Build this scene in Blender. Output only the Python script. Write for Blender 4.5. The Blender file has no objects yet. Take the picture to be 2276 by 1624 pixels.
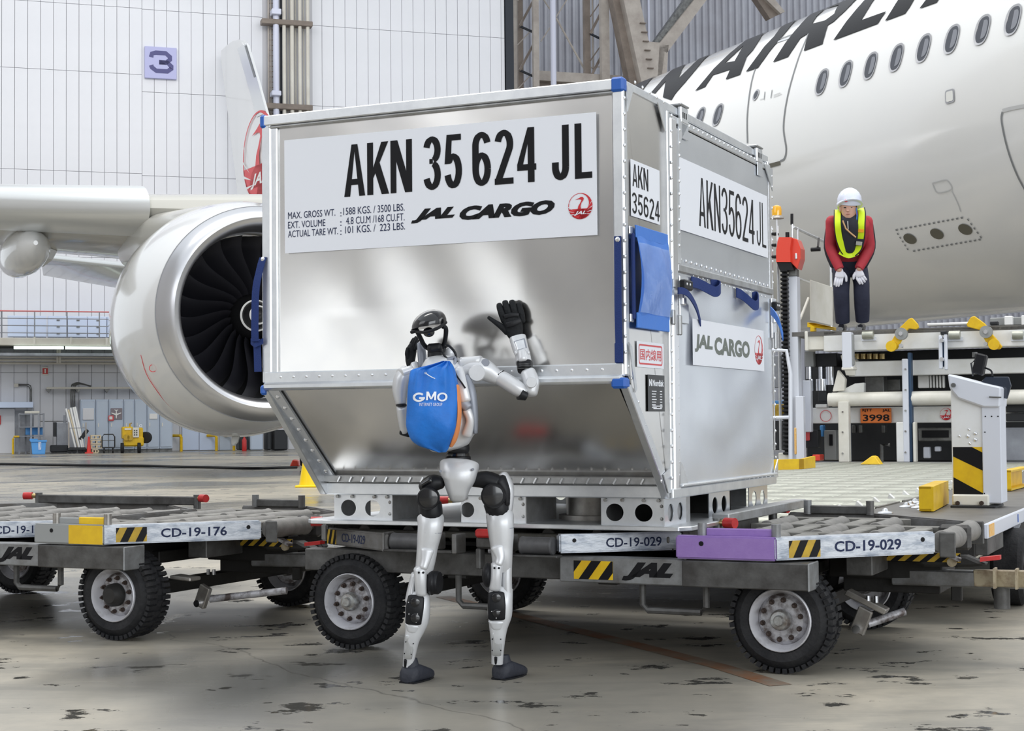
import bpy, bmesh, math, random
from mathutils import Vector, Matrix
from mathutils.geometry import tessellate_polygon
random.seed(7)
SC = bpy.context.scene
COL = SC.collection
V = Vector
# ------------------------------------------------------------------ camera
FPX, PIT, ROL, CH = 3521.0, math.radians(2.016), math.radians(0.524), 0.9307
_f = V((0, math.cos(PIT), math.sin(PIT))); _u = V((0, -math.sin(PIT), math.cos(PIT))); _r = V((1, 0, 0))
CR = math.cos(ROL) * _r - math.sin(ROL) * _u
CU = math.sin(ROL) * _r + math.cos(ROL) * _u
CO = V((0, 0, CH))
cam_d = bpy.data.cameras.new('camera'); cam = bpy.data.objects.new('camera', cam_d); COL.objects.link(cam)
cam_d.sensor_width = 36.0; cam_d.lens = FPX / 2276 * 36.0; cam_d.clip_end = 400
cam.matrix_world = Matrix(((CR.x, CU.x, -_f.x, CO.x), (CR.y, CU.y, -_f.y, CO.y), (CR.z, CU.z, -_f.z, CO.z), (0, 0, 0, 1)))
SC.camera = cam
# ------------------------------------------------------------------ light
w = bpy.data.worlds.new('daylight'); SC.world = w; w.use_nodes = True
nt = w.node_tree; bg = nt.nodes['Background']
bg.inputs[0].default_value = (0.90, 0.95, 1.0, 1); bg.inputs[1].default_value = 0.78
def area(name, loc, aim, sx, sy, power, col=(1, 1, 1)):
    d = bpy.data.lights.new(name, 'AREA'); d.shape = 'RECTANGLE'; d.size = sx; d.size_y = sy; d.energy = power; d.color = col
    o = bpy.data.objects.new(name, d); COL.objects.link(o); o.location = loc
    o.rotation_euler = (V(aim) - V(loc)).to_track_quat('-Z', 'Y').to_euler(); return o
area('hangar_lamp_row', (-4, 28, 21), (-4, 29, 0), 26, 2.0, 2200, (1, 0.97, 0.92))
area('hangar_lamp_row', (2, 12, 21), (2, 13, 0), 26, 2.0, 2000, (1, 0.97, 0.92))
area('hangar_door_daylight', (-29.6, -13, 1.9), (0, -13, 1.9), 13, 2.6, 130, (0.95, 0.98, 1.0))
area('hangar_front_daylight', (22, -28, 9), (2, 8, 1.5), 40, 12, 4500, (0.93, 0.97, 1.0))
area('back_wall_fill', (-8, 40, 19), (-8, 57, 6), 30, 5, 900, (1, 0.98, 0.96))  # unseen fill light, added only to brighten the white back wall
area('fuselage_side_fill', (-24, -4, 14), (8, 24, 4), 26, 10, 1300, (0.95, 0.97, 1.0))  # added fill for the fuselage side; the left wall is closed behind it
SC.view_settings.view_transform = 'Standard'; SC.view_settings.look = 'None'
SC.view_settings.exposure = 0.36; SC.view_settings.gamma = 1.0; SC.view_settings.use_curve_mapping = False
# ------------------------------------------------------------------ pixel -> point helpers (2276x1624 frame)
def ray(px, py): return _f + CR * ((px - 1138) / FPX) + CU * ((812 - py) / FPX)
def G(px, py, z=0.0):
    d = ray(px, py); return CO + d * ((z - CH) / d.z)
def P(px, py, D):
    d = ray(px, py); return CO + d * (D / d.y)
def onplane(px, py, p0, n):
    d = ray(px, py); return CO + d * ((V(p0) - CO).dot(n) / d.dot(n))
YAW = math.radians(25.0)
C0 = V((0.4035, 5.598, 0.0))
LM = Matrix.Translation(C0) @ Matrix.Rotation(-YAW, 4, 'Z')      # frame of the container and the carts
LI = LM.inverted()
def LP(px, py, v):                                                # point of the frame's plane y = v
    n = LM.to_3x3() @ V((0, 1, 0)); return LI @ onplane(px, py, LM @ V((0, v, 0)), n)
def LX(px, py, x):                                                # point of the frame's plane x = const
    n = LM.to_3x3() @ V((1, 0, 0)); return LI @ onplane(px, py, LM @ V((x, 0, 0)), n)
def LG(px, py, z): return LI @ G(px, py, z)
# ------------------------------------------------------------------ materials
def mat(name, col, rough=0.5, metal=0.0, col2=None, vs=3.0, vc=(0.35, 0.65), bump=0.0, bs=40.0, coat=0.0, stretch=None, alpha=1.0, spec=0.5, emit=None):
    m = bpy.data.materials.new(name); m.use_nodes = True; nt = m.node_tree; b = nt.nodes['Principled BSDF']
    b.inputs['Base Color'].default_value = (*col, 1); b.inputs['Roughness'].default_value = rough; b.inputs['Metallic'].default_value = metal
    b.inputs['Coat Weight'].default_value = coat; b.inputs['Coat Roughness'].default_value = 0.08
    b.inputs['Specular IOR Level'].default_value = spec
    if emit: b.inputs['Emission Color'].default_value = (*emit[:3], 1); b.inputs['Emission Strength'].default_value = emit[3]
    if alpha < 1: b.inputs['Alpha'].default_value = alpha
    if col2 or bump:
        tc = nt.nodes.new('ShaderNodeTexCoord'); src = tc.outputs['Object']
        if stretch:
            mp = nt.nodes.new('ShaderNodeMapping'); mp.inputs['Scale'].default_value = stretch
            nt.links.new(src, mp.inputs[0]); src = mp.outputs[0]
    if col2:
        n = nt.nodes.new('ShaderNodeTexNoise'); n.inputs['Scale'].default_value = vs; n.inputs['Detail'].default_value = 6; n.inputs['Roughness'].default_value = 0.65
        nt.links.new(src, n.inputs[0])
        r = nt.nodes.new('ShaderNodeMapRange'); r.inputs[1].default_value = vc[0]; r.inputs[2].default_value = vc[1]
        nt.links.new(n.outputs[0], r.inputs[0])
        mx = nt.nodes.new('ShaderNodeMix'); mx.data_type = 'RGBA'
        mx.inputs['A'].default_value = (*col, 1); mx.inputs['B'].default_value = (*col2, 1)
        nt.links.new(r.outputs[0], mx.inputs['Factor']); nt.links.new(mx.outputs['Result'], b.inputs['Base Color'])
    if bump:
        n = nt.nodes.new('ShaderNodeTexNoise'); n.inputs['Scale'].default_value = bs; n.inputs['Detail'].default_value = 4
        nt.links.new(src, n.inputs[0]); bp = nt.nodes.new('ShaderNodeBump'); bp.inputs['Strength'].default_value = bump; bp.inputs['Distance'].default_value = 0.01
        nt.links.new(n.outputs[0], bp.inputs['Height']); nt.links.new(bp.outputs[0], b.inputs['Normal'])
    return m
M = dict(
    alu=mat('brushed_aluminium', (0.80, 0.785, 0.76), 0.22, 1.0, bump=0.03, bs=3.0, col2=(0.74, 0.73, 0.72), vs=4),
    alu_side=mat('aluminium_sheet', (0.78, 0.81, 0.86), 0.24, 0.72, bump=0.06, bs=2.2, col2=(0.70, 0.73, 0.78), vs=3),
    rail=mat('extruded_aluminium', (0.80, 0.82, 0.84), 0.36, 0.85, col2=(0.68, 0.70, 0.73), vs=9),
    raild=mat('dull_aluminium', (0.52, 0.53, 0.54), 0.42, 0.8, col2=(0.38, 0.38, 0.38), vs=12),
    rivet=mat('rivet_metal', (0.86, 0.87, 0.9), 0.25, 0.9),
    whitesheet=mat('white_vinyl', (0.84, 0.86, 0.92), 0.45),
    ink=mat('black_ink', (0.008, 0.008, 0.010), 0.5, spec=0.2),
    navyink=mat('dark_blue_ink', (0.02, 0.03, 0.08), 0.5, spec=0.2),
    greyink=mat('grey_green_ink', (0.16, 0.18, 0.16), 0.5),
    redink=mat('red_ink', (0.62, 0.02, 0.03), 0.45),
    redfaded=mat('faded_red_print', (0.66, 0.09, 0.10), 0.5),
    bluecap=mat('blue_plastic', (0.02, 0.12, 0.50), 0.4),
    strap=mat('navy_webbing', (0.010, 0.032, 0.16), 0.75, bump=0.3, bs=300),
    pocket=mat('blue_pocket_cloth', (0.05, 0.20, 0.66), 0.45, bump=0.3, bs=20),
    pvc=mat('clear_plastic_film', (0.45, 0.62, 0.95), 0.06, alpha=0.35, bump=0.8, bs=12, spec=0.9),
    blackplate=mat('black_plate', (0.02, 0.022, 0.025), 0.35),
    black=mat('black_plastic', (0.010, 0.0105, 0.013), 0.42, spec=0.3, bump=0.1, bs=30),
    gloss=mat('gloss_black', (0.008, 0.008, 0.010), 0.16, coat=0.6),
    glove=mat('black_rubber_glove', (0.009, 0.010, 0.012), 0.6, spec=0.25, bump=0.3, bs=120),
    rsilver=mat('silver_paint', (0.74, 0.75, 0.77), 0.34, 0.25, coat=0.25, col2=(0.68, 0.69, 0.71), vs=8),
    rgrey=mat('grey_paint', (0.30, 0.32, 0.37), 0.4, 0.3),
    shoe=mat('dark_foot_rubber', (0.025, 0.028, 0.04), 0.6, bump=0.3, bs=60),
    bag=mat('blue_nylon', (0.012, 0.20, 0.72), 0.55, bump=0.35, bs=28, col2=(0.01, 0.15, 0.56), vs=9),
    orange=mat('orange_nylon', (0.85, 0.30, 0.10), 0.55),
    whiteprint=mat('white_print', (0.88, 0.9, 0.95), 0.5),
    tyre=mat('tyre_rubber', (0.012, 0.0125, 0.015), 0.75, spec=0.3, bump=0.35, bs=80, col2=(0.028, 0.028, 0.03), vs=14),
    rim=mat('worn_grey_rim', (0.50, 0.50, 0.53), 0.45, 0.3, col2=(0.10, 0.08, 0.075), vs=16, vc=(0.44, 0.62)),
    rimw=mat('pale_worn_rim', (0.68, 0.68, 0.72), 0.4, 0.2, col2=(0.40, 0.39, 0.40), vs=12, vc=(0.5, 0.7)),
    hub=mat('dusty_hub_metal', (0.48, 0.50, 0.50), 0.35, 0.7, col2=(0.2, 0.17, 0.15), vs=30),
    rust=mat('rusty_bolt', (0.06, 0.042, 0.036), 0.6, 0.4),
    frame=mat('galvanised_frame', (0.14, 0.14, 0.138), 0.5, 0.4, col2=(0.055, 0.052, 0.050), vs=6, bump=0.2, bs=30),
    framel=mat('galvanised_frame_light', (0.30, 0.31, 0.32), 0.45, 0.45, col2=(0.14, 0.135, 0.13), vs=7, bump=0.15, bs=30),
    dark=mat('greasy_black_steel', (0.02, 0.019, 0.018), 0.6, 0.2, bump=0.4, bs=20),
    railw=mat('worn_white_rail', (0.60, 0.63, 0.68), 0.42, 0.35, col2=(0.27, 0.31, 0.38), vs=12, vc=(0.45, 0.68), bump=0.1, bs=60, stretch=(1, 1, 3)),
    railx=mat('scuffed_grey_rail', (0.24, 0.24, 0.24), 0.5, 0.35, col2=(0.14, 0.13, 0.12), vs=9),
    deck=mat('dusty_deck_plate', (0.30, 0.29, 0.265), 0.55, 0.3, col2=(0.19, 0.185, 0.17), vs=10),
    roller=mat('dusty_roller', (0.26, 0.25, 0.235), 0.6, 0.15, col2=(0.19, 0.185, 0.175), vs=16, bump=0.1, bs=60),
    rollerd=mat('dark_roller', (0.13, 0.13, 0.135), 0.5, 0.2, col2=(0.085, 0.085, 0.09), vs=16),
    purple=mat('purple_paint', (0.28, 0.165, 0.46), 0.45, col2=(0.31, 0.19, 0.49), vs=20, bump=0.1, bs=80),
    yellow=mat('yellow_paint', (0.84, 0.55, 0.01), 0.42, col2=(0.72, 0.44, 0.01), vs=10),
    ydirty=mat('worn_yellow_tape', (0.62, 0.40, 0.02), 0.5, col2=(0.45, 0.28, 0.03), vs=18),
    greyp=mat('grey_paint_block', (0.30, 0.31, 0.31), 0.5),
    red=mat('red_paint', (0.62, 0.03, 0.03), 0.4, col2=(0.45, 0.02, 0.02), vs=20),
    redg=mat('gloss_red', (0.80, 0.06, 0.03), 0.3, coat=0.4),
    cream=mat('worn_cream_paint', (0.42, 0.36, 0.25), 0.5, col2=(0.26, 0.20, 0.13), vs=14, vc=(0.45, 0.6), bump=0.2, bs=50),
    steel=mat('zinc_steel', (0.42, 0.40, 0.37), 0.38, 0.7, col2=(0.30, 0.28, 0.26), vs=20),
    chrome=mat('chrome_pin', (0.75, 0.77, 0.82), 0.2, 1.0),
    white=mat('loader_white_paint', (0.84, 0.85, 0.86), 0.4, col2=(0.72, 0.72, 0.68), vs=3, vc=(0.4, 0.75)),
    whitec=mat('cream_white_paint', (0.84, 0.82, 0.76), 0.4, col2=(0.72, 0.70, 0.62), vs=3),
    whiteb=mat('column_white_paint', (0.72, 0.75, 0.83), 0.35),
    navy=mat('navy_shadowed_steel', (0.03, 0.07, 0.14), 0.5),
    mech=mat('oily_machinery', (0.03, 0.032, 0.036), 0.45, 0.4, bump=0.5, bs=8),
    mechg=mat('grey_machinery', (0.22, 0.225, 0.22), 0.4, 0.5, col2=(0.10, 0.10, 0.10), vs=6),
    brass=mat('brass_fitting', (0.55, 0.42, 0.20), 0.3, 0.9),
    orplate=mat('orange_number_plate', (0.80, 0.20, 0.035), 0.5),
    orsticker=mat('orange_sticker', (0.85, 0.42, 0.05), 0.5, col2=(0.85, 0.6, 0.3), vs=60),
    rollm=mat('metal_roller_deck', (0.50, 0.51, 0.45), 0.42, 0.6, col2=(0.36, 0.37, 0.32), vs=6, bump=0.2, bs=14),
    rollm2=mat('metal_roller_deck_dull', (0.36, 0.365, 0.32), 0.5, 0.5, col2=(0.27, 0.275, 0.24), vs=6, bump=0.2, bs=14),
    plate=mat('dusty_floor_plate', (0.17, 0.165, 0.155), 0.5, 0.3, col2=(0.13, 0.125, 0.12), vs=5),
    acwhite=mat('aircraft_white', (0.75, 0.76, 0.76), 0.16, coat=1.0, col2=(0.73, 0.74, 0.75), vs=0.4),
    acwhite2=mat('aircraft_lower_white', (0.72, 0.73, 0.71), 0.2, coat=0.8),
    acblack=mat('aircraft_black_lettering', (0.008, 0.008, 0.010), 0.35, spec=0.12),
    acgrey=mat('wing_grey', (0.42, 0.42, 0.39), 0.25, coat=0.5),
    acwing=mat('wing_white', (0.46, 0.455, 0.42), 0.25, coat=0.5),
    acline=mat('panel_line', (0.20, 0.21, 0.22), 0.4),
    acline2=mat('faint_panel_line', (0.50, 0.51, 0.52), 0.35),
    slat=mat('polished_leading_edge', (0.78, 0.80, 0.80), 0.30, 0.75),
    lip=mat('bare_metal_intake_lip', (0.66, 0.67, 0.70), 0.30, 0.95),
    fan=mat('fan_blade_carbon', (0.028, 0.028, 0.036), 0.33, 0.3),
    fanhub=mat('spinner_black', (0.008, 0.008, 0.009), 0.3),
    pane=mat('cabin_window_pane', (0.05, 0.055, 0.07), 0.15),
    paneb=mat('cabin_window_blind', (0.17, 0.18, 0.21), 0.3),
    winrim=mat('window_rim', (0.36, 0.37, 0.40), 0.35),
    olive=mat('dark_olive_port', (0.10, 0.095, 0.07), 0.4),
    wallp=mat('wall_panel_white', (0.74, 0.75, 0.79), 0.55, col2=(0.70, 0.71, 0.75), vs=0.5),
    wallside=mat('grey_hangar_wall', (0.46, 0.44, 0.43), 0.7),
    walljoint=mat('wall_joint_grey', (0.46, 0.46, 0.49), 0.7),
    wallgap=mat('wall_dirty_strip', (0.50, 0.50, 0.53), 0.7),
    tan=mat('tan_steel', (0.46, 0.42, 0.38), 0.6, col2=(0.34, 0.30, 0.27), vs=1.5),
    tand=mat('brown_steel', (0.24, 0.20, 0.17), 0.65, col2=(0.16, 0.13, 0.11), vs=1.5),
    corr=mat('corrugated_sheet', (0.44, 0.45, 0.50), 0.45, 0.2, col2=(0.36, 0.36, 0.40), vs=0.6),
    corrd=mat('corrugated_sheet_dark', (0.30, 0.30, 0.33), 0.45, 0.2, col2=(0.22, 0.22, 0.25), vs=0.6),
    pipe=mat('lilac_pipe', (0.60, 0.62, 0.74), 0.4),
    pipec=mat('cream_pipe', (0.62, 0.60, 0.54), 0.5, col2=(0.54, 0.51, 0.45), vs=1.0),
    darkgap=mat('dark_gap', (0.015, 0.02, 0.03), 0.6),
    signbase=mat('lilac_sign', (0.40, 0.41, 0.66), 0.4),
    signink=mat('purple_blue_figure', (0.035, 0.035, 0.17), 0.4),
    lockerb=mat('pale_blue_cabinet', (0.50, 0.58, 0.70), 0.4, col2=(0.53, 0.61, 0.73), vs=1),
    lockerw=mat('white_blue_door', (0.62, 0.72, 0.92), 0.4),
    greysteel=mat('grey_equipment', (0.34, 0.36, 0.40), 0.5, col2=(0.22, 0.23, 0.26), vs=2),
    bluebox=mat('blue_crate_plastic', (0.10, 0.36, 0.80), 0.45),
    wood=mat('pale_wood', (0.70, 0.60, 0.42), 0.6),
    paperw=mat('white_paper_roll', (0.85, 0.85, 0.84), 0.5),
    brownsign=mat('grey_brown_poster', (0.24, 0.21, 0.24), 0.5),
    glass=mat('dark_glass', (0.02, 0.03, 0.05), 0.05, coat=1.0),
    skin=mat('skin', (0.62, 0.36, 0.27), 0.5), hair=mat('dark_hair', (0.015, 0.013, 0.012), 0.5),
    lips=mat('lips', (0.45, 0.18, 0.15), 0.5),
    helmet=mat('white_helmet', (0.74, 0.78, 0.92), 0.25, coat=0.5),
    jacket=mat('red_jacket', (0.50, 0.035, 0.055), 0.7, bump=0.4, bs=14, col2=(0.40, 0.03, 0.045), vs=6),
    innershirt=mat('black_shirt', (0.015, 0.017, 0.028), 0.7, bump=0.3, bs=14),
    hivis=mat('hi_vis_yellow', (0.72, 0.95, 0.01), 0.5, emit=None), hvorange=mat('hi_vis_orange', (0.95, 0.42, 0.02), 0.5),
    trousers=mat('navy_trousers', (0.016, 0.019, 0.042), 0.8, bump=1.0, bs=7, col2=(0.026, 0.03, 0.06), vs=8),
    wglove=mat('white_cotton_glove', (0.80, 0.80, 0.88), 0.7),
    leather=mat('black_leather', (0.015, 0.015, 0.017), 0.25, coat=0.3),
    lanyard=mat('tan_lanyard', (0.70, 0.42, 0.22), 0.6),
    amber=mat('amber_beacon', (0.95, 0.48, 0.01), 0.15, coat=1.0),
    cone=mat('yellow_cone', (0.95, 0.66, 0.0), 0.4), redcone=mat('red_cone', (0.75, 0.05, 0.04), 0.4),
    tube=mat('lit_tube', (0.85, 0.95, 0.9), 0.3, emit=(0.85, 1.0, 0.92, 1.2)),
    linered=mat('faded_red_floor_line', (0.30, 0.13, 0.06), 0.45, col2=(0.27, 0.22, 0.17), vs=5, vc=(0.38, 0.62)),
    rail_red=mat('red_handrail', (0.60, 0.15, 0.15), 0.5),
)
# ------------------------------------------------------------------ object helpers
IM = {}
class Frame:
    m = Matrix.Identity(4)
def use(m=None): Frame.m = m.copy() if m is not None else Matrix.Identity(4)
def thing(name, label, cat, loc, rotz=0.0, group=None, inframe=True):
    o = bpy.data.objects.new(name, None); COL.objects.link(o); o.empty_display_size = 0.1
    m = (Frame.m if inframe else Matrix.Identity(4)) @ Matrix.Translation(V(loc)) @ Matrix.Rotation(rotz, 4, 'Z')
    o.location = m.to_translation(); o.rotation_euler = m.to_euler()
    IM[o.name] = m.inverted(); o['label'] = label; o['category'] = cat
    if group: o['group'] = group
    return o
def tag(o, label=None, cat=None, group=None, kind=None):
    if label: o['label'] = label
    if cat: o['category'] = cat
    if group: o['group'] = group
    if kind: o['kind'] = kind
    return o
def kids(o): return [c for c in list(SC.objects) if c.parent == o]
def copy_tree(o, parent=None, keep=True):
    c = o.copy(); COL.objects.link(c); c.parent = parent
    for ch in kids(o): copy_tree(ch, c)
    return c
def perp(t):
    t = t.normalized(); a = V((0, 0, 1)) if abs(t.z) < 0.9 else V((1, 0, 0))
    s = t.cross(a).normalized(); return s, s.cross(t).normalized()
def sgnp(x, e): return math.copysign(abs(x) ** e, x)
def cring(c, U, W, n=16, e=2.0):
    return [c + U * sgnp(math.cos(2 * math.pi * k / n), 2 / e) + W * sgnp(math.sin(2 * math.pi * k / n), 2 / e) for k in range(n)]
class MB:
    def __init__(s): s.v = []; s.f = []
    def add(s, vs, fs):
        o = len(s.v); s.v += [V(p) for p in vs]; s.f += [tuple(i + o for i in f) for f in fs]; return s
    def box(s, x0, x1, y0, y1, z0, z1):
        return s.add([(x0, y0, z0), (x1, y0, z0), (x1, y1, z0), (x0, y1, z0), (x0, y0, z1), (x1, y0, z1), (x1, y1, z1), (x0, y1, z1)],
                     [(0, 3, 2, 1), (4, 5, 6, 7), (0, 1, 5, 4), (1, 2, 6, 5), (2, 3, 7, 6), (3, 0, 4, 7)])
    def obox(s, c, a, b, d):
        c, a, b, d = map(V, (c, a, b, d))
        return s.add([c - a - b - d, c + a - b - d, c + a + b - d, c - a + b - d, c - a - b + d, c + a - b + d, c + a + b + d, c - a + b + d],
                     [(0, 3, 2, 1), (4, 5, 6, 7), (0, 1, 5, 4), (1, 2, 6, 5), (2, 3, 7, 6), (3, 0, 4, 7)])
    def bar(s, p, q, w, h=None, up=(0, 0, 1)):
        p, q = V(p), V(q); h = w if h is None else h; t = (q - p); L = t.length / 2; t.normalize(); up = V(up)
        if abs(t.dot(up)) > 0.98: up = V((0, 1, 0))
        sd = t.cross(up).normalized(); u = sd.cross(t).normalized()
        return s.obox((p + q) / 2, t * L, sd * (w / 2), u * (h / 2))
    def loft(s, rings, caps=True, close=False):
        n = len(rings[0]); vs = [p for r in rings for p in r]; fs = []
        m = len(rings)
        for i in range(m if close else m - 1):
            j = (i + 1) % m
            for k in range(n):
                l = (k + 1) % n; fs.append((i * n + k, i * n + l, j * n + l, j * n + k))
        if caps and not close: fs.append(tuple(range(n))[::-1]); fs.append(tuple((m - 1) * n + k for k in range(n)))
        return s.add(vs, fs)
    def cyl(s, p, q, r, r2=None, n=14, caps=True):
        p, q = V(p), V(q); r2 = r if r2 is None else r2; a, b = perp(q - p)
        return s.loft([cring(p, a * r, b * r, n), cring(q, a * r2, b * r2, n)], caps)
    def tube(s, pts, r, n=8):
        pts = [V(p) for p in pts]; R = []
        for i, p in enumerate(pts):
            t = (pts[min(i + 1, len(pts) - 1)] - pts[max(i - 1, 0)]); a, b = perp(t)
            rr = r[i] if isinstance(r, (list, tuple)) else r
            R.append(cring(p, a * rr, b * rr, n))
        return s.loft(R)
    def ribbon(s, pts, wv, th=0.002):
        wv = V(wv); R = []
        for i, p in enumerate(pts):
            p = V(p); t = V(pts[min(i + 1, len(pts) - 1)]) - V(pts[max(i - 1, 0)]); nn = t.cross(wv).normalized() * th
            R.append([p - wv - nn, p + wv - nn, p + wv + nn, p - wv + nn])
        return s.loft(R)
    def lathe(s, o, ax, prof, n=32, close=False):
        o, ax = V(o), V(ax).normalized(); a, b = perp(ax)
        return s.loft([cring(o + ax * t, a * r, b * r, n) for t, r in prof], caps=not close, close=close)
    def sphere(s, c, r, nu=16, nv=10, ax=None):
        r = (r, r, r) if not isinstance(r, (tuple, list)) else r; c = V(c)
        A = [V((1, 0, 0)), V((0, 1, 0)), V((0, 0, 1))] if ax is None else [V(x).normalized() for x in ax]
        R = []
        for i in range(nv + 1):
            th = math.pi * min(max(i / nv, 0.01), 0.99)
            R.append(cring(c - A[2] * r[2] * math.cos(th), A[0] * r[0] * math.sin(th), A[1] * r[1] * math.sin(th), nu))
        return s.loft(R)
    def dome(s, c, nrm, r, h, n=8):
        c, nrm = V(c), V(nrm).normalized(); a, b = perp(nrm)
        return s.loft([cring(c, a * r, b * r, n), cring(c + nrm * h * 0.7, a * r * 0.7, b * r * 0.7, n), cring(c + nrm * h, a * r * 0.2, b * r * 0.2, n)])
    def prism(s, poly, ext):
        ext = V(ext); n = len(poly); poly = [V(p) for p in poly]
        fs = [tuple(range(n))[::-1], tuple(range(n, 2 * n))] + [(k, (k + 1) % n, n + (k + 1) % n, n + k) for k in range(n)]
        return s.add(poly + [p + ext for p in poly], fs)
    def plate(s, outer, holes, fmap, ext):
        loops = [[V((x, y, 0)) for x, y in outer]] + [[V((x, y, 0)) for x, y in h] for h in holes]
        tri = tessellate_polygon(loops); flat = [p for l in loops for p in l]; n = len(flat); ext = V(ext)
        a = [V(fmap(p.x, p.y)) for p in flat]; fs = [tuple(t) for t in tri] + [tuple(i + n for i in t)[::-1] for t in tri]
        o = 0
        for l in loops:
            m = len(l); fs += [(o + k, o + (k + 1) % m, n + o + (k + 1) % m, n + o + k) for k in range(m)]; o += m
        return s.add(a + [p + ext for p in a], fs)
    def grid(s, fn, nu, nv):
        vs = [fn(i / nu, j / nv) for j in range(nv + 1) for i in range(nu + 1)]
        fs = [(j * (nu + 1) + i, j * (nu + 1) + i + 1, (j + 1) * (nu + 1) + i + 1, (j + 1) * (nu + 1) + i) for j in range(nv) for i in range(nu)]
        return s.add(vs, fs)
    def build(s, name, m, parent=None, smooth=False, bevel=0.0, kind=None, recalc=True, label=None, seg=1):
        F = Frame.m; I = IM.get(parent.name) if parent else None; T = (I @ F) if I is not None else F
        me = bpy.data.meshes.new(name); me.from_pydata([T @ p for p in s.v], [], s.f)
        bm = bmesh.new(); bm.from_mesh(me)
        if recalc: bmesh.ops.recalc_face_normals(bm, faces=bm.faces)
        if bevel:
            es = [e for e in bm.edges if e.is_manifold and e.calc_face_angle(0) > 0.5]
            if es: bmesh.ops.bevel(bm, geom=es, offset=bevel, segments=seg, affect='EDGES', clamp_overlap=True)
        bm.to_mesh(me); bm.free()
        if smooth:
            me.polygons.foreach_set('use_smooth', [True] * len(me.polygons))
            me.set_sharp_from_angle(angle=math.radians(smooth if smooth is not True else 40))
        me.materials.append(M[m] if isinstance(m, str) else m)
        o = bpy.data.objects.new(name, me); COL.objects.link(o)
        if parent: o.parent = parent; IM[o.name] = I
        else: IM[o.name] = Matrix.Identity(4)
        if kind: o['kind'] = kind
        if label: o['label'] = label
        return o
def circ(x, y, r, n=20, ry=None):
    ry = r if ry is None else ry
    return [(x + r * math.cos(2 * math.pi * k / n), y + ry * math.sin(2 * math.pi * k / n)) for k in range(n)]
def rrect(x0, x1, y0, y1, r, n=5):
    out = []
    for cx, cy, a in ((x1 - r, y1 - r, 0), (x0 + r, y1 - r, 90), (x0 + r, y0 + r, 180), (x1 - r, y0 + r, 270)):
        for k in range(n + 1):
            t = math.radians(a + 90 * k / n); out.append((cx + r * math.cos(t), cy + r * math.sin(t)))
    return out
def catmull(pts, sub):
    out = []
    n = len(pts)
    for i in range(n - 1):
        p0, p1, p2, p3 = pts[max(i - 1, 0)], pts[i], pts[i + 1], pts[min(i + 2, n - 1)]
        for k in range(sub):
            t = k / sub
            out.append([0.5 * (2 * b + (c - a) * t + (2 * a - 5 * b + 4 * c - d) * t * t + (3 * b - a - 3 * c + d) * t ** 3) for a, b, c, d in zip(p0, p1, p2, p3)])
    out.append(list(pts[-1])); return out
def limb(mb, pts, sub=4, n=16, e=2.3, round0=0.5, round1=0.5):
    """pts: (px, py, depth, half width in px, half thickness in m): a tapering limb with its own depth"""
    q = catmull(pts, sub); C = [P(a[0], a[1], a[2]) for a in q]; rings = []
    def mk(c, t, wd, hd):
        vd = (c - CO).normalized(); S = t.cross(vd).normalized(); W = S.cross(t).normalized()
        return cring(c, S * wd, W * hd, n, e)
    T = [(C[min(i + 1, len(C) - 1)] - C[max(i - 1, 0)]).normalized() for i in range(len(C))]
    W = [a[3] * a[2] / FPX for a in q]; Hd = [a[4] for a in q]
    if round0:
        L = min(W[0], Hd[0]) * round0
        for k in (0.12, 0.55, 0.85): rings.append(mk(C[0] - T[0] * L * math.sqrt(1 - k * k), T[0], W[0] * k, Hd[0] * k))
    for i in range(len(C)): rings.append(mk(C[i], T[i], W[i], Hd[i]))
    if round1:
        L = min(W[-1], Hd[-1]) * round1
        for k in (0.85, 0.55, 0.12): rings.append(mk(C[-1] + T[-1] * L * math.sqrt(1 - k * k), T[-1], W[-1] * k, Hd[-1] * k))
    return mb.loft(rings)
def fmapper(o, ex, ey, off=0.0):
    o, ex, ey = V(o), V(ex), V(ey); n = ex.cross(ey).normalized()
    return lambda x, y, d=0.0: o + ex * x + ey * y + n * (off + d)
def text(s, fm, w, h, m, parent, name='lettering', bold=0.0, shear=0.0, fine=0.0, label=None, space=1.0, kind=None, res=3):
    cu = bpy.data.curves.new('t', 'FONT'); cu.body = s; cu.size = 1; cu.offset = bold; cu.shear = shear; cu.resolution_u = res
    cu.space_character = space
    to = bpy.data.objects.new('t', cu); COL.objects.link(to); bpy.context.view_layer.update()
    me0 = bpy.data.meshes.new_from_object(to.evaluated_get(bpy.context.evaluated_depsgraph_get()))
    bpy.data.objects.remove(to); bpy.data.curves.remove(cu)
    bm = bmesh.new(); bm.from_mesh(me0); bpy.data.meshes.remove(me0)
    bmesh.ops.remove_doubles(bm, verts=bm.verts, dist=1e-5)
    xs = [v.co.x for v in bm.verts]; ys = [v.co.y for v in bm.verts]; x0, x1, y0, y1 = min(xs), max(xs), min(ys), max(ys)
    for v in bm.verts: v.co = V(((v.co.x - x0) / (x1 - x0) * w, (v.co.y - y0) / (y1 - y0) * h, 0))
    if fine:
        bmesh.ops.triangulate(bm, faces=bm.faces)
        for _ in range(5):
            es = [e for e in bm.edges if e.calc_length() > fine]
            if not es: break
            bmesh.ops.subdivide_edges(bm, edges=es, cuts=1, use_grid_fill=False); bmesh.ops.triangulate(bm, faces=bm.faces)
    vs = [fm(v.co.x, v.co.y) for v in bm.verts]; bm.verts.index_update(); fs = [tuple(v.index for v in f.verts) for f in bm.faces]; bm.free()
    mb = MB(); mb.add(vs, fs); o = mb.build(name, m, parent, recalc=False, label=label, kind=kind)
    return o
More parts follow.
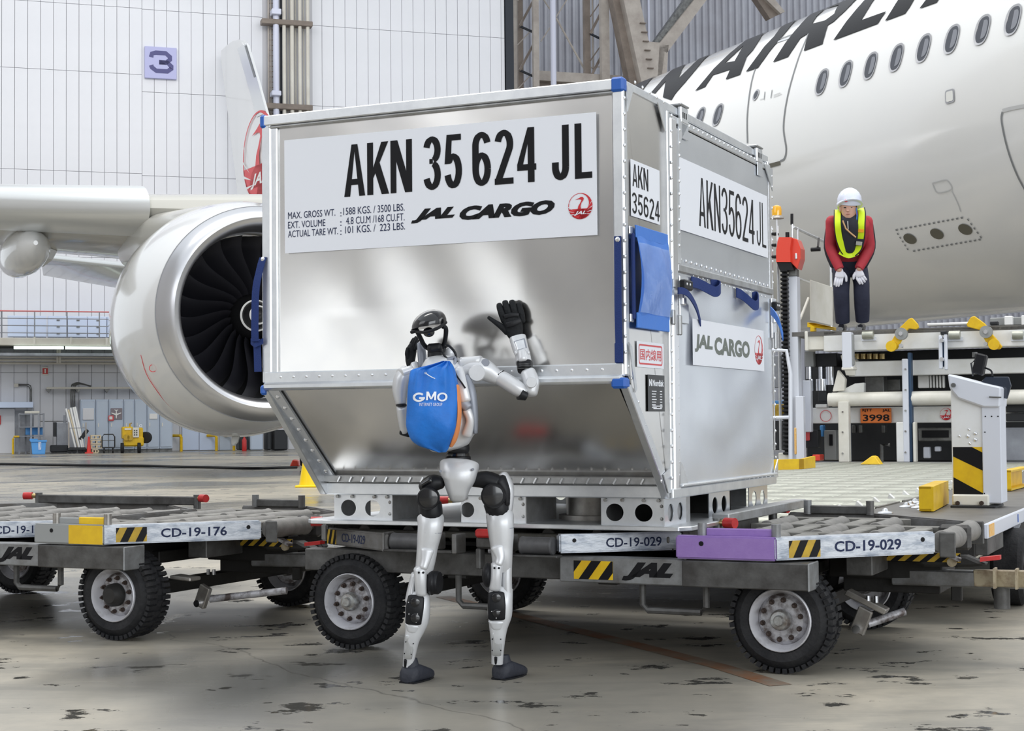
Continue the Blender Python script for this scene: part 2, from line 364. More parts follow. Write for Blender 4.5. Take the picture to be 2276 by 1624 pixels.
def glyph(ch, w, h, t):
    """condensed grotesque capital or figure as strips of points: list of polygons in 0..w, 0..h"""
    P_ = []; box = lambda x0, x1, y0, y1: P_.append([(x0, y0), (x1, y0), (x1, y1), (x0, y1)])
    def strip(pts, tt=t):
        n = len(pts); L = []; Rr = []
        for i, p in enumerate(pts):
            a, b = pts[max(i - 1, 0)], pts[min(i + 1, n - 1)]; dx, dy = b[0] - a[0], b[1] - a[1]; l = math.hypot(dx, dy) or 1
            ty = tt * (0.86 if abs(dx) > abs(dy) else 1.0) / 2; L.append((p[0] - dy / l * ty, p[1] + dx / l * ty)); Rr.append((p[0] + dy / l * ty, p[1] - dx / l * ty))
        for i in range(n - 1): P_.append([L[i], L[i + 1], Rr[i + 1], Rr[i]])
    arc = lambda cx, cy, rx, ry, a0, a1, n=18: [(cx + rx * math.cos(math.radians(a0 + (a1 - a0) * k / n)), cy + ry * math.sin(math.radians(a0 + (a1 - a0) * k / n))) for k in range(n + 1)]
    rx = (w - t) / 2; b = t * 0.86
    if ch == 'A':
        P_.append([(0, 0), (t, 0), (w / 2 + t * .12, h), (w / 2 - t * .5, h)]); P_.append([(w - t, 0), (w, 0), (w / 2 + t * .5, h), (w / 2 - t * .12, h)]); box(w * .2, w * .8, h * .22, h * .22 + b)
    elif ch == 'K':
        box(0, t, 0, h); P_.append([(t * .95, h * .30), (t * .95, h * .50), (w - t * 1.15, h), (w, h)]); P_.append([(w * .32, h * .50), (w * .55, h * .66), (w * 1.03, 0), (w - t * 1.12, 0)])
    elif ch == 'N': box(0, t * .95, 0, h); box(w - t * .95, w, 0, h); P_.append([(0, h), (t * 1.15, h), (w, 0), (w - t * 1.15, 0)])
    elif ch == 'M': box(0, t * .9, 0, h); box(w - t * .9, w, 0, h); P_.append([(0, h), (t * 1.1, h), (w / 2 + t * .45, h * .1), (w / 2 - t * .45, h * .1)]); P_.append([(w - t * 1.1, h), (w, h), (w / 2 + t * .45, h * .1), (w / 2 - t * .45, h * .1)])
    elif ch == 'L': box(0, t, 0, h); box(t, w, 0, b)
    elif ch == 'J': box(w - t, w, h * .24, h); strip(arc(w / 2, h * .24, rx, h * .24 - b / 2, 0, -180) + [(t / 2, h * .33)])
    elif ch == '3': strip(arc(w * .5, h * .745, rx, h * .255 - b / 2, 165, -75)); strip(arc(w * .5, h * .275, rx, h * .275 - b / 2, 80, -165)); box(w * .35, w * .55, h * .49, h * .49 + b * .8)
    elif ch == '5': box(w * .16, w * .95, h - b, h); P_.append([(w * .14, h), (w * .14 + t * .85, h), (w * .08 + t * .8, h * .46), (w * .02, h * .46)]); strip(arc(w * .5, h * .325, rx, h * .325 - b / 2, 140, -165))
    elif ch == '6': strip(arc(w * .5, h * .31, rx, h * .31 - b / 2, 0, 360, 30)); strip(arc(w * .5, h * .74, rx, h * .26 - b / 2, 15, 180) + [(t / 2, h * .31)])
    elif ch == '2': strip(arc(w * .5, h * .735, rx, h * .265 - b / 2, 165, -25) + [(t * .62, b * .8)]); box(0, w, 0, b)
    elif ch == '4': box(w * .56, w * .56 + t, 0, h); box(0, w, h * .22, h * .22 + b); P_.append([(0, h * .22), (t * .9, h * .22 + b), (w * .56 + t * .3, h * .86), (w * .56, h)]); P_.append([(0, h * .22), (0, h * .22 + b), (w * .56, h), (w * .56 + t * .4, h)])
    elif ch == 'G': strip(arc(w * .5, h * .5, rx, h * .5 - b / 2, 40, 345, 28)); box(w * .52, w, h * .30, h * .30 + b)
    elif ch == 'O': strip(arc(w * .5, h * .5, rx, h * .5 - b / 2, 0, 360, 30))
    return P_
def word(s, fm, w, h, m, parent, t=None, gap=0.16, name='lettering', skew=0.0, sub=0, wid=None):
    """word drawn with the glyphs above, fitted to w x h"""
    n = len(s); cw = w / (n + gap * (n - 1)); t = t or cw * 0.29; mb = MB()
    for i, c in enumerate(s):
        x0 = i * cw * (1 + gap)
        for pl in glyph(c, cw, h, t):
            a, b, c_, d = [V((x, y)) for x, y in pl]; k = sub or 1
            for j in range(k):
                q = [a.lerp(d, j / k), b.lerp(c_, j / k), b.lerp(c_, (j + 1) / k), a.lerp(d, (j + 1) / k)] if sub else [a, b, c_, d]
                mb.add([fm(x0 + p.x + skew * p.y, p.y, 0.0 if sub else len(mb.f) * 4e-6) for p in q], [(0, 1, 2, 3)])
    return mb.build(name, m, parent, recalc=False)
def sheet(fm, x0, x1, y0, y1, m, parent, name, th=0.002, label=None, poly=None):
    mb = MB(); pl = poly or [(x0, y0), (x1, y0), (x1, y1), (x0, y1)]
    n = (fm(1, 0) - fm(0, 0)).cross(fm(0, 1) - fm(0, 0)).normalized()
    mb.prism([fm(x, y) - n * th for x, y in pl], n * th); return mb.build(name, m, parent, label=label)
def hazard(fm, x0, x1, y0, y1, parent, name='hazard_tape', nst=2, base='ydirty', ink='ink', lean=1.0, wf=0.5):
    b = sheet(fm, x0, x1, y0, y1, base, parent, name, 0.001)
    mb = MB(); pitch = (x1 - x0) / nst; h = y1 - y0
    for k in range(-1, nst + 1):
        a = x0 + pitch * (k + 0.25); pl = [(a, y0), (a + pitch * wf, y0), (a + pitch * wf + h * lean, y1), (a + h * lean, y1)]
        # clip to x0..x1
        def clip(pl, X, sgn):
            out = []
            for i in range(len(pl)):
                p, q = pl[i], pl[(i + 1) % len(pl)]; ip, iq = sgn * (p[0] - X) >= 0, sgn * (q[0] - X) >= 0
                if ip: out.append(p)
                if ip != iq: t = (X - p[0]) / (q[0] - p[0]); out.append((X, p[1] + (q[1] - p[1]) * t))
            return out
        pl = clip(pl, x0, 1); pl = clip(pl, x1, -1) if len(pl) > 2 else pl
        if len(pl) > 2: mb.add([fm(x, y, 0.0008) for x, y in pl], [tuple(range(len(pl)))])
    if mb.v: mb.build('stripe', ink, b if b.parent is None or b.parent.parent is None else b.parent, recalc=False)
    return b
def crane(fm, cx, cy, R, parent, red='redink', wh='whiteprint', ky=1.0, name='crane_emblem', txt=True):
    """round bird emblem: ring of wings, neck and head, letters across the tail"""
    q = lambda x, y, d=0.0: fm(cx + x * R, cy + y * R * ky, d)
    mb = MB(); N = 40; vs = []; fs = []
    for k in range(N):                                         # wing ring, thick at the sides and bottom
        a = 2 * math.pi * k / N - math.pi / 2
        th = 0.05 + 0.38 * max(0, math.cos((a + math.pi / 2) / 2)) ** 1.2
        vs += [q(math.cos(a), math.sin(a)), q(math.cos(a) * (1 - th), math.sin(a) * (1 - th) + th * 0.25)]
    for k in range(N): j = (k + 1) % N; fs.append((2 * k, 2 * j, 2 * j + 1, 2 * k + 1))
    mb.add(vs, fs)
    body = [(-0.62, -0.70), (0.62, -0.70), (0.50, -0.36), (0.22, -0.20), (0.05, -0.22), (0.02, 0.0), (0.10, 0.25), (0.24, 0.42), (0.30, 0.56), (0.22, 0.68), (0.06, 0.70), (-0.10, 0.62), (-0.42, 0.50), (-0.10, 0.53), (0.06, 0.50), (0.10, 0.42), (-0.02, 0.22), (-0.16, 0.02), (-0.22, -0.22), (-0.48, -0.36)]
    mb.add([q(x, y) for x, y in body], [tuple(range(len(body)))])
    tail = [(math.cos(math.radians(a)), math.sin(math.radians(a))) for a in range(192, 349, 12)]
    mb.add([q(x, y) for x, y in tail], [tuple(range(len(tail)))])
    o = mb.build(name, red, parent, recalc=False)
    own = parent if parent.parent is not None else o
    c = MB()
    for sg in (-1, 1):
        for a0 in (20, 0, -20, -38):
            t = math.radians(a0); p0 = V((math.cos(t), math.sin(t))) * 1.0; p1 = V((math.cos(t - 0.5), math.sin(t - 0.5))) * 0.66
            d = 0.03; c.add([q(sg * p0.x, p0.y, 0.0006), q(sg * p0.x, p0.y - d * 2, 0.0006), q(sg * p1.x, p1.y - d * 0.2, 0.0006)], [(0, 1, 2)])
    c.build('feather_gap', wh, own, recalc=False)
    if txt: text('JAL', fmapper(q(-0.52, -0.72), fm(1, 0) - fm(0, 0), fm(0, 1) - fm(0, 0), 0.0007), 1.0 * R, 0.34 * R * ky, wh, own, bold=0.03, shear=0.35)
    return o
# ================================================================== FLOOR
use()
def floor_material():
    m = bpy.data.materials.new('wet_concrete'); m.use_nodes = True; nt = m.node_tree; b = nt.nodes['Principled BSDF']; L = nt.links.new
    tc = nt.nodes.new('ShaderNodeTexCoord')
    def noise(sc, det, rough, scale, dist=0.0):
        mp = nt.nodes.new('ShaderNodeMapping'); mp.inputs['Scale'].default_value = scale; L(tc.outputs['Object'], mp.inputs[0])
        n = nt.nodes.new('ShaderNodeTexNoise'); n.inputs['Scale'].default_value = sc; n.inputs['Detail'].default_value = det
        n.inputs['Roughness'].default_value = rough; n.inputs['Distortion'].default_value = dist; L(mp.outputs[0], n.inputs[0]); return n.outputs[0]
    def rng(s, a, c, o0=0.0, o1=1.0):
        r = nt.nodes.new('ShaderNodeMapRange'); r.inputs[1].default_value = a; r.inputs[2].default_value = c; r.inputs[3].default_value = o0; r.inputs[4].default_value = o1
        L(s, r.inputs[0]); return r.outputs[0]
    def mixc(f, a, c):
        x = nt.nodes.new('ShaderNodeMix'); x.data_type = 'RGBA'; L(f, x.inputs['Factor'])
        for k, s in (('A', a), ('B', c)):
            if isinstance(s, tuple): x.inputs[k].default_value = (*s, 1)
            else: L(s, x.inputs[k])
        return x.outputs['Result']
    base = mixc(rng(noise(0.7, 5, 0.6, (1, 1, 1)), 0.35, 0.65), (0.47, 0.425, 0.345), (0.33, 0.31, 0.265))
    base = mixc(rng(noise(9, 6, 0.7, (1, 1, 1)), 0.4, 0.75, 0, 0.5), base, (0.25, 0.24, 0.21))
    damp = rng(noise(0.33, 3, 0.55, (1.0, 1.0, 1), 0.4), 0.46, 0.60)
    small = rng(noise(3.6, 6, 0.66, (0.9, 1.3, 1)), 0.595, 0.62)
    streak = rng(noise(1.5, 7, 0.7, (0.5, 2.2, 1), 0.6), 0.50, 0.60)
    base = mixc(rng(streak, 0, 1, 0, 0.45), base, (0.21, 0.20, 0.175))
    base = mixc(damp, base, (0.17, 0.167, 0.155))
    base = mixc(small, base, (0.075, 0.073, 0.066))
    vor = nt.nodes.new('ShaderNodeTexVoronoi'); vor.feature = 'DISTANCE_TO_EDGE'; vor.inputs['Scale'].default_value = 0.23
    wn = nt.nodes.new('ShaderNodeTexNoise'); wn.inputs['Scale'].default_value = 2.0; wn.inputs['Detail'].default_value = 5; L(tc.outputs['Object'], wn.inputs[0])
    vm = nt.nodes.new('ShaderNodeMix'); vm.data_type = 'VECTOR'; vm.inputs['Factor'].default_value = 0.25; L(tc.outputs['Object'], vm.inputs['A']); L(wn.outputs['Color'], vm.inputs['B'])
    L(vm.outputs['Result'], vor.inputs['Vector'])
    crack = rng(vor.outputs['Distance'], 0.0, 0.0014, 0.6, 0.0)
    base = mixc(crack, base, (0.07, 0.065, 0.055)); L(base, b.inputs['Base Color'])
    mx = nt.nodes.new('ShaderNodeMath'); mx.operation = 'MAXIMUM'; L(rng(damp, 0, 1, 0, 0.75), mx.inputs[0]); L(small, mx.inputs[1])
    L(rng(mx.outputs[0], 0, 1, 0.42, 0.09), b.inputs['Roughness'])
    bp = nt.nodes.new('ShaderNodeBump'); bp.inputs['Strength'].default_value = 0.25; bp.inputs['Distance'].default_value = 0.004
    L(noise(6, 5, 0.6, (1, 1, 1)), bp.inputs['Height']); L(bp.outputs[0], b.inputs['Normal'])
    return m
fl = MB().add([(-60, -30, 0), (60, -30, 0), (60, 100, 0), (-60, 100, 0)], [(0, 1, 2, 3)]).build('floor', floor_material()); fl['kind'] = 'structure'
# side and door walls of the hangar behind the camera, with the low open door bay
for nm, bx in (('wall_left', (-30.4, -30, -30, 40, 3.3, 24)), ('wall_left', (-30.4, -30, -6.4, 40, 0, 3.3)), ('wall_left', (-30.4, -30, -30, -19.6, 0, 3.3)), ('wall_front', (-30, 45, -30.4, -30, 15.5, 24)), ('wall_front', (-30, 0, -30.4, -30, 0, 15.5))):
    o = MB().box(*bx).build(nm, 'wallside'); o['kind'] = 'structure'
mb = MB(); pts = [(985, 1325), (1050, 1341), (1250, 1392), (1430, 1436), (1600, 1480), (1735, 1522)]
for i in range(len(pts) - 1):
    a, b = G(*pts[i], 0.0015), G(*pts[i + 1], 0.0015); d = (b - a).cross(V((0, 0, 1))).normalized() * 0.045
    mb.add([a - d, b - d, b + d, a + d], [(0, 1, 2, 3)])
mb.build('floor_line', 'linered', fl)
# the long black cable on the floor
mb = MB(); cp = []
for i, (x, y) in enumerate([(-40, 1030), (60, 1031.5), (105, 1032.5), (200, 1034), (330, 1035), (400, 1037), (480, 1038.5), (560, 1040.5), (620, 1039), (660, 1038)]):
    cp.append(list(G(x, y, 0.03)))
cable = MB(); cable.tube(catmull(cp, 4), 0.03, 6)
tag(cable.build('floor_cable', 'black', smooth=True), 'long black cable lying across the wet floor far behind the carts', 'cable')

# ================================================================== BACK WALL (left): white vertical panels
WP = V((-15.99, 54.2, 0)); WD = V((0.953, 0.301, 0)).normalized(); WN = V((WD.y, -WD.x, 0))
WM = Matrix(((WD.x, -WN.x, 0, WP.x), (WD.y, -WN.y, 0, WP.y), (0, 0, 1, 0), (0, 0, 0, 1)))   # x along wall, y into wall
WI = WM.inverted()
def W_(px, py, off=0.0): return WI @ onplane(px, py, WP + WN * off, WN)    # wall coordinates of a pixel, off metres in front
use(WM)
xr = W_(1122, 100).x; xl = W_(-60, 500).x
wall = MB().box(xl - 3, xr, 0.06, 0.4, 0, 24).build('wall_back', 'walljoint'); wall['kind'] = 'structure'
PWID = (W_(626 / 3.556 * 1.0 + 0, 300).x - W_(13 / 3.556, 300).x) / 6.0
px_gap0, px_gap1 = W_(583, 100).x, W_(690, 100).x
rows_l = [0.0, W_(100, 828).z, W_(200, 572).z, W_(157, 380).z, W_(157, 157).z, W_(157, 8).z, 20.5, 24]
rows_m = [0.0, W_(100, 828).z, W_(200, 572).z, W_(400, 393).z, W_(400, 208).z, W_(400, 26).z, 20.5, 24]
rows_r = [0.0, 4.0, 7.5, W_(800, 240).z, W_(900, 70).z, 18.5, 24]
x_split = W_(1125 / 3.556, 300).x
meshes = {}
k0 = math.ceil((xl - W_(13 / 3.556, 300).x) / PWID)
x = W_(13 / 3.556, 300).x + k0 * PWID
g = 0.015
while x < xr - 0.02:
    x2 = min(x + PWID, xr)
    rows = rows_l if x < x_split - 0.1 else (rows_m if x < px_gap1 - 0.1 else rows_r)
    for i in range(len(rows) - 1):
        key = (round(x2 - x, 2), round(rows[i], 2), round(rows[i + 1], 2))
        if key not in meshes:
            o = MB().box(0, x2 - x - g, 0, 0.06, rows[i] + g / 2, rows[i + 1] - g / 2).build('wall_panel', 'wallp', wall)
            for v in o.data.vertices: pass
            meshes[key] = o.data; bx = x
            o.data.transform(Matrix.Identity(4))
            meshes[key] = (o.data, x)
        else:
            me, x0 = meshes[key]; o = bpy.data.objects.new('wall_panel', me); COL.objects.link(o); o.parent = wall
            o.location = (WM.to_3x3() @ V((x - x0, 0, 0)))
            continue
        # first copy was built at x = 0 of the wall: move it
        o.location = WM.to_3x3() @ V((x, 0, 0)); meshes[key] = (o.data, 0.0)
    x += PWID
# sign with the figure 3
c0, c1 = W_(321, 104), W_(392, 178)
sg = thing('bay_number_sign', 'square lilac sign with the figure 3 high on the white wall', 'sign', (c0.x, 0, c1.z))
MB().box(c0.x, c1.x, -0.12, -0.003, c1.z, c0.z).build('sign_board', 'signbase', sg, bevel=0.01)
w_, h_ = c1.x - c0.x, c0.z - c1.z
def fig3():
    mb = MB(); t = 0.17 * w_; X0, X1 = c0.x + 0.2 * w_, c0.x + 0.84 * w_; Z0, Z1 = c1.z + 0.17 * h_, c1.z + 0.86 * h_; zm = (Z0 + Z1) / 2
    pts = [(X0, Z1 - 0.2 * h_), (X0 + .03, Z1 - t / 2), (X0 + .16, Z1 - t * 0.3), (X1 - .2, Z1 - t * 0.3), (X1 - .05, Z1 - t), (X1 - .05, zm + .12), (X1 - .18, zm), (X0 + 0.25 * w_, zm)]
    p2 = [(X0 + 0.25 * w_, zm), (X1 - .14, zm), (X1, zm - .14), (X1, Z0 + t), (X1 - .14, Z0 + t * 0.4), (X0 + .18, Z0 + t * 0.4), (X0 + .03, Z0 + t), (X0, Z0 + 0.24 * h_)]
    for pl in (pts, p2): mb.ribbon([(a, -0.124, b) for a, b in pl], (0, 0.002, 0), t * 0.42)
    return mb
fig3().build('figure', 'signink', sg)
# pipes and ladder in the strip between panel fields
def zs(px, py): return W_(px, py, 0.6).z
stk = thing('pipe_stack', 'bundle of vertical pipes fixed to the white wall above the container', 'pipes', (W_(640, 200).x, 0, 0))
stripx0, stripx1 = W_(588, 100, 0.0).x, W_(603, 100, 0.0).x
MB().box(W_(583, 100).x, W_(694, 100).x, -0.02, 0.0, 5.5, 22).build('backing_strip', 'wallgap', stk)
MB().box(W_(622, 100).x, W_(632, 100).x, -0.05, -0.02, 5.5, 22).build('backing_slot', 'darkgap', stk)
for px, r, m_ in ((613.5, 6.5, 'pipe'), (631.5, 4.2, 'pipec'), (649, 4.6, 'pipec'), (666.5, 4.2, 'pipec'), (684, 4.2, 'pipec')):
    x = W_(px, 100, 0.5).x; MB().cyl((x, -0.5, 5.5), (x, -0.5, 22), r / FPX * 57, n=14).build('pipe', m_, stk, smooth=True)
for px, r in ((597, 2.2), (602, 1.6), (640, 1.6), (657, 2), (675, 1.8)):
    x = W_(px, 100, 0.2).x; MB().cyl((x, -0.2, 5.5), (x, -0.2, 22), r / FPX * 57, n=8).build('conduit', 'pipec' if px > 620 else 'tan', stk, smooth=True)
for py0, py1 in ((43, 62), (230, 248)):
    a, b = W_(580, py0, 0.4), W_(693, py1, 0.4)
    MB().box(a.x, b.x, -0.62, -0.2, b.z, a.z).build('pipe_bracket', 'tand', stk, bevel=0.02)
for py0, py1 in ((20, 34), (202, 214)):
    a, b = W_(603, py0, 0.6), W_(624, py1, 0.6); MB().box(a.x, b.x, -0.74, -0.3, b.z, a.z).build('pipe_clamp', 'pipe', stk, bevel=0.02)
mb = MB(); lx0, lx1 = W_(604.5, 100, 0.3).x, W_(608, 100, 0.3).x
for k in range(70): z = 8 + k * 0.19; mb.box(lx0 - 0.1, lx1 + 0.2, -0.22, -0.19, z, z + 0.03)
mb.build('ladder_rungs', 'tand', stk, kind='stuff')
# ---------------------------------------------------------------- gallery with hand rail
a = W_(-60, 750, 2.2); b = W_(560, 750, 2.2)
gx0, gx1 = W_(-60, 750, 2.2).x, W_(300, 750, 2.2).x + 8
def zz(py, off=2.2, px=150): return W_(px, py, off).z
gal = thing('wall_gallery', 'raised service gallery along the white wall with grey railing left of the engine', 'gallery', (W_(150, 760).x, -1.0, zz(770)))
MB().box(gx0, gx1, -2.2, 0, zz(768), zz(751)).build('gallery_slab', 'pipec', gal, bevel=0.02)
MB().box(gx0, gx1, -2.1, 0, zz(790), zz(784)).build('gallery_underside', 'greysteel', gal)
MB().cyl((gx0, -2.15, zz(692)), (gx1, -2.15, zz(692)), 0.022, n=8).build('top_rail', 'rail_red', gal)
for py in (708, 724, 740): MB().cyl((gx0, -2.15, zz(py)), (gx1, -2.15, zz(py)), 0.016, n=8).build('mid_rail', 'greysteel', gal)
for px in (4, 77, 149, 221, 293, 365): x = W_(px, 720, 2.2).x; MB().cyl((x, -2.15, zz(751)), (x, -2.15, zz(692)), 0.02, n=8).build('rail_post', 'greysteel', gal)
for px in (17, 61, 106, 150, 194, 237, 280):
    x = W_(px, 720, 0.8).x; x2 = W_(px + 43, 720, 0.8).x
    ob = MB().box(x, x2 - 0.02, -1.2, -0.7, zz(750, 0.8), zz(704, 0.8)).build('gallery_cabinet', 'lockerw', gal, bevel=0.01)
    if px > 90:
        for py in (713, 728, 743): MB().box(x + 0.28, x + 0.38, -1.23, -1.2, zz(py + 1, 0.8), zz(py - 1, 0.8)).build('cabinet_handle', 'mechg', ob)
for k in range(6):
    x = W_(27 + k * 113, 790, 1.6).x; t = MB(); 
    MB().cyl((x + 0.05, -2.25, zz(773)), (x + 1.62, -2.25, zz(773)), 0.05, n=10).build('strip_light', 'tube', gal, smooth=True)
for px in (77, 158, 237): x = W_(px, 720, 2.3).x; MB().cyl((x, -2.3, zz(766)), (x, -2.3, zz(750)), 0.035, n=8).build('lamp_socket', 'whitec', gal)
for py, r, off in ((767, 0.03, 2.0), (792, 0.05, 1.2), (800, 0.045, 1.0), (807, 0.04, 0.8)):
    MB().cyl((gx0, -off, zz(py, off)), (gx1, -off, zz(py, off)), r, n=8).build('service_pipe', 'pipec', gal, smooth=True)
for px in (133, 128): x = W_(px, 790, 1.5).x; MB().cyl((x, -1.5, zz(804)), (x, -1.5, zz(772)), 0.04, n=8).build('pipe_hanger', 'pipec', gal)
# ---------------------------------------------------------------- things on / along the wall
def wbox(name, px0, py0, px1, py1, off, dep, m_, parent=None, bevel=0.01, **k):
    a, b = W_(px0, (py0 + py1) / 2, off), W_(px1, (py0 + py1) / 2, off); t, u = W_((px0 + px1) / 2, py0, off), W_((px0 + px1) / 2, py1, off)
    z0 = max(u.z, 0.0)
    return MB().box(a.x, b.x, -off, -off + dep, z0, t.z).build(name, m_, parent, bevel=bevel, **k)
def wloc(px, off): p = W_(px, 1000, off); return (p.x, -off, 0)
s = thing('fire_sign', 'small red fire extinguisher sign on white wall under the gallery', 'sign', (W_(100, 825).x, 0, W_(100, 834).z))
wbox('sign_plate', 94, 815, 107, 834, 0.05, 0.045, 'whitec', s); wbox('red_field', 94.5, 818, 106.5, 831, 0.06, 0.008, 'red', s, bevel=0)
wbox('flame_mark', 99, 820, 102, 829, 0.07, 0.008, 'whitec', s, bevel=0)
# wall lamp pipe left
lp = thing('elbow_conduit', 'grey lamp box with bent twin conduits on the wall above the side door', 'conduit', (W_(60, 890).x, 0, W_(60, 893).z))
wbox('junction_box', 31, 852, 41, 860, 0.2, 0.19, 'pipec', lp)
for d in (0, 3):
    MB().tube([(W_(41, 856, 0.12).x, -0.12, W_(41, 854 + d, 0.12).z), (W_(63 - d, 856, 0.12).x, -0.12, W_(63, 854 + d, 0.12).z), (W_(68 - d, 856, 0.12).x, -0.12, W_(66, 857 + d, 0.12).z), (W_(70 - d, 856, 0.12).x, -0.12, W_(66, 865, 0.12).z), (W_(70 - d, 856, 0.12).x, -0.12, W_(70, 893, 0.12).z)], 0.018, 8).build('conduit', 'mechg', lp, smooth=True)
# shelf rail with brackets
sh = thing('wall_rail', 'long grey horizontal rail on triangular brackets above the cabinets', 'rail', (W_(200, 862).x, 0, W_(200, 864).z))
wbox('rail_beam', 103, 859.5, 420, 864, 0.5, 0.25, 'pipec', sh)
for px in (108, 173, 238, 303):
    c = W_(px, 864, 0.4); MB().prism([(c.x - 0.1, -0.45, c.z), (c.x + 0.1, -0.45, c.z), (c.x, -0.45, c.z - 0.14)], (0, 0.4, 0)).build('bracket', 'mechg', sh)
for k in range(3):
    MB().tube(catmull([(W_(158 + k * 4, 864, .3).x, -0.3, W_(160, 905, .3).z), (W_(158 + k * 4, 864, .3).x, -0.3, W_(160, 862, .3).z), (W_(164 + k * 3, 864, .3).x, -0.35, W_(160, 853 + k, .3).z), (W_(176 + k * 2, 864, .3).x, -0.35, W_(160, 851 + k, .3).z), (W_(200 + k, 864, .3).x, -0.3, W_(160, 858, .3).z)], 3), 0.028, 6).build('cable', 'mechg', sh, smooth=True)
# side door with canopy
dr = MB().box(W_(-40, 950, 0.05).x, W_(33, 950, 0.05).x, -0.06, 0, 0, W_(10, 908, 0.05).z).build('door_1', 'wallp', bevel=0.01); dr['kind'] = 'structure'
wbox('door_canopy', -40, 893, 74, 906, 0.7, 0.68, 'lockerw', dr); wbox('door_post', 70, 906, 75, 1004, 0.6, 0.1, 'greysteel', dr)
wbox('door_recess', 32, 912, 70, 1004, 0.04, 0.03, 'greysteel', dr, bevel=0)
wbox('red_disc', -4, 923, 2, 943, 0.1, 0.03, 'red', dr, bevel=0)
# cabinets
cabs = [(179, 213, 'blue-grey control cabinet with a framed notice, first beside the leaning tubes'), (213, 242, 'narrow plain blue-grey cabinet between notice and aircraft poster'), (242, 275, 'blue-grey cabinet carrying a grey poster of an aircraft'), (275, 299, 'plain blue-grey cabinet right of the aircraft poster'), (299, 327, 'blue-grey cabinet directly behind the yellow machine'), (327, 355, 'blue-grey cabinet with a white notice right of yellow machine'), (355, 384, 'last plain blue-grey cabinet under the engine cowl')]
for i, (a_, b_, lab) in enumerate(cabs):
    t = thing('wall_cabinet', lab, 'cabinet', (W_((a_ + b_) / 2, 1000, 0.9).x, -0.5, 0), group='cabinets along the hangar wall')
    p = W_(a_, 950, 0.9); q = W_(b_, 950, 0.9); zt = W_(280, 887, 0.9).z
    MB().box(p.x, q.x - 0.01, -0.9, -0.05, 0.10, zt).build('cabinet_body', 'lockerb', t, bevel=0.01)
    MB().box(p.x, q.x - 0.01, -0.8, -0.05, 0.0, 0.10).build('plinth', 'mechg', t)
    d = MB().box(p.x + 0.03, q.x - 0.04, -0.925, -0.9, 0.16, zt - 0.05).build('cabinet_door', 'lockerb', t, bevel=0.01)
    MB().box(p.x + 0.07, p.x + 0.10, -0.95, -0.925, zt * 0.48, zt * 0.55).build('handle', 'whitec', d)
    if i == 0: wbox('notice', 184, 907, 209, 933, 0.96, 0.03, 'wallp', t)
    if i == 2: wbox('aircraft_poster', 246, 907, 272, 932, 0.96, 0.03, 'brownsign', t)
    if i == 2:
        c = W_(258.5, 920, 0.98); u = 0.16; pm = MB()
        pl = [(0, 1), (.12, .7), (.12, .25), (1, -.15), (1, -.35), (.12, -.1), (.1, -.65), (.4, -.9), (.4, -1), (0, -.88), (-.4, -1), (-.4, -.9), (-.1, -.65), (-.12, -.1), (-1, -.35), (-1, -.15), (-.12, .25), (-.12, .7)]
        pm.add([(c.x + a * u, -0.985, c.z - b * u) for a, b in pl], [tuple(range(len(pl)))]); pm.build('aircraft_silhouette', 'paperw', t, recalc=False)
        wbox('red_notice', 241, 923, 253, 935, 0.99, 0.02, 'redfaded', t); wbox('notice_paper', 243, 925, 250, 932, 1.0, 0.012, 'paperw', t)
    if i == 5: wbox('notice', 332, 919, 350, 931, 0.96, 0.03, 'paperw', t)
# bollard guards, white double doors
for px, lab in ((403, 'yellow hoop guard left of the white double door'), (481, 'yellow hoop guard right of the white double door'), (520, 'yellow hoop guard below the lowest point of the engine')):
    p = W_(px, 1000, 0.7); zt = W_(px, 968, 0.7).z
    tag(MB().tube([(p.x, -0.7, 0), (p.x, -0.7, zt - 0.06), (p.x - 0.02, -0.66, zt), (p.x - 0.1, -0.3, zt), (p.x - 0.25, -0.15, zt)], 0.05, 8).build('hoop_guard', 'yellow', smooth=True), lab, 'guard', 'yellow guards at the wall')
d2 = MB().box(W_(404, 980, 0.05).x, W_(480, 980, 0.05).x, -0.06, 0, 0, 2.9).build('door_2', 'walljoint'); d2['kind'] = 'structure'
wbox('door_leaf', 405, 940, 442, 1000, 0.1, 0.05, 'lockerw', d2); wbox('door_leaf', 443.5, 940, 480, 1000, 0.1, 0.05, 'lockerw', d2)
wbox('door_leaf', 488, 940, 513, 1000, 0.1, 0.05, 'lockerb', d2)
# blue crates, rack, tubes, pallets, cones ...
rk = thing('storage_rack', 'grey open metal rack holding blue drums beside the side door', 'rack', wloc(75, 2.0))
for px in (43, 57, 69, 86, 97):
    p = W_(px, 1000, 2.0 if px > 60 else 1.4); MB().box(p.x - 0.03, p.x + 0.03, -2.0 if px > 60 else -1.4, (-2.0 if px > 60 else -1.4) + 0.06, 0, W_(px, 918, 1.8).z).build('upright', 'greysteel', rk)
for py in (919, 948, 968): wbox('shelf', 43, py, 98, py + 2.2, 2.0, 0.9, 'greysteel', rk)
wbox('top_board', 55, 913, 88, 918.5, 2.0, 0.9, 'pipec', rk)
for i, (px, lab) in enumerate(((64, 'blue drum on the rack shelf, leftmost of three'), (78, 'wide blue drum in the middle of the rack shelf'), (91, 'narrow blue drum at the right end of the rack shelf'))):
    p = W_(px, 968, 1.6); r = (0.11, 0.14, 0.09)[i]; MB().cyl
    tag(MB().lathe((p.x, -1.6, p.z + 0.03), (0, 0, 1), [(0, r * 0.9), (0.02, r), (0.1, r * 0.97), (0.2, r), (0.25, r * 0.9)], 14).build('drum', 'bluebox', smooth=True), lab, 'drum', 'blue drums on the rack')
cr = thing('plastic_crate', 'large bright blue plastic crate with white lettering in front of rack', 'crate', wloc(86, 2.8))
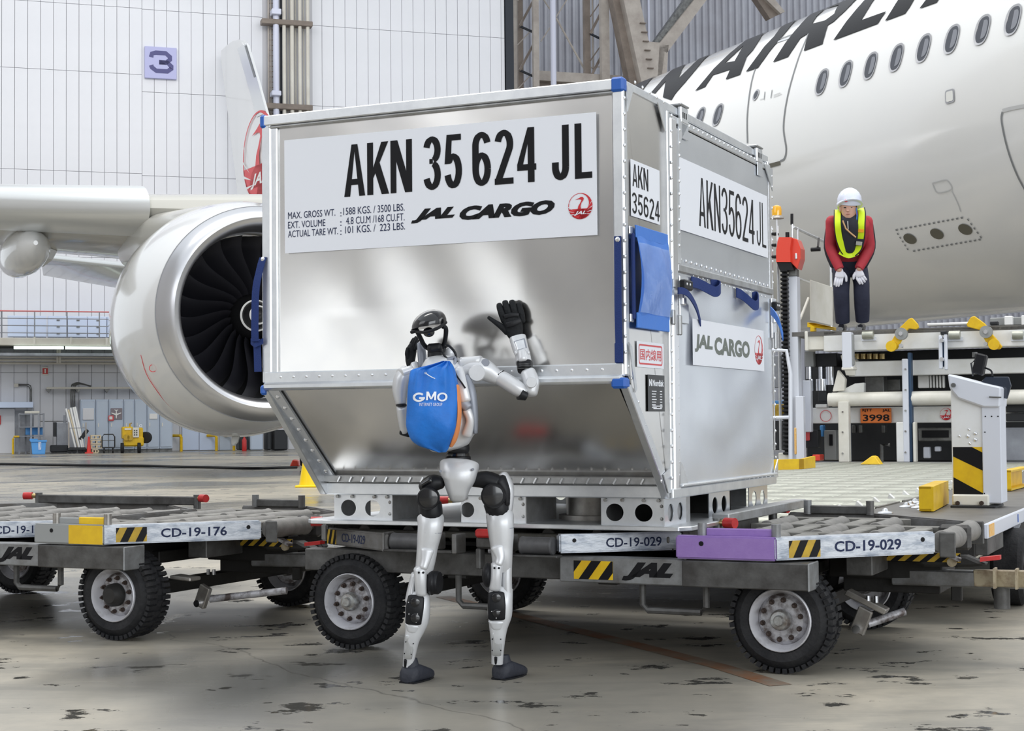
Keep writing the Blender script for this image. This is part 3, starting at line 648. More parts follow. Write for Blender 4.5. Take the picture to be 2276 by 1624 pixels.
p, q = W_(69, 985, 2.8), W_(103, 985, 2.8); zt = W_(85, 978, 2.8).z
MB().prism([(p.x + 0.04, -2.8, 0), (q.x - 0.04, -2.8, 0), (q.x, -2.8, zt), (p.x, -2.8, zt)], (0, 0.55, 0)).build('crate_body', 'bluebox', cr, bevel=0.015)
MB().box(p.x - 0.02, q.x + 0.02, -2.84, -2.21, zt - 0.06, zt).build('rim', 'bluebox', cr, bevel=0.01)
text('NRO', fmapper((W_(85, 995, 2.8).x, -2.83, 0.14), (1, 0, 0), (0, 0, 1)), 0.09, 0.3, 'whiteprint', cr, bold=0.03)
tag(wbox('plastic_crate', 66, 975, 84, 980, 2.4, 0.5, 'bluebox'), 'blue crate with a tilted lid between the rack and the lettered crate', 'crate')
hb = thing('hoop_barrier', 'thin yellow bent tube barrier left of the storage rack', 'barrier', wloc(31, 1.6))
MB().tube([(W_(29, 1000, 1.6).x, -1.6, 0), (W_(29, 1000, 1.6).x, -1.6, W_(29, 975, 1.6).z), (W_(31, 1000, 1.6).x, -1.6, W_(29, 970, 1.6).z), (W_(43, 1000, 1.6).x, -1.6, W_(29, 970, 1.6).z)], 0.035, 8).build('tube', 'yellow', hb, smooth=True)
gb = thing('grey_machine', 'grey floor standing machine on a black base between rack and tubes', 'machine', wloc(133, 1.6))
wbox('machine_body', 126, 940, 150, 990, 1.6, 0.7, 'greysteel', gb, bevel=0.02); wbox('machine_side', 119, 938, 126, 970, 1.5, 0.5, 'mech', gb)
wbox('machine_base', 112, 989, 152, 1005, 1.7, 0.9, 'mech', gb, bevel=0.03); wbox('machine_post', 141, 922, 147, 985, 1.2, 0.1, 'greysteel', gb); wbox('machine_arm', 90, 935, 150, 937, 1.2, 0.06, 'mechg', gb)
tr = thing('tube_trolley', 'dark trolley with grey uprights carrying leaning white tubes', 'trolley', wloc(172, 2.4))
wbox('trolley_bed', 151, 994, 192, 1000, 2.4, 0.9, 'mech', tr); 
for px in (153, 191): wbox('upright', px - 1.5, 938, px + 1.5, 996, 2.4, 0.06, 'tan', tr)
wbox('cross_bar', 152, 950, 192, 951.5, 2.4, 0.05, 'greysteel', tr)
for px in (155, 165, 178, 188):
    p = W_(px, 1003, 2.3); MB().cyl((p.x, -2.35, 0.09), (p.x, -2.28, 0.09), 0.09, n=12).build('caster', 'black', tr)
for i, (x0, y0, x1, y1, m_, lab) in enumerate([(147, 908, 168, 995, 'paperw', 'long white tube leaning on the trolley, leftmost'), (152, 910, 175, 995, 'wood', 'brown cardboard tube leaning between the white tubes'), (157, 906, 176, 994, 'paperw', 'long white tube leaning right of the brown tube'), (163, 905, 182, 995, 'paperw', 'long white tube leaning in the right pair, its left one'), (167, 904, 186, 995, 'paperw', 'long white tube leaning at the far right')]):
    a, b = W_(x0, y0, 1.75), W_(x1, y1, 2.0)
    tag(MB().cyl((a.x, -1.75 - 0.02 * i, a.z), (b.x, -2.0 - 0.02 * i, b.z), 0.032 if m_ == 'paperw' else 0.028, n=12).build('leaning_tube', m_, smooth=True), lab, 'tube', 'tubes leaning on the trolley')
rc = thing('traffic_cone', 'tall slim red traffic cone between tubes and pallets', 'cone', wloc(197, 2.4))
p = W_(197.5, 1000, 2.4); MB().cyl((p.x, -2.4, 0.04), (p.x, -2.4, W_(197, 970, 2.4).z), 0.075, 0.03, n=14).build('cone_body', 'redcone', rc, smooth=True); MB().box(p.x - 0.13, p.x + 0.13, -2.53, -2.27, 0, 0.04).build('cone_foot', 'redcone', rc)
bm_ = W_(187, 960, 2.2); tag(MB().obox((W_(187, 960, 2.2).x, -2.0, W_(187, 966, 2.2).z), (0.12, 0, 0.17), (0.05, 0, -0.04), (0, 0.05, 0)).build('black_bag', 'mech', bevel=0.02), 'black slanted bag leaning by the red cone', 'bag')
for k in range(4):
    a, b = W_(201 + (3 if k == 0 else 0), 1000, 2.2), W_(224 + (4 if k in (1, 2) else 0) - (6 if k == 0 else 0), 1000, 2.2); z = k * 0.155
    pt = thing('wood_pallet', ('lowest small wooden pallet in the stack by the red cone', 'second wooden pallet up in the stack by the red cone', 'third wooden pallet up in the stack by the red cone', 'topmost wooden pallet in the stack by the red cone')[k], 'pallet', ((a.x + b.x) / 2, -2.0, z), group='pallets by the red cone')
    MB().box(a.x, b.x, -2.3, -1.75, z + 0.10, z + 0.135).build('deck_board', 'wood', pt)
    MB().box(a.x, b.x, -2.3, -1.75, z, z + 0.03).build('bottom_board', 'wood', pt)
    for t_ in (0.02, 0.45, 0.88): MB().box(a.x + (b.x - a.x) * t_, a.x + (b.x - a.x) * t_ + 0.05, -2.29, -1.76, z + 0.03, z + 0.10).build('pallet_block', 'wood', pt)
hc = thing('hand_cart', 'small dark platform cart with a tube handle before the cabinets', 'cart', wloc(240, 2.4))
a, b = W_(227, 1000, 2.4), W_(255, 1000, 2.4); zt = W_(240, 965, 2.4).z
MB().box(a.x, b.x, -2.5, -1.7, 0.16, 0.2).build('cart_bed', 'mech', hc, bevel=0.01)
MB().tube([(a.x, -2.4, 0.2), (a.x, -2.4, zt - 0.08), (a.x + 0.06, -2.4, zt), (b.x - 0.06, -2.4, zt), (b.x, -2.4, zt - 0.08), (b.x, -2.4, 0.2)], 0.02, 8).build('handle', 'mech', hc, smooth=True)
MB().cyl((a.x, -2.4, 0.42), (b.x, -2.4, 0.42), 0.012, n=6).build('handle_bar', 'mechg', hc); MB().cyl(((a.x + b.x) / 2, -2.4, 0.2), ((a.x + b.x) / 2, -2.4, 0.6), 0.01, n=6).build('handle_strut', 'mechg', hc)
for x in (a.x + 0.06, b.x - 0.06): MB().cyl((x - 0.02, -2.4, 0.08), (x + 0.02, -2.4, 0.08), 0.08, n=12).build('caster', 'black', hc)
# yellow machine (towable unit)
ym = thing('yellow_ground_unit', 'dirty yellow two-wheeled ground service unit in front of the cabinets', 'machine', wloc(297, 2.6))
wbox('machine_frame', 276, 970, 320, 992, 2.6, 0.8, 'yellow', ym, bevel=0.05); wbox('machine_cowl', 272, 948, 296, 975, 2.5, 0.7, 'yellow', ym, bevel=0.03)
wbox('machine_cowl', 308, 950, 318, 985, 2.5, 0.7, 'yellow', ym, bevel=0.03); wbox('control_panel', 295, 950, 309, 972, 2.66, 0.1, 'whitec', ym, bevel=0.01)
wbox('panel_label', 277, 951, 292, 955, 2.53, 0.03, 'whitec', ym, bevel=0)
for k in range(6): p = W_(299 + (k % 2) * 5, 956 + (k // 2) * 5, 2.68); MB().cyl((p.x, -2.70, p.z), (p.x, -2.66, p.z), 0.02, n=8).build('gauge', 'mech', ym)
for px in (281, 289): p = W_(px, 972, 2.6); MB().cyl((p.x, -2.68, p.z), (p.x, -2.55, p.z), 0.10, n=14).build('hose_reel', 'ydirty', ym, smooth=True)
p = W_(289, 948, 2.5); MB().tube([(p.x, -2.4, p.z - 0.1), (p.x, -2.4, p.z + 0.1), (p.x + 0.06, -2.4, p.z + 0.12)], 0.03, 8).build('valve', 'ydirty', ym)
p = W_(313, 946, 2.5); MB().lathe((p.x, -2.4, p.z), (0, 1, 0), [(0, 0.05), (0.015, 0.055), (0.015, 0.035), (0, 0.035)], 14, close=True).build('lifting_eye', 'chrome', ym)
MB().cyl((W_(320, 970, 2.4).x + 0.02, -2.45, W_(320, 972, 2.4).z), (W_(320, 970, 2.4).x + 0.1, -2.3, W_(320, 972, 2.4).z), 0.19, n=16).build('coiled_hose', 'dark', ym, smooth=True)
for px in (271.5, 309): p = W_(px, 1000, 2.9); MB().cyl((p.x - 0.04, -2.8, 0.17), (p.x + 0.06, -2.8, 0.17), 0.17, n=16).build('wheel', 'tyre', ym, smooth=True)
# dark gear beneath the engine
for px0, px1, py, m_, lab in ((531, 552, 966, 'mech', 'dark clothed bundle under the engine beside a red extinguisher'), (556, 585, 962, 'lockerb', 'blue-grey crate under the engine cowl'), (593, 604, 955, 'mech', 'dark upright post box under the engine cowl'), (608, 640, 955, 'mech', 'dark tall equipment case behind the container foot')):
    tag(wbox('equipment_case', px0, py, px1, 1000, 2.0, 0.8, m_, bevel=0.04), lab, 'case')
fe = thing('fire_extinguisher', 'red fire extinguisher on the floor below the engine', 'extinguisher', wloc(543, 2.6)); p = W_(543, 1000, 2.6)
MB().lathe((p.x, -2.6, 0), (0, 0, 1), [(0, 0.07), (0.02, 0.08), (0.38, 0.08), (0.45, 0.03), (0.5, 0.03)], 12).build('cylinder', 'red', fe, smooth=True); MB().box(p.x - 0.06, p.x + 0.06, -2.62, -2.58, 0.5, 0.53).build('lever', 'black', fe)
# yellow cone seen left of the container's foot
use()
yc = thing('traffic_cone', 'yellow traffic cone behind the container lower left corner', 'cone', G(686, 1083)); c = G(688, 1082); hgt = 0.78
MB().lathe((c.x, c.y, 0.02), (0, 0, 1), [(0, 0.155), (hgt, 0.03), (hgt + 0.01, 0.0)], 24).build('cone_body', 'cone', yc, smooth=True)
MB().box(c.x - 0.19, c.x + 0.19, c.y - 0.19, c.y + 0.19, 0, 0.03).build('cone_foot', 'cone', yc, bevel=0.01)

# ================================================================== RIGHT BACK: open bay with steelwork
use(WM)
def B_(px, py, off): return W_(px, py, -off)       # behind the wall plane by off metres
tag(MB().box(W_(1123, 100).x, W_(1140, 100).x, -0.1, 0.9, 0, 24).build('trim_1', 'darkgap'), kind='structure')
# corrugated sheet walls
def corr(px0, px1, off, m_, name, z0, z1, pitch=0.32, dep=0.1):
    a, b = B_(px0, 80, off).x, B_(px1, 80, off).x + 45; n = int((b - a) / pitch); pr = []
    for k in range(n):
        x = a + k * pitch; pr += [(x, off), (x + pitch * .35, off), (x + pitch * .5, off - dep), (x + pitch * .85, off - dep)]
    pr += [(a + n * pitch, off)]
    mb = MB(); m_n = len(pr)
    mb.add([(x, y, z0) for x, y in pr] + [(x, y, z1) for x, y in pr], [(k, k + 1, m_n + k + 1, m_n + k) for k in range(m_n - 1)])
    o = mb.build(name, m_, recalc=False); o['kind'] = 'structure'; return o
corr(1138, 2300, 7.0, 'corr', 'wall_rear', 0, 30)
zb = B_(1250, 152, 2.0).z; zb2 = B_(1250, 168, 2.0).z
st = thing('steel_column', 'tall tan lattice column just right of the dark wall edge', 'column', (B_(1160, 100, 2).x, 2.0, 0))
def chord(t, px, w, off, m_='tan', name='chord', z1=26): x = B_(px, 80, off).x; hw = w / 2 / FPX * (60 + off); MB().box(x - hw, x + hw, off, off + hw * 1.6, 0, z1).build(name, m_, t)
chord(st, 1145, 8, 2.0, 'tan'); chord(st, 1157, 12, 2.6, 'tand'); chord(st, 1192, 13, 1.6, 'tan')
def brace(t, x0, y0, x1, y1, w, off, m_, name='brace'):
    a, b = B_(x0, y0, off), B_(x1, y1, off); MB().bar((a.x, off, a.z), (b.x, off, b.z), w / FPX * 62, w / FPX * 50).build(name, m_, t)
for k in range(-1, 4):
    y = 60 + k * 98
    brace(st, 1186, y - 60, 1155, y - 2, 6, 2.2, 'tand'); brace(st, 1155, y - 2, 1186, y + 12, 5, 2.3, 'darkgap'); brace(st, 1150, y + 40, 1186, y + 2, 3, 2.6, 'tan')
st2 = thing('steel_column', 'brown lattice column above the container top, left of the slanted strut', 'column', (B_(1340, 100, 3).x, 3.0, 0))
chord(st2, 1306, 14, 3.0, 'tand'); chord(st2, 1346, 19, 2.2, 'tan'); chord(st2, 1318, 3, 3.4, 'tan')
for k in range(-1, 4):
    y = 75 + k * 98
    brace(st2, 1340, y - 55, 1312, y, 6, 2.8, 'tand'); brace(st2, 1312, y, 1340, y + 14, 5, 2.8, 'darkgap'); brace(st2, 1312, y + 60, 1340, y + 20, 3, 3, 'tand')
x = B_(1229.5, 80, 1.4).x
tag(MB().cyl((x, 1.4, 0), (x, 1.4, 25), 6.5 / FPX * 61, n=16).build('drain_pipe', 'pipe', smooth=True), 'thick lilac vertical pipe between the two lattice columns', 'pipe')
gb2 = thing('tie_beam', 'rusty horizontal beam and ties linking the lattice columns', 'beam', (B_(1250, 160, 2.4).x, 2.4, zb2))
a, b = B_(1198, 160, 2.4), B_(1400, 160, 2.4); MB().box(a.x, b.x, 2.6, 3.2, zb2 - 0.1, zb).build('beam', 'tan', gb2); MB().box(a.x, b.x, 2.9, 3.0, zb2 - 0.6, zb2 - 0.1).build('beam_web', 'tand', gb2)
for q in ((1206, -4, 1222, 20, 3), (1236, 40, 1298, 152, 4), (1236, 38, 1262, -4, 3), (1202, 92, 1222, 62, 3), (1298, 152, 1336, 148, 3)): brace(gb2, *q, 3.4, 'tan', 'tie')
sl = thing('slanted_strut', 'wide slanted tan steel strut behind the aircraft tail end', 'strut', (B_(1400, 100, 1).x, 1.0, 0))
def slab(t, pts, off, dep, m_, name):
    MB().prism([(B_(x, y, off).x, off, B_(x, y, off).z) for x, y in pts], (0, dep, 0)).build(name, m_, t)
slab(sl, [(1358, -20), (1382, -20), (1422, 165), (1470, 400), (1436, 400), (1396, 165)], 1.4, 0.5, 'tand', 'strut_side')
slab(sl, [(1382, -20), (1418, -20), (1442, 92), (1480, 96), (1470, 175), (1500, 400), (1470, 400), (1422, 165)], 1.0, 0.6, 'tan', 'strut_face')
for k in range(6): p = B_(1430 + k * 3.4, 52 + k * 20, 0.9); MB().box(p.x - 0.12, p.x + 0.12, 0.9, 1.0, p.z, p.z + 0.04).build('step_iron', 'tand', sl)
sl2 = thing('diagonal_strut', 'rusty diagonal steel brace rising above the fuselage', 'strut', (B_(1480, 100, 1).x, 1.0, 0))
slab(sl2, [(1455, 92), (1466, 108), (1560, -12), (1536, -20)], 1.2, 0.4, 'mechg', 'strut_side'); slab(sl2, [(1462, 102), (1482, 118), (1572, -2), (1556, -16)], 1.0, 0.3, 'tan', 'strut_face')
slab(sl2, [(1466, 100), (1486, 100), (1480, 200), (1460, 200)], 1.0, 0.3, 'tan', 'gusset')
sl3 = thing('diagonal_strut', 'short tan steel brace crossing at the top edge above the lettering', 'strut', (B_(1700, 0, 1).x, 1.0, 0))
slab(sl3, [(1674, -14), (1690, -14), (1735, 30), (1712, 42)], 1.2, 0.4, 'tand', 'strut_side'); slab(sl3, [(1690, -14), (1712, -14), (1745, 26), (1735, 30)], 1.0, 0.4, 'tan', 'strut_face')
cd = MB(); x = B_(1476, 20, 5).x; cd.cyl((x, 6.7, 0), (x, 6.7, 25), 0.05, n=8); tag(cd.build('thin_conduit', 'pipe', smooth=True), 'thin pale conduit on the corrugated wall', 'conduit')
# ================================================================== AIRCRAFT
use()
AX = V((-0.4217, 0.9067, 0)).normalized(); AN = V((-AX.y, AX.x, 0)); FC = V((7.66, 27.2, 5.62)); FR = 2.98   # axis (towards tail), side facing us, centre, radius
# AN points to the camera side
AN = V((-0.9067, -0.4217, 0)).normalized()
ac = thing('passenger_aircraft', 'large white passenger aircraft filling the hangar behind the loader, black lettering', 'aircraft', (7.66, 27.2, 0))
def fcyl(s, th, r=FR): return FC + AX * s + (AN * math.cos(th) + V((0, 0, 1)) * math.sin(th)) * r
def fpix(px, py):
    """(s, th) where the view ray of a pixel meets the fuselage"""
    d = ray(px, py); o = CO - FC
    dp = V((d.dot(AN), d.z)); op = V((o.dot(AN), o.z)); A = dp.dot(dp); B = 2 * dp.dot(op); C = op.dot(op) - FR * FR
    disc = B * B - 4 * A * C
    if disc < 0: t = -B / (2 * A)
    else: t = (-B - math.sqrt(disc)) / (2 * A)
    p = CO + d * t; q = p - FC; return q.dot(AX), math.atan2(q.z, q.dot(AN))
R = []
def bend(s):
    """hidden rear half swings onto the tail"""
    c = FC + AX * s
    if s > 12: k = (s - 12) / 22.0; c = c + V((-5.6, -3.2, 0.6)) * k ** 1.3
    return c
sv = [-16, -14, -12] + [x * 1.5 for x in range(-7, 9)] + [14, 18, 22, 26, 30, 33]
for s in sv:
    r = FR if s < 14 else FR * (1 - 0.75 * ((s - 14) / 19.0) ** 1.5)
    R.append(cring(bend(s), AN * r, V((0, 0, 1)) * r, 96))
MB().loft(R).build('fuselage', 'acwhite', ac, smooth=True)
# big italic lettering: outlines laid on the fuselage skin
def pixpoly(outer, hole=None, sc=1.0, ox=0, oy=0, m_='acblack', name='lettering', ds=0.0, dt=0.0):
    tr = lambda pl: [V((*(lambda st: (st[0] + ds, (st[1] + dt) * FR))(fpix(x / sc + ox, y / sc + oy)), 0)) for x, y in pl]
    def dens(pl):
        out = []
        for i in range(len(pl)):
            a, b = pl[i], pl[(i + 1) % len(pl)]; n = max(1, int(math.hypot(b[0] - a[0], b[1] - a[1]) / sc / 12))
            out += [(a[0] + (b[0] - a[0]) * k / n, a[1] + (b[1] - a[1]) * k / n) for k in range(n)]
        return out
    loops = [tr(dens(outer))] + ([tr(dens(hole))] if hole else [])
    tri = tessellate_polygon(loops); flat = [p for l in loops for p in l]
    bm = bmesh.new(); vs = [bm.verts.new(p) for p in flat]
    for t in tri:
        try: bm.faces.new([vs[i] for i in t])
        except ValueError: pass
    for _ in range(6):
        es = [e for e in bm.edges if e.calc_length() > 0.14]
        if not es: break
        bmesh.ops.subdivide_edges(bm, edges=es, cuts=1); bmesh.ops.triangulate(bm, faces=bm.faces)
    bm.verts.index_update(); mb = MB(); mb.add([fcyl(v.co.x, v.co.y / FR, FR + 0.012) for v in bm.verts], [tuple(v.index for v in f.verts) for f in bm.faces]); bm.free()
    o = mb.build(name, m_, ac, recalc=False); return o
Z1 = dict(sc=4.047, ox=1400, oy=60); Z2 = dict(sc=5.396, ox=1640, oy=0); Z3 = dict(sc=4.047, ox=1800, oy=0)
A_OUT, A_IN = [(590, 578), (760, 375), (900, 240), (1060, 110), (1235, 15), (1110, 210), (1055, 270), (995, 430), (865, 475), (905, 385), (750, 435), (680, 540)], [(860, 325), (1025, 170), (945, 310)]
_p = fpix(242 / 4.047 + 1400, 415 / 4.047 + 60); _q = fpix(1235 / 4.047 + 1400, 15 / 4.047 + 60)
pixpoly(A_OUT, A_IN, ds=_p[0] - _q[0], dt=_p[1] - _q[1], **Z1)
pixpoly([(195, 590), (300, 470), (400, 365), (505, 312), (440, 465), (630, 280), (735, 215), (600, 380), (500, 500), (420, 590), (375, 660), (300, 635), (325, 490), (290, 530), (230, 600)], **Z1)
pixpoly([(590, 578), (760, 375), (900, 240), (1060, 110), (1235, 15), (1110, 210), (1055, 270), (995, 430), (865, 475), (905, 385), (750, 435), (680, 540)], [(860, 325), (1025, 170), (945, 310)], **Z1)
pixpoly([(100, 865), (320, 565), (440, 440), (520, 330), (600, 265), (780, 188), (660, 290), (520, 460), (400, 600), (245, 815)], **Z2)
pixpoly([(425, 750), (570, 525), (680, 385), (800, 250), (900, 150), (1000, 90), (1200, 20), (1330, -30), (1450, -60), (1424, -5), (1300, 125), (1150, 265), (1085, 305), (1050, 420), (1020, 530), (795, 615), (830, 480), (855, 400), (755, 460), (605, 685)], [(895, 290), (950, 200), (1050, 110), (1215, 65), (1160, 170), (1050, 250)], **Z2)
pixpoly([(215, 365), (330, 200), (420, 90), (500, 0), (540, -60), (640, -60), (580, 0), (530, 80), (465, 185), (690, 105), (650, 160), (615, 215)], **Z3)
pixpoly([(680, 192), (750, 80), (800, 0), (830, -60), (980, -60), (940, 0), (900, 70), (860, 125)], **Z3)
pixpoly([(990, 80), (1050, 0), (1080, -50), (1200, -50), (1160, 0), (1145, 25)], **Z3)
# cabin windows
for i, (px, py) in enumerate([(1556, 262), (1596, 255), (1827, 182), (1880, 164), (1935, 146), (1993, 128), (2053, 107), (2116, 87), (2184, 66), (2252, 44)]):
    s, t = fpix(px, py); hw, hh = 0.155, 0.235
    if i < 2: hh = 0.22; hw = 0.15
    fm = lambda x, y, d=0.0: fcyl(s - x, t + y / FR, FR + 0.01 + d)
    rim = MB(); 
    def rr(kx, ky, n=28): return [(kx * sgnp(math.cos(2 * math.pi * k / n), 0.8), ky * sgnp(math.sin(2 * math.pi * k / n), 0.8)) for k in range(n)]
    A, B = rr(hw, hh), rr(hw * 0.80, hh * 0.86); n = 28
    rim.add([fm(x, y, 0.006) for x, y in A] + [fm(x, y, -0.002) for x, y in B], [(k, (k + 1) % n, n + (k + 1) % n, n + k) for k in range(n)])
    w_o = rim.build('cabin_window', 'winrim', ac, recalc=False)
    pn = MB(); pn.add([fm(x, y, -0.001) for x, y in B], [tuple(range(n))]); pn.build('window_pane', 'pane', w_o, recalc=False)
    C_ = [(x * 0.9 + 0.02, y * 0.86) for x, y in rr(hw * 0.62, hh * 0.72)]
    pb = MB(); pb.add([fm(x, y, 0.001) for x, y in C_ if x > -0.01], [tuple(range(len([1 for x, y in C_ if x > -0.01])))]); pb.build('window_blind', 'paneb', w_o, recalc=False)
def strip(pts, wd, m_, name, parent=ac, off=0.010, sub=6):
    q = catmull([list(p) for p in pts], sub); st_ = [fpix(*p) for p in q]; mb = MB(); vs = []
    for i, (s, t) in enumerate(st_):
        a, b = st_[max(i - 1, 0)], st_[min(i + 1, len(st_) - 1)]; ds, dt = b[0] - a[0], (b[1] - a[1]) * FR; L = math.hypot(ds, dt) or 1
        nx, ny = -dt / L * wd / 2, ds / L * wd / 2
        vs += [fcyl(s + nx, t + ny / FR, FR + off), fcyl(s - nx, t - ny / FR, FR + off)]
    mb.add(vs, [(2 * i, 2 * i + 1, 2 * i + 3, 2 * i + 2) for i in range(len(st_) - 1)]); return mb.build(name, m_, parent, recalc=False)
dm = MB(); ol = [(1662, 318), (1662, 250), (1674, 170), (1700, 108), (1722, 92), (1790, 68), (1798, 72), (1775, 130), (1752, 210), (1742, 280), (1748, 330), (1744, 352), (1735, 358), (1680, 376)]
drp = strip(ol[:6] + ol[6:13], 0.035, 'acline', 'door_outline')
strip([(1735, 362), (1700, 371), (1660, 380)], 0.07, 'olive', 'door_sill', drp)
strip([(1724, 95), (1760, 83), (1792, 71)], 0.06, 'rail', 'door_top_hinge', drp)
def patch(px, py, rx, ry, m_, name, parent=ac, n=18, off=0.012, sq=1.0):
    s, t = fpix(px, py); mb = MB(); mb.add([fcyl(s - rx * sgnp(math.cos(2 * math.pi * k / n), sq), t + ry * sgnp(math.sin(2 * math.pi * k / n), sq) / FR, FR + off) for k in range(n)], [tuple(range(n))]); return mb.build(name, m_, parent, recalc=False)
patch(1681, 211, 0.09, 0.11, 'winrim', 'door_window_rim', drp); patch(1681, 211, 0.055, 0.075, 'pane', 'door_window', drp, off=0.016)
strip([(1699, 222), (1701, 204)], 0.02, 'acline', 'handle_slot', drp); strip([(1714, 218), (1717, 200)], 0.02, 'acline', 'handle_slot', drp)
for (a, b) in (((1690, 222), (1697, 219)), ((1720, 216), (1738, 209)), ((1720, 212), (1735, 206))): strip([a, b], 0.012, 'acline2', 'door_placard', drp)
q1 = patch(2112, 214, 0.10, 0.10, 'winrim', 'probe_plate', sq=0.35); patch(2112, 214, 0.075, 0.075, 'acwhite2', 'probe_cover', q1, off=0.016, sq=0.35)
# belly ports in a dashed frame
for px, py in ((2023, 530), (2083, 519), (2146, 509)): patch(px, py, 0.135, 0.10, 'olive', 'belly_port')
dash = MB()
def dashes(x0, y0, x1, y1, n):
    for k in range(n):
        a, b = (k + 0.15) / n, (k + 0.6) / n; s0, t0 = fpix(x0 + (x1 - x0) * a, y0 + (y1 - y0) * a); s1, t1 = fpix(x0 + (x1 - x0) * b, y0 + (y1 - y0) * b)
        d = V((s1 - s0, (t1 - t0) * FR)); nn = V((-d.y, d.x)).normalized() * 0.014
        dash.add([fcyl(s0 + nn.x, t0 + nn.y / FR, FR + .012), fcyl(s1 + nn.x, t1 + nn.y / FR, FR + .012), fcyl(s1 - nn.x, t1 - nn.y / FR, FR + .012), fcyl(s0 - nn.x, t0 - nn.y / FR, FR + .012)], [(0, 1, 2, 3)])
dashes(1990, 511, 2145, 482, 15); dashes(2150, 484, 2185, 532, 5); dashes(2182, 531, 2026, 558, 15); dashes(2020, 556, 1993, 514, 5)
dash.build('dashed_outline', 'acline', ac, recalc=False, kind='stuff')
strip([(2073, 407), (2100, 400), (2108, 403), (2116, 420), (2085, 428), (2073, 407)], 0.018, 'acline2', 'access_panel_line', sub=4); strip([(2116, 424), (2128, 448), (2136, 470)], 0.015, 'acline2', 'panel_seam', sub=3)
strip([(2229, 246), (2252, 240), (2290, 233)], 0.05, 'acline2', 'cargo_door_hinge'); strip([(2229, 248), (2227, 270), (2240, 330), (2262, 390), (2290, 440)], 0.03, 'acline', 'cargo_door_line')
# ------------------------------------------------------------------ engine
EN = V((-4.68, 28.5, 2.86))
en = MB(); prof = [(-0.2, 1.50), (-0.75, 1.49), (-1.02, 1.53), (-1.12, 1.60), (-1.14, 1.66), (-1.10, 1.73), (-0.95, 1.82), (-0.72, 1.90)]
nac = MB().lathe(EN, AX, [(-0.72, 1.90), (-0.3, 2.02), (0.3, 2.12), (1.1, 2.18), (2.0, 2.14), (3.2, 1.95), (4.2, 1.72), (4.2, 1.6), (3.0, 1.7), (0.5, 1.52), (-0.2, 1.50)], 96, close=True).build('engine_cowl', 'acwhite', ac, smooth=True)
MB().lathe(EN, AX, prof[::-1] + [(-0.2, 1.48), (-0.7, 1.86)], 96, close=True).build('intake_lip', 'lip', ac, smooth=True)
# round seam between lip and cowl
MB().lathe(EN, AX, [(-0.735, 1.903), (-0.715, 1.909), (-0.70, 1.906), (-0.715, 1.89)], 96, close=True).build('lip_seam', 'acline2', ac)
fan = MB().lathe(EN + AX * 0.35, AX, [(0, 1.49), (0.05, 1.49), (0.05, 0.0), (0.0, 0.0)], 48).build('fan_disc', 'fanhub', ac)
blade_me = None; a1, b1 = perp(AX)
for k in range(22):
    bl = MB(); ph = 2 * math.pi * k / 22; pts = []
    for j in range(11):
        r = 0.40 + 1.07 * j / 10; t = j / 10
        sweep = 0.50 * (math.sin(t * math.pi * 0.75)) * 0.55 - 0.10 * t
        chord_a = (0.30 + 0.10 * math.sin(t * math.pi)) / max(r, 0.5) * (0.75 + 0.35 * t)
        cen = ph + sweep; d0 = -0.16 - 0.10 * math.sin(t * math.pi); row = []
        for (da, ds, th) in ((-0.5, d0, 0), (0.0, -0.02, 0.012), (0.5, 0.16, 0), (0.0, 0.01, -0.012)):
            ang = cen + da * chord_a; row.append(EN + AX * (0.1 + ds + th) + (a1 * math.cos(ang) + b1 * math.sin(ang)) * r)
        pts.append(row)
    bl.loft(pts); bl.build('fan_blade', 'fan', ac, smooth=True)
MB().lathe(EN, AX, [(-0.62, 0.0), (-0.58, 0.06), (-0.45, 0.15), (-0.25, 0.27), (0.0, 0.38), (0.15, 0.43), (0.3, 0.43)], 48).build('spinner', 'fanhub', ac, smooth=True)
for s_, r_ in ((-0.27, 0.262), (-0.46, 0.145)):
    k = 0.016; MB().lathe(EN, AX, [(s_ - 0.012, r_ - 0.006), (s_ + 0.018, r_ + 0.016), (s_ + 0.01, r_ + 0.026), (s_ - 0.022, r_ + 0.004)], 48, close=True).build('spinner_ring', 'paperw', ac)
# service marks on the cowl
def epix(px, py, r0):
    d = ray(px, py); best = None
    for i in range(400):
        t = 26 + i * 0.02; p = CO + d * (t / d.y); q = p - EN; s = q.dot(AX); rr_ = (q - AX * s).length
        prf = 2.12 if s > 0.3 else (1.90 + (s + 0.72) * 0.22)
        if rr_ < prf: return p
    return P(px, py, 29)
def cowlline(pts, wd, m_, name):
    vs = []; pp = [epix(*p, 0) for p in catmull([list(p) for p in pts], 4)]
    for i, p in enumerate(pp):
        t = (pp[min(i + 1, len(pp) - 1)] - pp[max(i - 1, 0)]).normalized(); vd = (CO - p).normalized(); n = t.cross(vd).normalized() * wd / 2; p = p + vd * 0.03; vs += [p + n, p - n]
    MB().add(vs, [(2 * i, 2 * i + 1, 2 * i + 3, 2 * i + 2) for i in range(len(pp) - 1)]).build(name, m_, ac, recalc=False)
cowlline([(313, 788), (325, 830), (350, 870), (375, 900), (403, 922)], 0.013, 'redfaded', 'cowl_seam_line'); cowlline([(422, 936), (450, 948), (475, 957)], 0.022, 'acline', 'drain_stain')
c = epix(340, 818, 0); vd = (CO - c).normalized(); a_, b_ = perp(vd); mb = MB().lathe(c + vd * 0.09, vd, [(0, 0.07), (0.004, 0.07), (0.004, 0.055), (0, 0.055)], 20, close=True); mb.build('round_mark', 'redfaded', ac)
text('H41', fmapper(epix(318, 825, 0) + vd * 0.03, (0.92, -0.2, 0.0), (0.1, 0, 1)), 0.07, 0.06, 'redink', ac, name='small_mark'); 
c = epix(588, 928, 0)
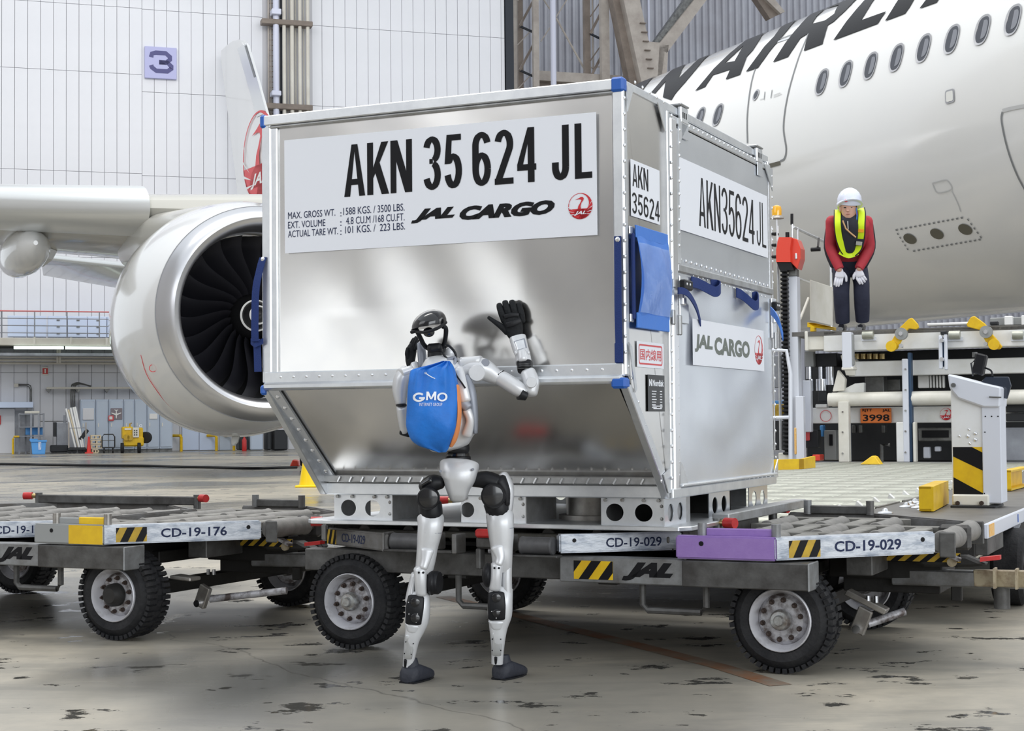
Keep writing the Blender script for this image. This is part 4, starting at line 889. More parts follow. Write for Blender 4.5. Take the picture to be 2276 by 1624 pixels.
dp = P(524, 985, 29.0); MB().prism([P(x, y, 29.3) for x, y in ((515, 968), (532, 968), (528, 982), (519, 992), (513, 988))], (0, 0.12, 0)).build('drain_mast', 'acwhite2', ac, bevel=0.02)
# ------------------------------------------------------------------ pylon and wing
def wingsec(le, chord, thick, n=14, droop=0.0):
    out = []
    for k in range(n):                       # closed section: LE around, AX = chord direction
        a = 2 * math.pi * k / n; x = 0.5 - 0.5 * math.cos(a); yt = thick * 1.9 * (math.sqrt(x) * 0.9 * (1 - x) ** 0.75) * (1 if math.sin(a) > 0 else -0.75)
        out.append(le + AX * (x * chord) + V((0, 0, yt * (1 if n else 1) - droop * x * chord)))
    return out
LE = lambda px, py, D: P(px, py, D)
l_in, l_mid, l_out = LE(640, 470, 31.6), LE(335, 462, 32.9), LE(-60, 452, 34.2)
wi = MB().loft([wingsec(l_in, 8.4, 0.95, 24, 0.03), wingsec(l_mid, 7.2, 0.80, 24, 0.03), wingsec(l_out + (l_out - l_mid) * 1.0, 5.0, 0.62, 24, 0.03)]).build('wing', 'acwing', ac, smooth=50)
def slatsec(le, chord, thick, n=14):
    out = []
    for k in range(n):
        a = -1.35 + 2.7 * k / (n - 1); x = (0.5 - 0.5 * math.cos(a)); sg = 1 if a > 0 else -0.75
        out.append(le + AX * (x * chord - 0.04) + V((0, 0, thick * 1.9 * (math.sqrt(x) * 0.9 * (1 - x) ** 0.75) * sg * 1.04)))
    return out
MB().loft([slatsec(LE(333, 462, 32.9), 3.3, 0.80), slatsec(l_out + (l_out - l_mid) * 0.8, 2.6, 0.68)]).build('leading_edge_slat', 'slat', ac, smooth=50)
# flap track fairing
c = P(48, 566, 36.5); fr = []
for t, r in ((-2.2, 0.05), (-2.0, 0.28), (-1.4, 0.46), (-0.5, 0.52), (0.6, 0.48), (1.8, 0.30), (2.6, 0.05)): fr.append(cring(c + AX * t + V((0, 0, -0.02 * t)), AN * (r * 0.95), V((0, 0, r * 1.0)), 24))
MB().loft(fr).build('flap_track_fairing', 'acwhite', ac, smooth=True)
MB().prism([P(x, y, 36.2) for x, y in ((4, 536), (40, 530), (105, 534), (80, 580), (30, 590))], (0, 1.2, 0)).build('fairing_root', 'acwhite2', ac, bevel=0.15)
# pylon: closed loft from cowl top to the wing
R = []
for (px, py, D, hw, hh) in ((545, 470, 28.0, 0.2, 0.12), (500, 492, 29.2, 0.45, 0.33), (455, 508, 30.8, 0.6, 0.42), (405, 525, 32.4, 0.62, 0.52), (350, 538, 34.3, 0.6, 0.6), (305, 550, 36.3, 0.45, 0.5)):
    c = P(px, py, D); R.append(cring(c, AN * hw, V((0, 0, hh)), 24, 2.6))
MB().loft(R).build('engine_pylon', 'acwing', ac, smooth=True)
# ------------------------------------------------------------------ fin and tailplane
FP = V((-8.6, 53.0, 0)); FD = V((-0.50, 0.866, 0)); FNn = V((-FD.y * -1, 0, 0)); FNn = V((FD.y, -FD.x, 0)).normalized(); FNn = FNn if FNn.y < 0 else -FNn
FNc = V((-0.866, -0.50, 0))
def fin(px, py, off=0.0): return onplane(px, py, FP + FNc * off, FNc)
LEp = [(548, 92), (592, 250), (650, 440)]; TEp = [(497, 112), (512, 250), (532, 440)]
top = [(548, 96), (544, 90), (534, 88), (520, 92), (508, 101), (497, 111)]
poly = [(650, 470)] + [(592, 250), (570, 170)] + top + [(498, 140), (512, 250), (528, 380), (538, 470)]
fpl = [fin(x, y) for x, y in poly]
MB().prism([p + FNc * 0.12 for p in fpl], FNc * -0.24).build('tail_fin', 'acwhite', ac, bevel=0.06, seg=2)
ed = [(548, 96), (570, 170), (592, 250)]
def fstrip(pts, w0, m_, name, off):
    vs = [];
    for x, y in pts: p = fin(x, y, off); vs += [p, p + FD * w0]
    MB().add(vs, [(2 * i, 2 * i + 1, 2 * i + 3, 2 * i + 2) for i in range(len(pts) - 1)]).build(name, m_, ac, recalc=False)
fstrip(ed, 0.9, 'slat', 'fin_leading_edge', 0.14); fstrip([(547, 100), (568, 170)], 0.16, 'acline', 'fin_edge_line', 0.15)
# emblem on the fin: circle in the fin plane
cc = fin(575, 345, 0.16); rad = (fin(575, 246, 0.16) - fin(575, 345, 0.16)).z
crane(fmapper(cc, -FD, (0, 0, 1)), 0, 0, rad, ac, red='redfaded', wh='acwhite2', name='tail_emblem')
tp = []
a_, b_, c_, d_ = P(92, 571, 48.0), P(320, 596, 45.0), P(320, 650, 51), P(96, 612, 51)
R = []
for p, q in ((a_, d_), (b_, c_)):
    m1 = (p + q) / 2; R.append([p, p * 0.75 + q * 0.25 + V((0, 0, 0.25)), q, p * 0.8 + q * 0.2 - V((0, 0, 0.12))])
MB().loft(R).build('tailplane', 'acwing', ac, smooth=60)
MB().cyl(a_ + V((0, -0.05, 0.02)), b_ + V((0, -0.05, 0.02)), 0.1, n=10).build('tailplane_edge', 'slat', ac, smooth=True)
# main gear behind the container's foot
mg = G(694, 1038)
gw = MB().lathe(V((mg.x - 0.25, mg.y, 0.62)), V((1, 0.1, 0)), [(0, 0.3), (0, 0.58), (0.06, 0.62), (0.4, 0.62), (0.46, 0.58), (0.46, 0.3)], 32).build('landing_wheel', 'tyre', ac, smooth=True)
MB().cyl((mg.x + 0.2, mg.y + 0.3, 0.6), (mg.x + 0.3, mg.y + 0.6, 3.2), 0.16).build('landing_leg', 'acwhite2', ac, smooth=True)
ch = G(652, 1036); tag(MB().prism([(ch.x - 0.07, ch.y - 0.1, 0), (ch.x + 0.14, ch.y - 0.1, 0), (ch.x + 0.12, ch.y - 0.1, 0.13), (ch.x + 0.0, ch.y - 0.1, 0.15)], (0, 0.3, 0)).build('wheel_chock', 'redg', bevel=0.02), 'red wheel chock against the far aircraft tyre', 'chock')
# ================================================================== CARGO CONTAINER  (frame: x along the front, y into depth, z up)
use(LM)
CW, CD, CS = 1.534, 1.872, 0.448
ZT, ZM, ZB = 2.148, 1.088, 0.633
X0 = -CW
ct = thing('cargo_container', 'big silver aluminium air cargo container with a slanted lower front, on the middle cart', 'container', (X0 / 2, CD / 2, 0.515))
def fF(x, z, off=0.0): return LP(x, z, -off)
E1 = 0.045
# front panel with the slight bulge of thin sheet
def bulge(u, v):
    e = min(1, 4 * min(u, 1 - u)) * min(1, 4 * min(v, 1 - v))
    return 0.010 * e * (0.6 * math.sin(3.1 * v) ** 2 + 0.4) + 0.0035 * math.sin(u * 7 + 1.0) * math.sin(v * 5.2) * e + 0.0016 * math.sin(u * 23 + v * 9) * e
xa, xb, za, zc = X0 + E1, -E1, ZM + 0.015, ZT - 0.04
MB().grid(lambda u, v: V((xa + (xb - xa) * u, 0.014 - bulge(u, v), za + (zc - za) * v)), 60, 40).build('front_panel', 'alu', ct, smooth=True, recalc=False)
# slanted panel
SA, SB = V((0, 0.012, ZM - 0.02)), V((0, CS - 0.015, ZB + 0.075))
sn = V((0, -(SA.z - SB.z), -(SB.y - SA.y))).normalized()
MB().grid(lambda u, v: V((xa + (xb - xa) * u, 0, 0)) + SB.lerp(SA, v) + sn * (-0.004 + 0.012 * math.sin(math.pi * v) * (0.5 + 0.5 * math.sin(u * 9.0)) * min(1, 5 * min(u, 1 - u))), 48, 16).build('slanted_panel', 'alu', ct, smooth=True, recalc=False)
# frame extrusions
def B(name, m_, *a, parent=ct, bevel=0.004, **k): return MB().box(*a).build(name, m_, parent, bevel=bevel, **k)
B('top_rail', 'rail', X0 + 0.01, -0.01, -0.006, 0.05, ZT - 0.040, ZT); B('rail_lip', 'raild', X0 + 0.03, -0.03, -0.001, 0.016, ZT - 0.052, ZT - 0.041)
B('corner_post', 'rail', -E1, 0.0, 0.0, 0.042, ZM, ZT - 0.02, bevel=0.006); B('corner_post', 'rail', X0, X0 + E1, 0.0, 0.042, ZM, ZT - 0.02, bevel=0.006)
B('post_fillet', 'rail', X0 + E1, X0 + E1 + 0.028, 0.002, 0.012, ZM, ZT - 0.05); 
B('waist_rail', 'rail', X0 + 0.01, -0.01, -0.004, 0.02, ZM + 0.0, ZM + 0.045); B('waist_lip', 'rail', X0 + 0.01, -0.01, -0.016, 0.03, ZM - 0.028, ZM + 0.004, bevel=0.010, smooth=True)
B('base_lip', 'rail', X0, 0.0, CS - 0.012, CS + 0.03, ZB, ZB + 0.05); B('base_band', 'raild', X0 + 0.02, -0.02, CS - 0.04, CS + 0.0, ZB + 0.052, ZB + 0.082)
# slanted side rails (left one shows its broad riveted inner face)
def slant(x0, x1, w0, w1, name, m_):
    p = [V((x0, 0.0, ZM - 0.03)), V((x0, w0, ZM - 0.03)), V((x0, CS + w0 * 0.6, ZB + 0.03)), V((x0, CS + w0 * 0.6, ZB)), V((x0, CS - 0.02, ZB))]
    return MB().prism(p, (x1 - x0, 0, 0)).build(name, m_, ct, bevel=0.003)
slant(X0 - 0.002, X0 + 0.028, 0.05, 0, 'slanted_rail', 'rail'); slant(-0.028, 0.002, 0.05, 0, 'slanted_rail', 'rail')
d = (SB - SA); MB().prism([V((X0 + 0.028, 0, 0)) + SA + sn * 0.012, V((X0 + 0.075, 0, 0)) + SA + sn * 0.012, V((X0 + 0.075, 0, 0)) + SB + sn * 0.012, V((X0 + 0.028, 0, 0)) + SB + sn * 0.012], sn * -0.01).build('slanted_flange', 'alu_side', ct)
# roof, back and left side
B('roof_panel', 'alu', X0 + 0.02, -0.02, 0.03, CD - 0.02, ZT - 0.02, ZT - 0.012, bevel=0); B('back_panel', 'alu', X0 + 0.02, -0.02, CD - 0.02, CD, ZB, ZT - 0.03, bevel=0)
MB().prism([(X0 + 0.006, 0.02, ZM), (X0 + 0.006, 0.02, ZT - 0.02), (X0 + 0.006, CD - 0.01, ZT - 0.02), (X0 + 0.006, CD - 0.01, ZB), (X0 + 0.006, CS, ZB)], (0.008, 0, 0)).build('left_panel', 'alu', ct)
B('floor_sheet', 'raild', X0 + 0.01, -0.01, CS, CD, ZB + 0.0, ZB + 0.02, bevel=0)
B('roof_edge_rail', 'rail', X0, X0 + 0.05, 0.03, CD, ZT - 0.04, ZT)
# ---- right side (x = 0)
def S(px, py, off=0.0): return LX(px, py, off)
y_div0, y_div1 = S(1481, 640).y, S(1500, 640).y
yE = CD
MB().prism([(-0.012, 0.03, ZM), (-0.012, 0.03, ZT - 0.03), (-0.012, y_div0, ZT - 0.03), (-0.012, y_div0, ZB), (-0.012, CS, ZB)], (0.008, 0, 0)).build('side_panel', 'alu', ct)
B('side_top_rail', 'rail', -0.05, 0.0, 0.03, yE, ZT - 0.035, ZT - 0.002); B('side_top_lip', 'rail', -0.03, 0.010, y_div0, yE, ZT - 0.075, ZT - 0.045)
B('door_post', 'rail', -0.04, 0.012, y_div0, y_div0 + 0.028, ZB, ZT - 0.04); B('door_post_hinge', 'rivet', -0.01, 0.016, y_div0 + 0.032, y_div1, ZB, ZT - 0.06, bevel=0.006)
B('rear_post', 'rail', -0.04, 0.006, yE - 0.03, yE, ZB, ZT - 0.03)
zmid0, zmid1 = S(1600, 629).z, S(1600, 612).z
B('hinge_rail', 'raild', -0.02, 0.016, y_div1, yE - 0.005, zmid0, zmid1, bevel=0.005)
def sidegrid(y0, y1, z0, z1, amp, ph, x=0.0, off=0.006):
    def f(u, v):
        e = min(1, 5 * min(u, 1 - u)) * min(1, 5 * min(v, 1 - v))
        return V((x + off + e * amp * (math.sin(u * 5.5 + ph) * math.sin(v * 6.0 + ph * .7) + 0.5 * math.sin(u * 10 + v * 7 + ph) + 0.35 * math.sin(v * 17 + 3 * math.sin(u * 4.5))), y0 + (y1 - y0) * u, z0 + (z1 - z0) * v))
    return MB().grid(f, 48, 48)
sidegrid(y_div1, yE - 0.03, zmid1, ZT - 0.08, 0.0012, 0.4).build('upper_door_panel', 'alu_side', ct, smooth=True, recalc=False)
low = sidegrid(y_div1, yE - 0.02, ZB + 0.05, zmid0, 0.0042, 1.3).build('lower_door_panel', 'alu_side', ct, smooth=True, recalc=False)
B('side_base_rail', 'rail', -0.03, 0.018, y_div0, yE, ZB, ZB + 0.038); B('side_base_strip', 'rail', -0.01, 0.024, y_div0 + 0.1, yE, ZB + 0.040, ZB + 0.052)
B('upper_door_frame', 'rail', 0.004, 0.012, y_div1, y_div1 + 0.045, zmid1, ZT - 0.09, bevel=0.002)
def gusset(pts, m_='rail', off=0.008, name='gusset'): return MB().prism([(-0.004 + off, y, z) for y, z in pts], (0.004, 0, 0)).build(name, m_, ct)
def sp(*pp): return [(S(*p).y, S(*p).z) for p in pp]
gusset(sp((1389, 190), (1404, 198), (1391, 248))); gusset(sp((1458, 228), (1478, 238), (1478, 292), (1474, 292)))
gusset(sp((1500, 262), (1524, 274), (1502, 322)), off=0.014); gusset(sp((1693, 366), (1711, 376), (1711, 425)), off=0.014)
gusset(sp((1394, 760), (1401, 770), (1412, 865), (1408, 872))); gusset(sp((1471, 1055), (1490, 1035), (1490, 1094), (1482, 1096)))
gusset(sp((1503, 1025), (1508, 1030), (1523, 1078), (1500, 1084)), off=0.016); gusset(sp((1722, 1020), (1722, 1060), (1711, 1062)), off=0.016)
# rivets
rv = MB()
def rline(p, q, n, nrm, r=0.006):
    p, q = V(p), V(q)
    for k in range(n): rv.dome(p.lerp(q, (k + 0.5) / n), nrm, r, r * 0.7, 7)
def sline(a, b, n, off=0.012, r=0.0075):
    a, b = S(*a), S(*b); rline((off, a.y, a.z), (off, b.y, b.z), n, (1, 0, 0), r)
sline((1500, 268), (1700, 366), 22, 0.009); sline((1502, 575), (1706, 636), 20, 0.008); sline((1530, 612), (1700, 660), 18, 0.010, 0.005)
sline((1505, 1079), (1718, 1057), 21, 0.012, 0.006); sline((1398, 178), (1478, 232), 5, 0.008); sline((1503, 275), (1503, 560), 10); sline((1498, 640), (1502, 1070), 15, 0.012)
sline((1709, 380), (1712, 640), 11, 0.012); sline((1714, 680), (1719, 1060), 13, 0.012); sline((1387, 200), (1390, 800), 17, 0.001); sline((1484, 240), (1486, 1080), 24, 0.014)
sline((1393, 800), (1474, 1080), 11, -0.002, 0.007)
fz = ZM + 0.024
for k in range(24): rv.dome((X0 + 0.09 + k * (CW - 0.18) / 23, -0.004, fz), (0, -1, 0), 0.0065, 0.004, 8)
for k in range(25): rv.bar((X0 + 0.1 + k * (CW - 0.2) / 24, CS - 0.045, ZB + 0.055), (X0 + 0.112 + k * (CW - 0.2) / 24, CS - 0.045, ZB + 0.076), 0.006)
for k in range(8):
    p = V((X0 + 0.052, 0, 0)) + SA.lerp(SB, 0.07 + k * 0.12) + sn * 0.012; rv.dome(p, sn, 0.011, 0.006, 8)
rv.build('rivets', 'rivet', ct, smooth=True, kind='stuff')
# blue corner caps
def cap(x0, x1, y0, y1, z0, z1): return B('corner_cap', 'bluecap', x0, x1, y0, y1, z0, z1, bevel=0.008)
cap(-0.046, 0.004, -0.010, 0.035, ZT - 0.048, ZT + 0.005); cap(X0 - 0.005, X0 + 0.024, -0.008, 0.045, ZT - 0.048, ZT + 0.005)
cap(-0.052, 0.004, -0.020, 0.03, ZM - 0.045, ZM - 0.006); cap(X0 - 0.005, X0 + 0.018, -0.012, 0.03, ZM - 0.045, ZM - 0.006)
# ---- print on the front
c = [fF(632, 312), fF(1325, 249), fF(1328, 522), fF(634, 563)]
fm0 = fmapper((0, -0.002, 0), (1, 0, 0), (0, 0, 1))
lab = MB().prism([(p.x, -0.0015, p.z) for p in c], (0, 0.002, 0)).build('front_label', 'whitesheet', ct)
fo = fmapper((0, -0.003, 0), (1, 0, 0), (0, 0, 1))
def ftext(s, a, b, parent=lab, m_='ink', bold=0.0, shear=0.0, w2=None):
    """a = lower-left pixel, b = upper-right pixel of the word"""
    p, q = fF(*a), fF(*b); return text(s, fmapper((p.x, -0.0028, p.z), (1, 0, 0), (0, 0, 1)), q.x - p.x, q.z - p.z, m_, parent, bold=bold, shear=shear)
BO = 0.055
def fbox(s, x0, yb0, yt0, x1, **k):
    """word from x0 to x1 whose left end spans pixel rows yb0 (foot) .. yt0 (cap)"""
    p, q, r = fF(x0, yb0), fF(x0, yt0), fF(x1, yb0); k = {**dict(bold=BO), **k}; m_ = k.pop('m_', 'ink')
    return text(s, fmapper((p.x, -0.0028, p.z), (1, 0, 0), (0, 0, 1)), r.x - p.x, q.z - p.z, m_, lab, **k)
def fword(s, x0, yb0, yt0, x1, gap, t=0.0265):
    p, q, r = fF(x0, yb0), fF(x0, yt0), fF(x1, yb0); word(s, fmapper((p.x, -0.0028, p.z), (1, 0, 0), (0, 0, 1)), r.x - p.x, q.z - p.z, 'ink', lab, t=t, gap=gap)
fword('AKN', 766, 438, 323, 917, 0.10); fword('35', 942, 424, 305, 1028, 0.20); fword('624', 1051, 415, 295, 1193, 0.20); fword('JL', 1228, 402, 280, 1317, 0.34)
for s, y0, y1, xe in (('MAX. GROSS WT.', 487, 472, 746), ('EXT. VOLUME', 508, 493, 724), ('ACTUAL TARE WT.', 528, 513, 752)): fbox(s, 641 if xe > 724 else 641, y0, y1, xe, m_='navyink', bold=0.0)
for s, x0, y0, y1, xe in ((':', 757, 481, 472, 760), ('1588 KGS. / 3500 LBS.', 764, 478, 462, 900), (':', 757, 502, 492, 760), ('4.8 CU.M /168 CU.FT.', 770, 499, 483, 900), (':', 757, 522, 512, 760), ('101 KGS. /  223 LBS.', 768, 519, 503, 901)): fbox(s, x0, y0, y1, xe, m_='navyink', bold=0.0)
fbox('JAL', 914, 497, 466, 1012, bold=0.07, shear=0.45); fbox('CARGO', 1022, 490, 459, 1234, bold=0.07, shear=0.35)
cc = fF(1290.5, 458); rr_ = fF(1290.5, 429).z - cc.z
crane(fmapper((0, -0.0032, 0), (1, 0, 0), (0, 0, 1)), cc.x, cc.z, rr_, lab, wh='whitesheet')
# ---- print on the side: plane x = off, u = y, v = z
def slab_(name, pts, off=0.010, m_='whitesheet'):
    y0, y1 = S(*pts[0]).y, S(*pts[1]).y; z0, z1 = S(*pts[3]).z, S(*pts[0]).z
    return MB().prism([(off, y0, z0), (off, y1, z0), (off, y1, z1), (off, y0, z1)], (0.0015, 0, 0)).build(name, m_, ct), y0, y1, z0, z1
def stext(s, a, b, off, parent, m_='ink', **k):
    """a = foot-left pixel, b = cap-left pixel x of right end as (x, y) at the right foot"""
    p, q, r = S(*a[0]), S(*a[1]), S(*b); return text(s, fmapper((off, p.y, p.z), (0, 1, 0), (0, 0, 1)), r.y - p.y, q.z - p.z, m_, parent, **k)
def sword(s, a, b, off, parent, gap):
    p, q, r = S(*a[0]), S(*a[1]), S(*b); word(s, fmapper((off, p.y, p.z), (0, 1, 0), (0, 0, 1)), r.y - p.y, q.z - p.z, 'ink', parent, gap=gap, t=(r.y - p.y) / (len(s) + gap * (len(s) - 1)) * 0.23)
small, *_ = slab_('small_label', [(1401, 353), (1465, 379), (1466, 498), (1402, 479)], 0.0)
sword('AKN', ((1405, 413), (1405, 363)), (1440, 425), 0.0022, small, 0.15); sword('35624', ((1404, 473), (1404, 426)), (1465, 489), 0.0022, small, 0.25)
big, *_ = slab_('side_label', [(1503, 349), (1699, 436), (1701, 572), (1504, 510)], 0.0115)
sword('AKN35624', ((1547, 502), (1550, 395)), (1671, 548), 0.0135, big, 0.16); sword('JL', ((1676, 545), (1678, 447)), (1697, 551), 0.0135, big, 0.3)
cg, *_ = slab_('cargo_label', [(1529, 708), (1688, 735), (1688, 826), (1530, 811)], 0.018)
stext('JAL', ((1534, 782), (1538, 742)), (1574, 787), 0.0200, cg, m_='greyink', bold=0.05, shear=0.1); stext('CARGO', ((1578, 788), (1578, 748)), (1657, 797), 0.0200, cg, m_='greyink', bold=0.05)
p = S(1677, 778); rz = S(1677, 745).z - p.z
crane(fmapper((0.0201, 0, 0), (0, 1, 0), (0, 0, 1)), p.y, p.z, rz * 0.98, cg, red='redfaded', wh='whitesheet')
kj, ky0, ky1, kz0, kz1 = slab_('red_framed_label', [(1415, 757), (1474, 766), (1475, 820), (1417, 815)], 0.0)
rim = MB(); o_ = rrect(ky0 + 0.016, ky1 - 0.016, kz0 + 0.010, kz1 - 0.010, 0.012); i_ = rrect(ky0 + 0.023, ky1 - 0.023, kz0 + 0.016, kz1 - 0.016, 0.007); n = len(o_)
rim.add([(0.0020, a, b) for a, b in o_] + [(0.0020, a, b) for a, b in i_], [(k, (k + 1) % n, n + (k + 1) % n, n + k) for k in range(n)]); rim.build('red_frame', 'redfaded', kj, recalc=False)
text('国内線用', fmapper((0.0021, ky0 + 0.030, kz0 + 0.026), (0, 1, 0), (0, 0, 1)), ky1 - ky0 - 0.060, kz1 - kz0 - 0.052, 'redfaded', kj, bold=0.012)
mp, my0, my1, mz0, mz1 = slab_('maker_plate', [(1439, 832), (1476, 838), (1478, 915), (1441, 914)], 0.0, 'blackplate')
text('Nordisk', fmapper((0.0019, my0 + (my1 - my0) * 0.28, mz1 - 0.042), (0, 1, 0), (0, 0, 1)), (my1 - my0) * 0.66, 0.024, 'whiteprint', mp, bold=0.03)
text('N', fmapper((0.0019, my0 + (my1 - my0) * 0.07, mz1 - 0.042), (0, 1, 0), (0, 0, 1)), (my1 - my0) * 0.16, 0.026, 'whiteprint', mp, bold=0.05)
ln = MB()
for k in range(7):
    z = mz1 - 0.062 - k * 0.010; ln.box(0.0019, 0.002, my0 + (my1 - my0) * 0.22, my0 + (my1 - my0) * (0.50 - 0.03 * (k % 3)), z, z + 0.003); ln.box(0.0019, 0.002, my0 + (my1 - my0) * 0.70, my0 + (my1 - my0) * 0.84, z, z + 0.003)
ln.box(0.0019, 0.002, my0 + (my1 - my0) * 0.25, my0 + (my1 - my0) * 0.85, mz0 + 0.018, mz0 + 0.0215); ln.box(0.0019, 0.002, my0 + (my1 - my0) * 0.3, my0 + (my1 - my0) * 0.8, mz0 + 0.009, mz0 + 0.012)
ln.build('plate_lines', 'whiteprint', mp, recalc=False)
# ---- document pocket: blue cloth with clear film, standing off the panel
py0, py1 = S(1403, 505).y, S(1474, 530).y; pz1, pz0 = S(1403, 500).z, S(1403, 728).z
def pk(u, v):
    e = min(1, 6 * min(u, 1 - u)) if 0.14 < v < 0.84 else 0.3
    return V((0.012 + 0.022 * math.sin(math.pi * v) + 0.006 * math.sin(u * 11) * math.sin(v * 9 + u * 3) * e, py0 + (py1 - py0) * u + 0.01 * math.sin(v * 3.1) * (u < 0.1), pz0 + (pz1 - pz0) * v))
pb = MB().grid(pk, 16, 30).build('document_pocket', 'pocket', ct, smooth=True, recalc=False)
B('pocket_band', 'pocket', 0.014, 0.020, py0, py1, pz1 - 0.045, pz1, parent=pb, bevel=0.002); B('pocket_band', 'pocket', 0.014, 0.022, py0, py1, pz0, pz0 + 0.055, parent=pb, bevel=0.002)
MB().grid(lambda u, v: pk(u, 0.15 + 0.68 * v) + V((0.007 + 0.004 * math.sin(7 * u + 5 * v), 0, 0)), 14, 24).build('clear_film', 'pvc', pb, smooth=True, recalc=False)
B('pocket_clip', 'rail', 0.0, 0.006, py0 - 0.03, py0 + 0.005, pz1 - 0.035, pz1 - 0.005); B('pocket_clip', 'rail', 0.0, 0.006, py0 - 0.03, py0 + 0.005, pz0 + 0.02, pz0 + 0.05)
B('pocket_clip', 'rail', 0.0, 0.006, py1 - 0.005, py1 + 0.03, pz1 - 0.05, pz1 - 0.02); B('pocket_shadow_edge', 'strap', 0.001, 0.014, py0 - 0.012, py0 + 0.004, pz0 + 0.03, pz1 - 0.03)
# ---- top hinge brackets, latches, hinges, chain clips
for px, py in ((1513, 245), (1681, 335)):
    p = S(px, py); hb_ = B('hinge_bracket', 'rail', 0.0, 0.016, p.y - 0.04, p.y + 0.045, p.z - 0.055, p.z + 0.01)
    B('hinge_leaf', 'alu_side', 0.010, 0.014, p.y - 0.03, p.y + 0.05, p.z - 0.115, p.z - 0.055, parent=hb_, bevel=0.001); B('hinge_cap', 'raild', -0.05, 0.018, p.y - 0.05, p.y + 0.055, p.z + 0.012, p.z + 0.022, parent=hb_)
    for k in (-0.02, 0.0, 0.02): B('hinge_slot', 'ink', 0.016, 0.0168, p.y + k - 0.004, p.y + k + 0.004, p.z - 0.035, p.z - 0.012, parent=hb_, bevel=0)
for px, py, w_, h_ in ((1508, 633, .075, .07), (1712, 680, .05, .06)):
    p = S(px, py); B('latch_plate', 'alu_side', 0.010, 0.016, p.y - 0.03, p.y + w_, p.z - 0.15, p.z + 0.035, bevel=0.004)
    lt = B('latch', 'black', 0.014, 0.042, p.y - 0.035, p.y + w_ - 0.02, p.z - 0.022, p.z + 0.018, bevel=0.006)
    for k in (0.2, 0.7): MB().dome((0.042, p.y - 0.035 + w_ * k, p.z), (1, 0, 0), 0.006, 0.003).build('latch_screw', 'rivet', lt)
    B('latch_tongue', 'rivet', 0.012, 0.03, p.y - 0.03, p.y + 0.01, p.z - 0.08, p.z - 0.022, parent=lt); MB().dome((0.04, p.y + 0.012, p.z - 0.045), (1, 0, 0), 0.008, 0.004).build('latch_stud', 'rivet', lt)
for px, y0, y1 in ((1485, 688, 722), (1500, 700, 745), (1714, 738, 776), (1486, 620, 640)):
    p, q = S(px, y0), S(px, y1); B('side_clip', 'raild', 0.014, 0.026, p.y - 0.012, p.y + 0.014, q.z, p.z)
# straps: webbing loops (world pixels on the side plane, lifting off it)
def webb(pts, wd, name, m_='strap'):
    q = catmull([[off, S(px, py, off).y, S(px, py, off).z] for px, py, off in pts], 5)
    return MB().ribbon(q, (0, 0, wd / 2), 0.0022).build(name, m_, ct, smooth=True)
def webv(pts, wd, name, m_='strap'):
    q = catmull([[off, S(px, py, off).y, S(px, py, off).z] for px, py, off in pts], 5)
    return MB().ribbon(q, (0, wd / 2, 0), 0.0022).build(name, m_, ct, smooth=True)
webb([(1537, 626, .014), (1552, 630, .02), (1570, 639, .035), (1588, 648, .05), (1598, 645, .058), (1601, 637, .05), (1594, 633, .03), (1580, 632, .016)], 0.042, 'pull_strap')
webb([(1637, 650, .014), (1648, 655, .02), (1662, 666, .04), (1676, 678, .055), (1684, 677, .06), (1686, 668, .05), (1682, 658, .03), (1672, 660, .016)], 0.042, 'pull_strap')
webb([(1507, 646, .040), (1516, 646, .045), (1528, 652, .05), (1540, 668, .045), (1550, 690, .03), (1557, 718, .024)], 0.026, 'tail_strap')
webb([(1713, 690, .03), (1722, 700, .06), (1732, 718, .09), (1740, 748, .10)], 0.036, 'tail_strap', 'pocket')
# straps down the two front posts
def fstrap(px0, px1, y0, y1, m_='strap'):
    a, b = fF(px0, y0), fF(px1, y1); return a, b
a = fF(1374, 525); b = fF(1377, 806)
q = catmull([[a.x, -0.006, a.z], [a.x + .002, -0.012, a.z - 0.12], [a.x + .002, -0.014, a.z - 0.26], [a.x + .003, -0.010, b.z + 0.02], [a.x + .003, -0.008, b.z]], 5)
fs_ = MB().ribbon(q, (0.013, 0, 0), 0.002).build('post_strap', 'strap', ct, smooth=True)
MB().dome((a.x, -0.009, a.z - 0.012), (0, -1, 0), 0.010, 0.005, 12).build('snap_button', 'rivet', fs_)
B('strap_end', 'strap', a.x - 0.014, a.x + 0.018, -0.014, -0.009, b.z, b.z + 0.07, parent=fs_, bevel=0.002)
a = fF(586, 572); b = fF(573, 826)
q = catmull([[a.x, -0.004, a.z], [a.x - .008, -0.016, a.z - 0.05], [a.x - .018, -0.03, a.z - 0.14], [a.x - .022, -0.03, a.z - 0.32], [b.x + .004, -0.012, b.z + 0.12], [b.x + .006, -0.008, b.z]], 5)
fs_ = MB().ribbon(q, (0.016, 0, 0), 0.002).build('post_strap', 'strap', ct, smooth=True)
MB().dome((a.x, -0.007, a.z - 0.008), (0, -1, 0), 0.010, 0.005, 12).build('snap_button', 'rivet', fs_)
MB().ribbon([(b.x - 0.022, -0.014, b.z + 0.12), (b.x + 0.0, -0.02, b.z + 0.105), (b.x + 0.035, -0.014, b.z + 0.12)], (0, 0, 0.011), 0.002).build('strap_knot', 'strap', fs_)
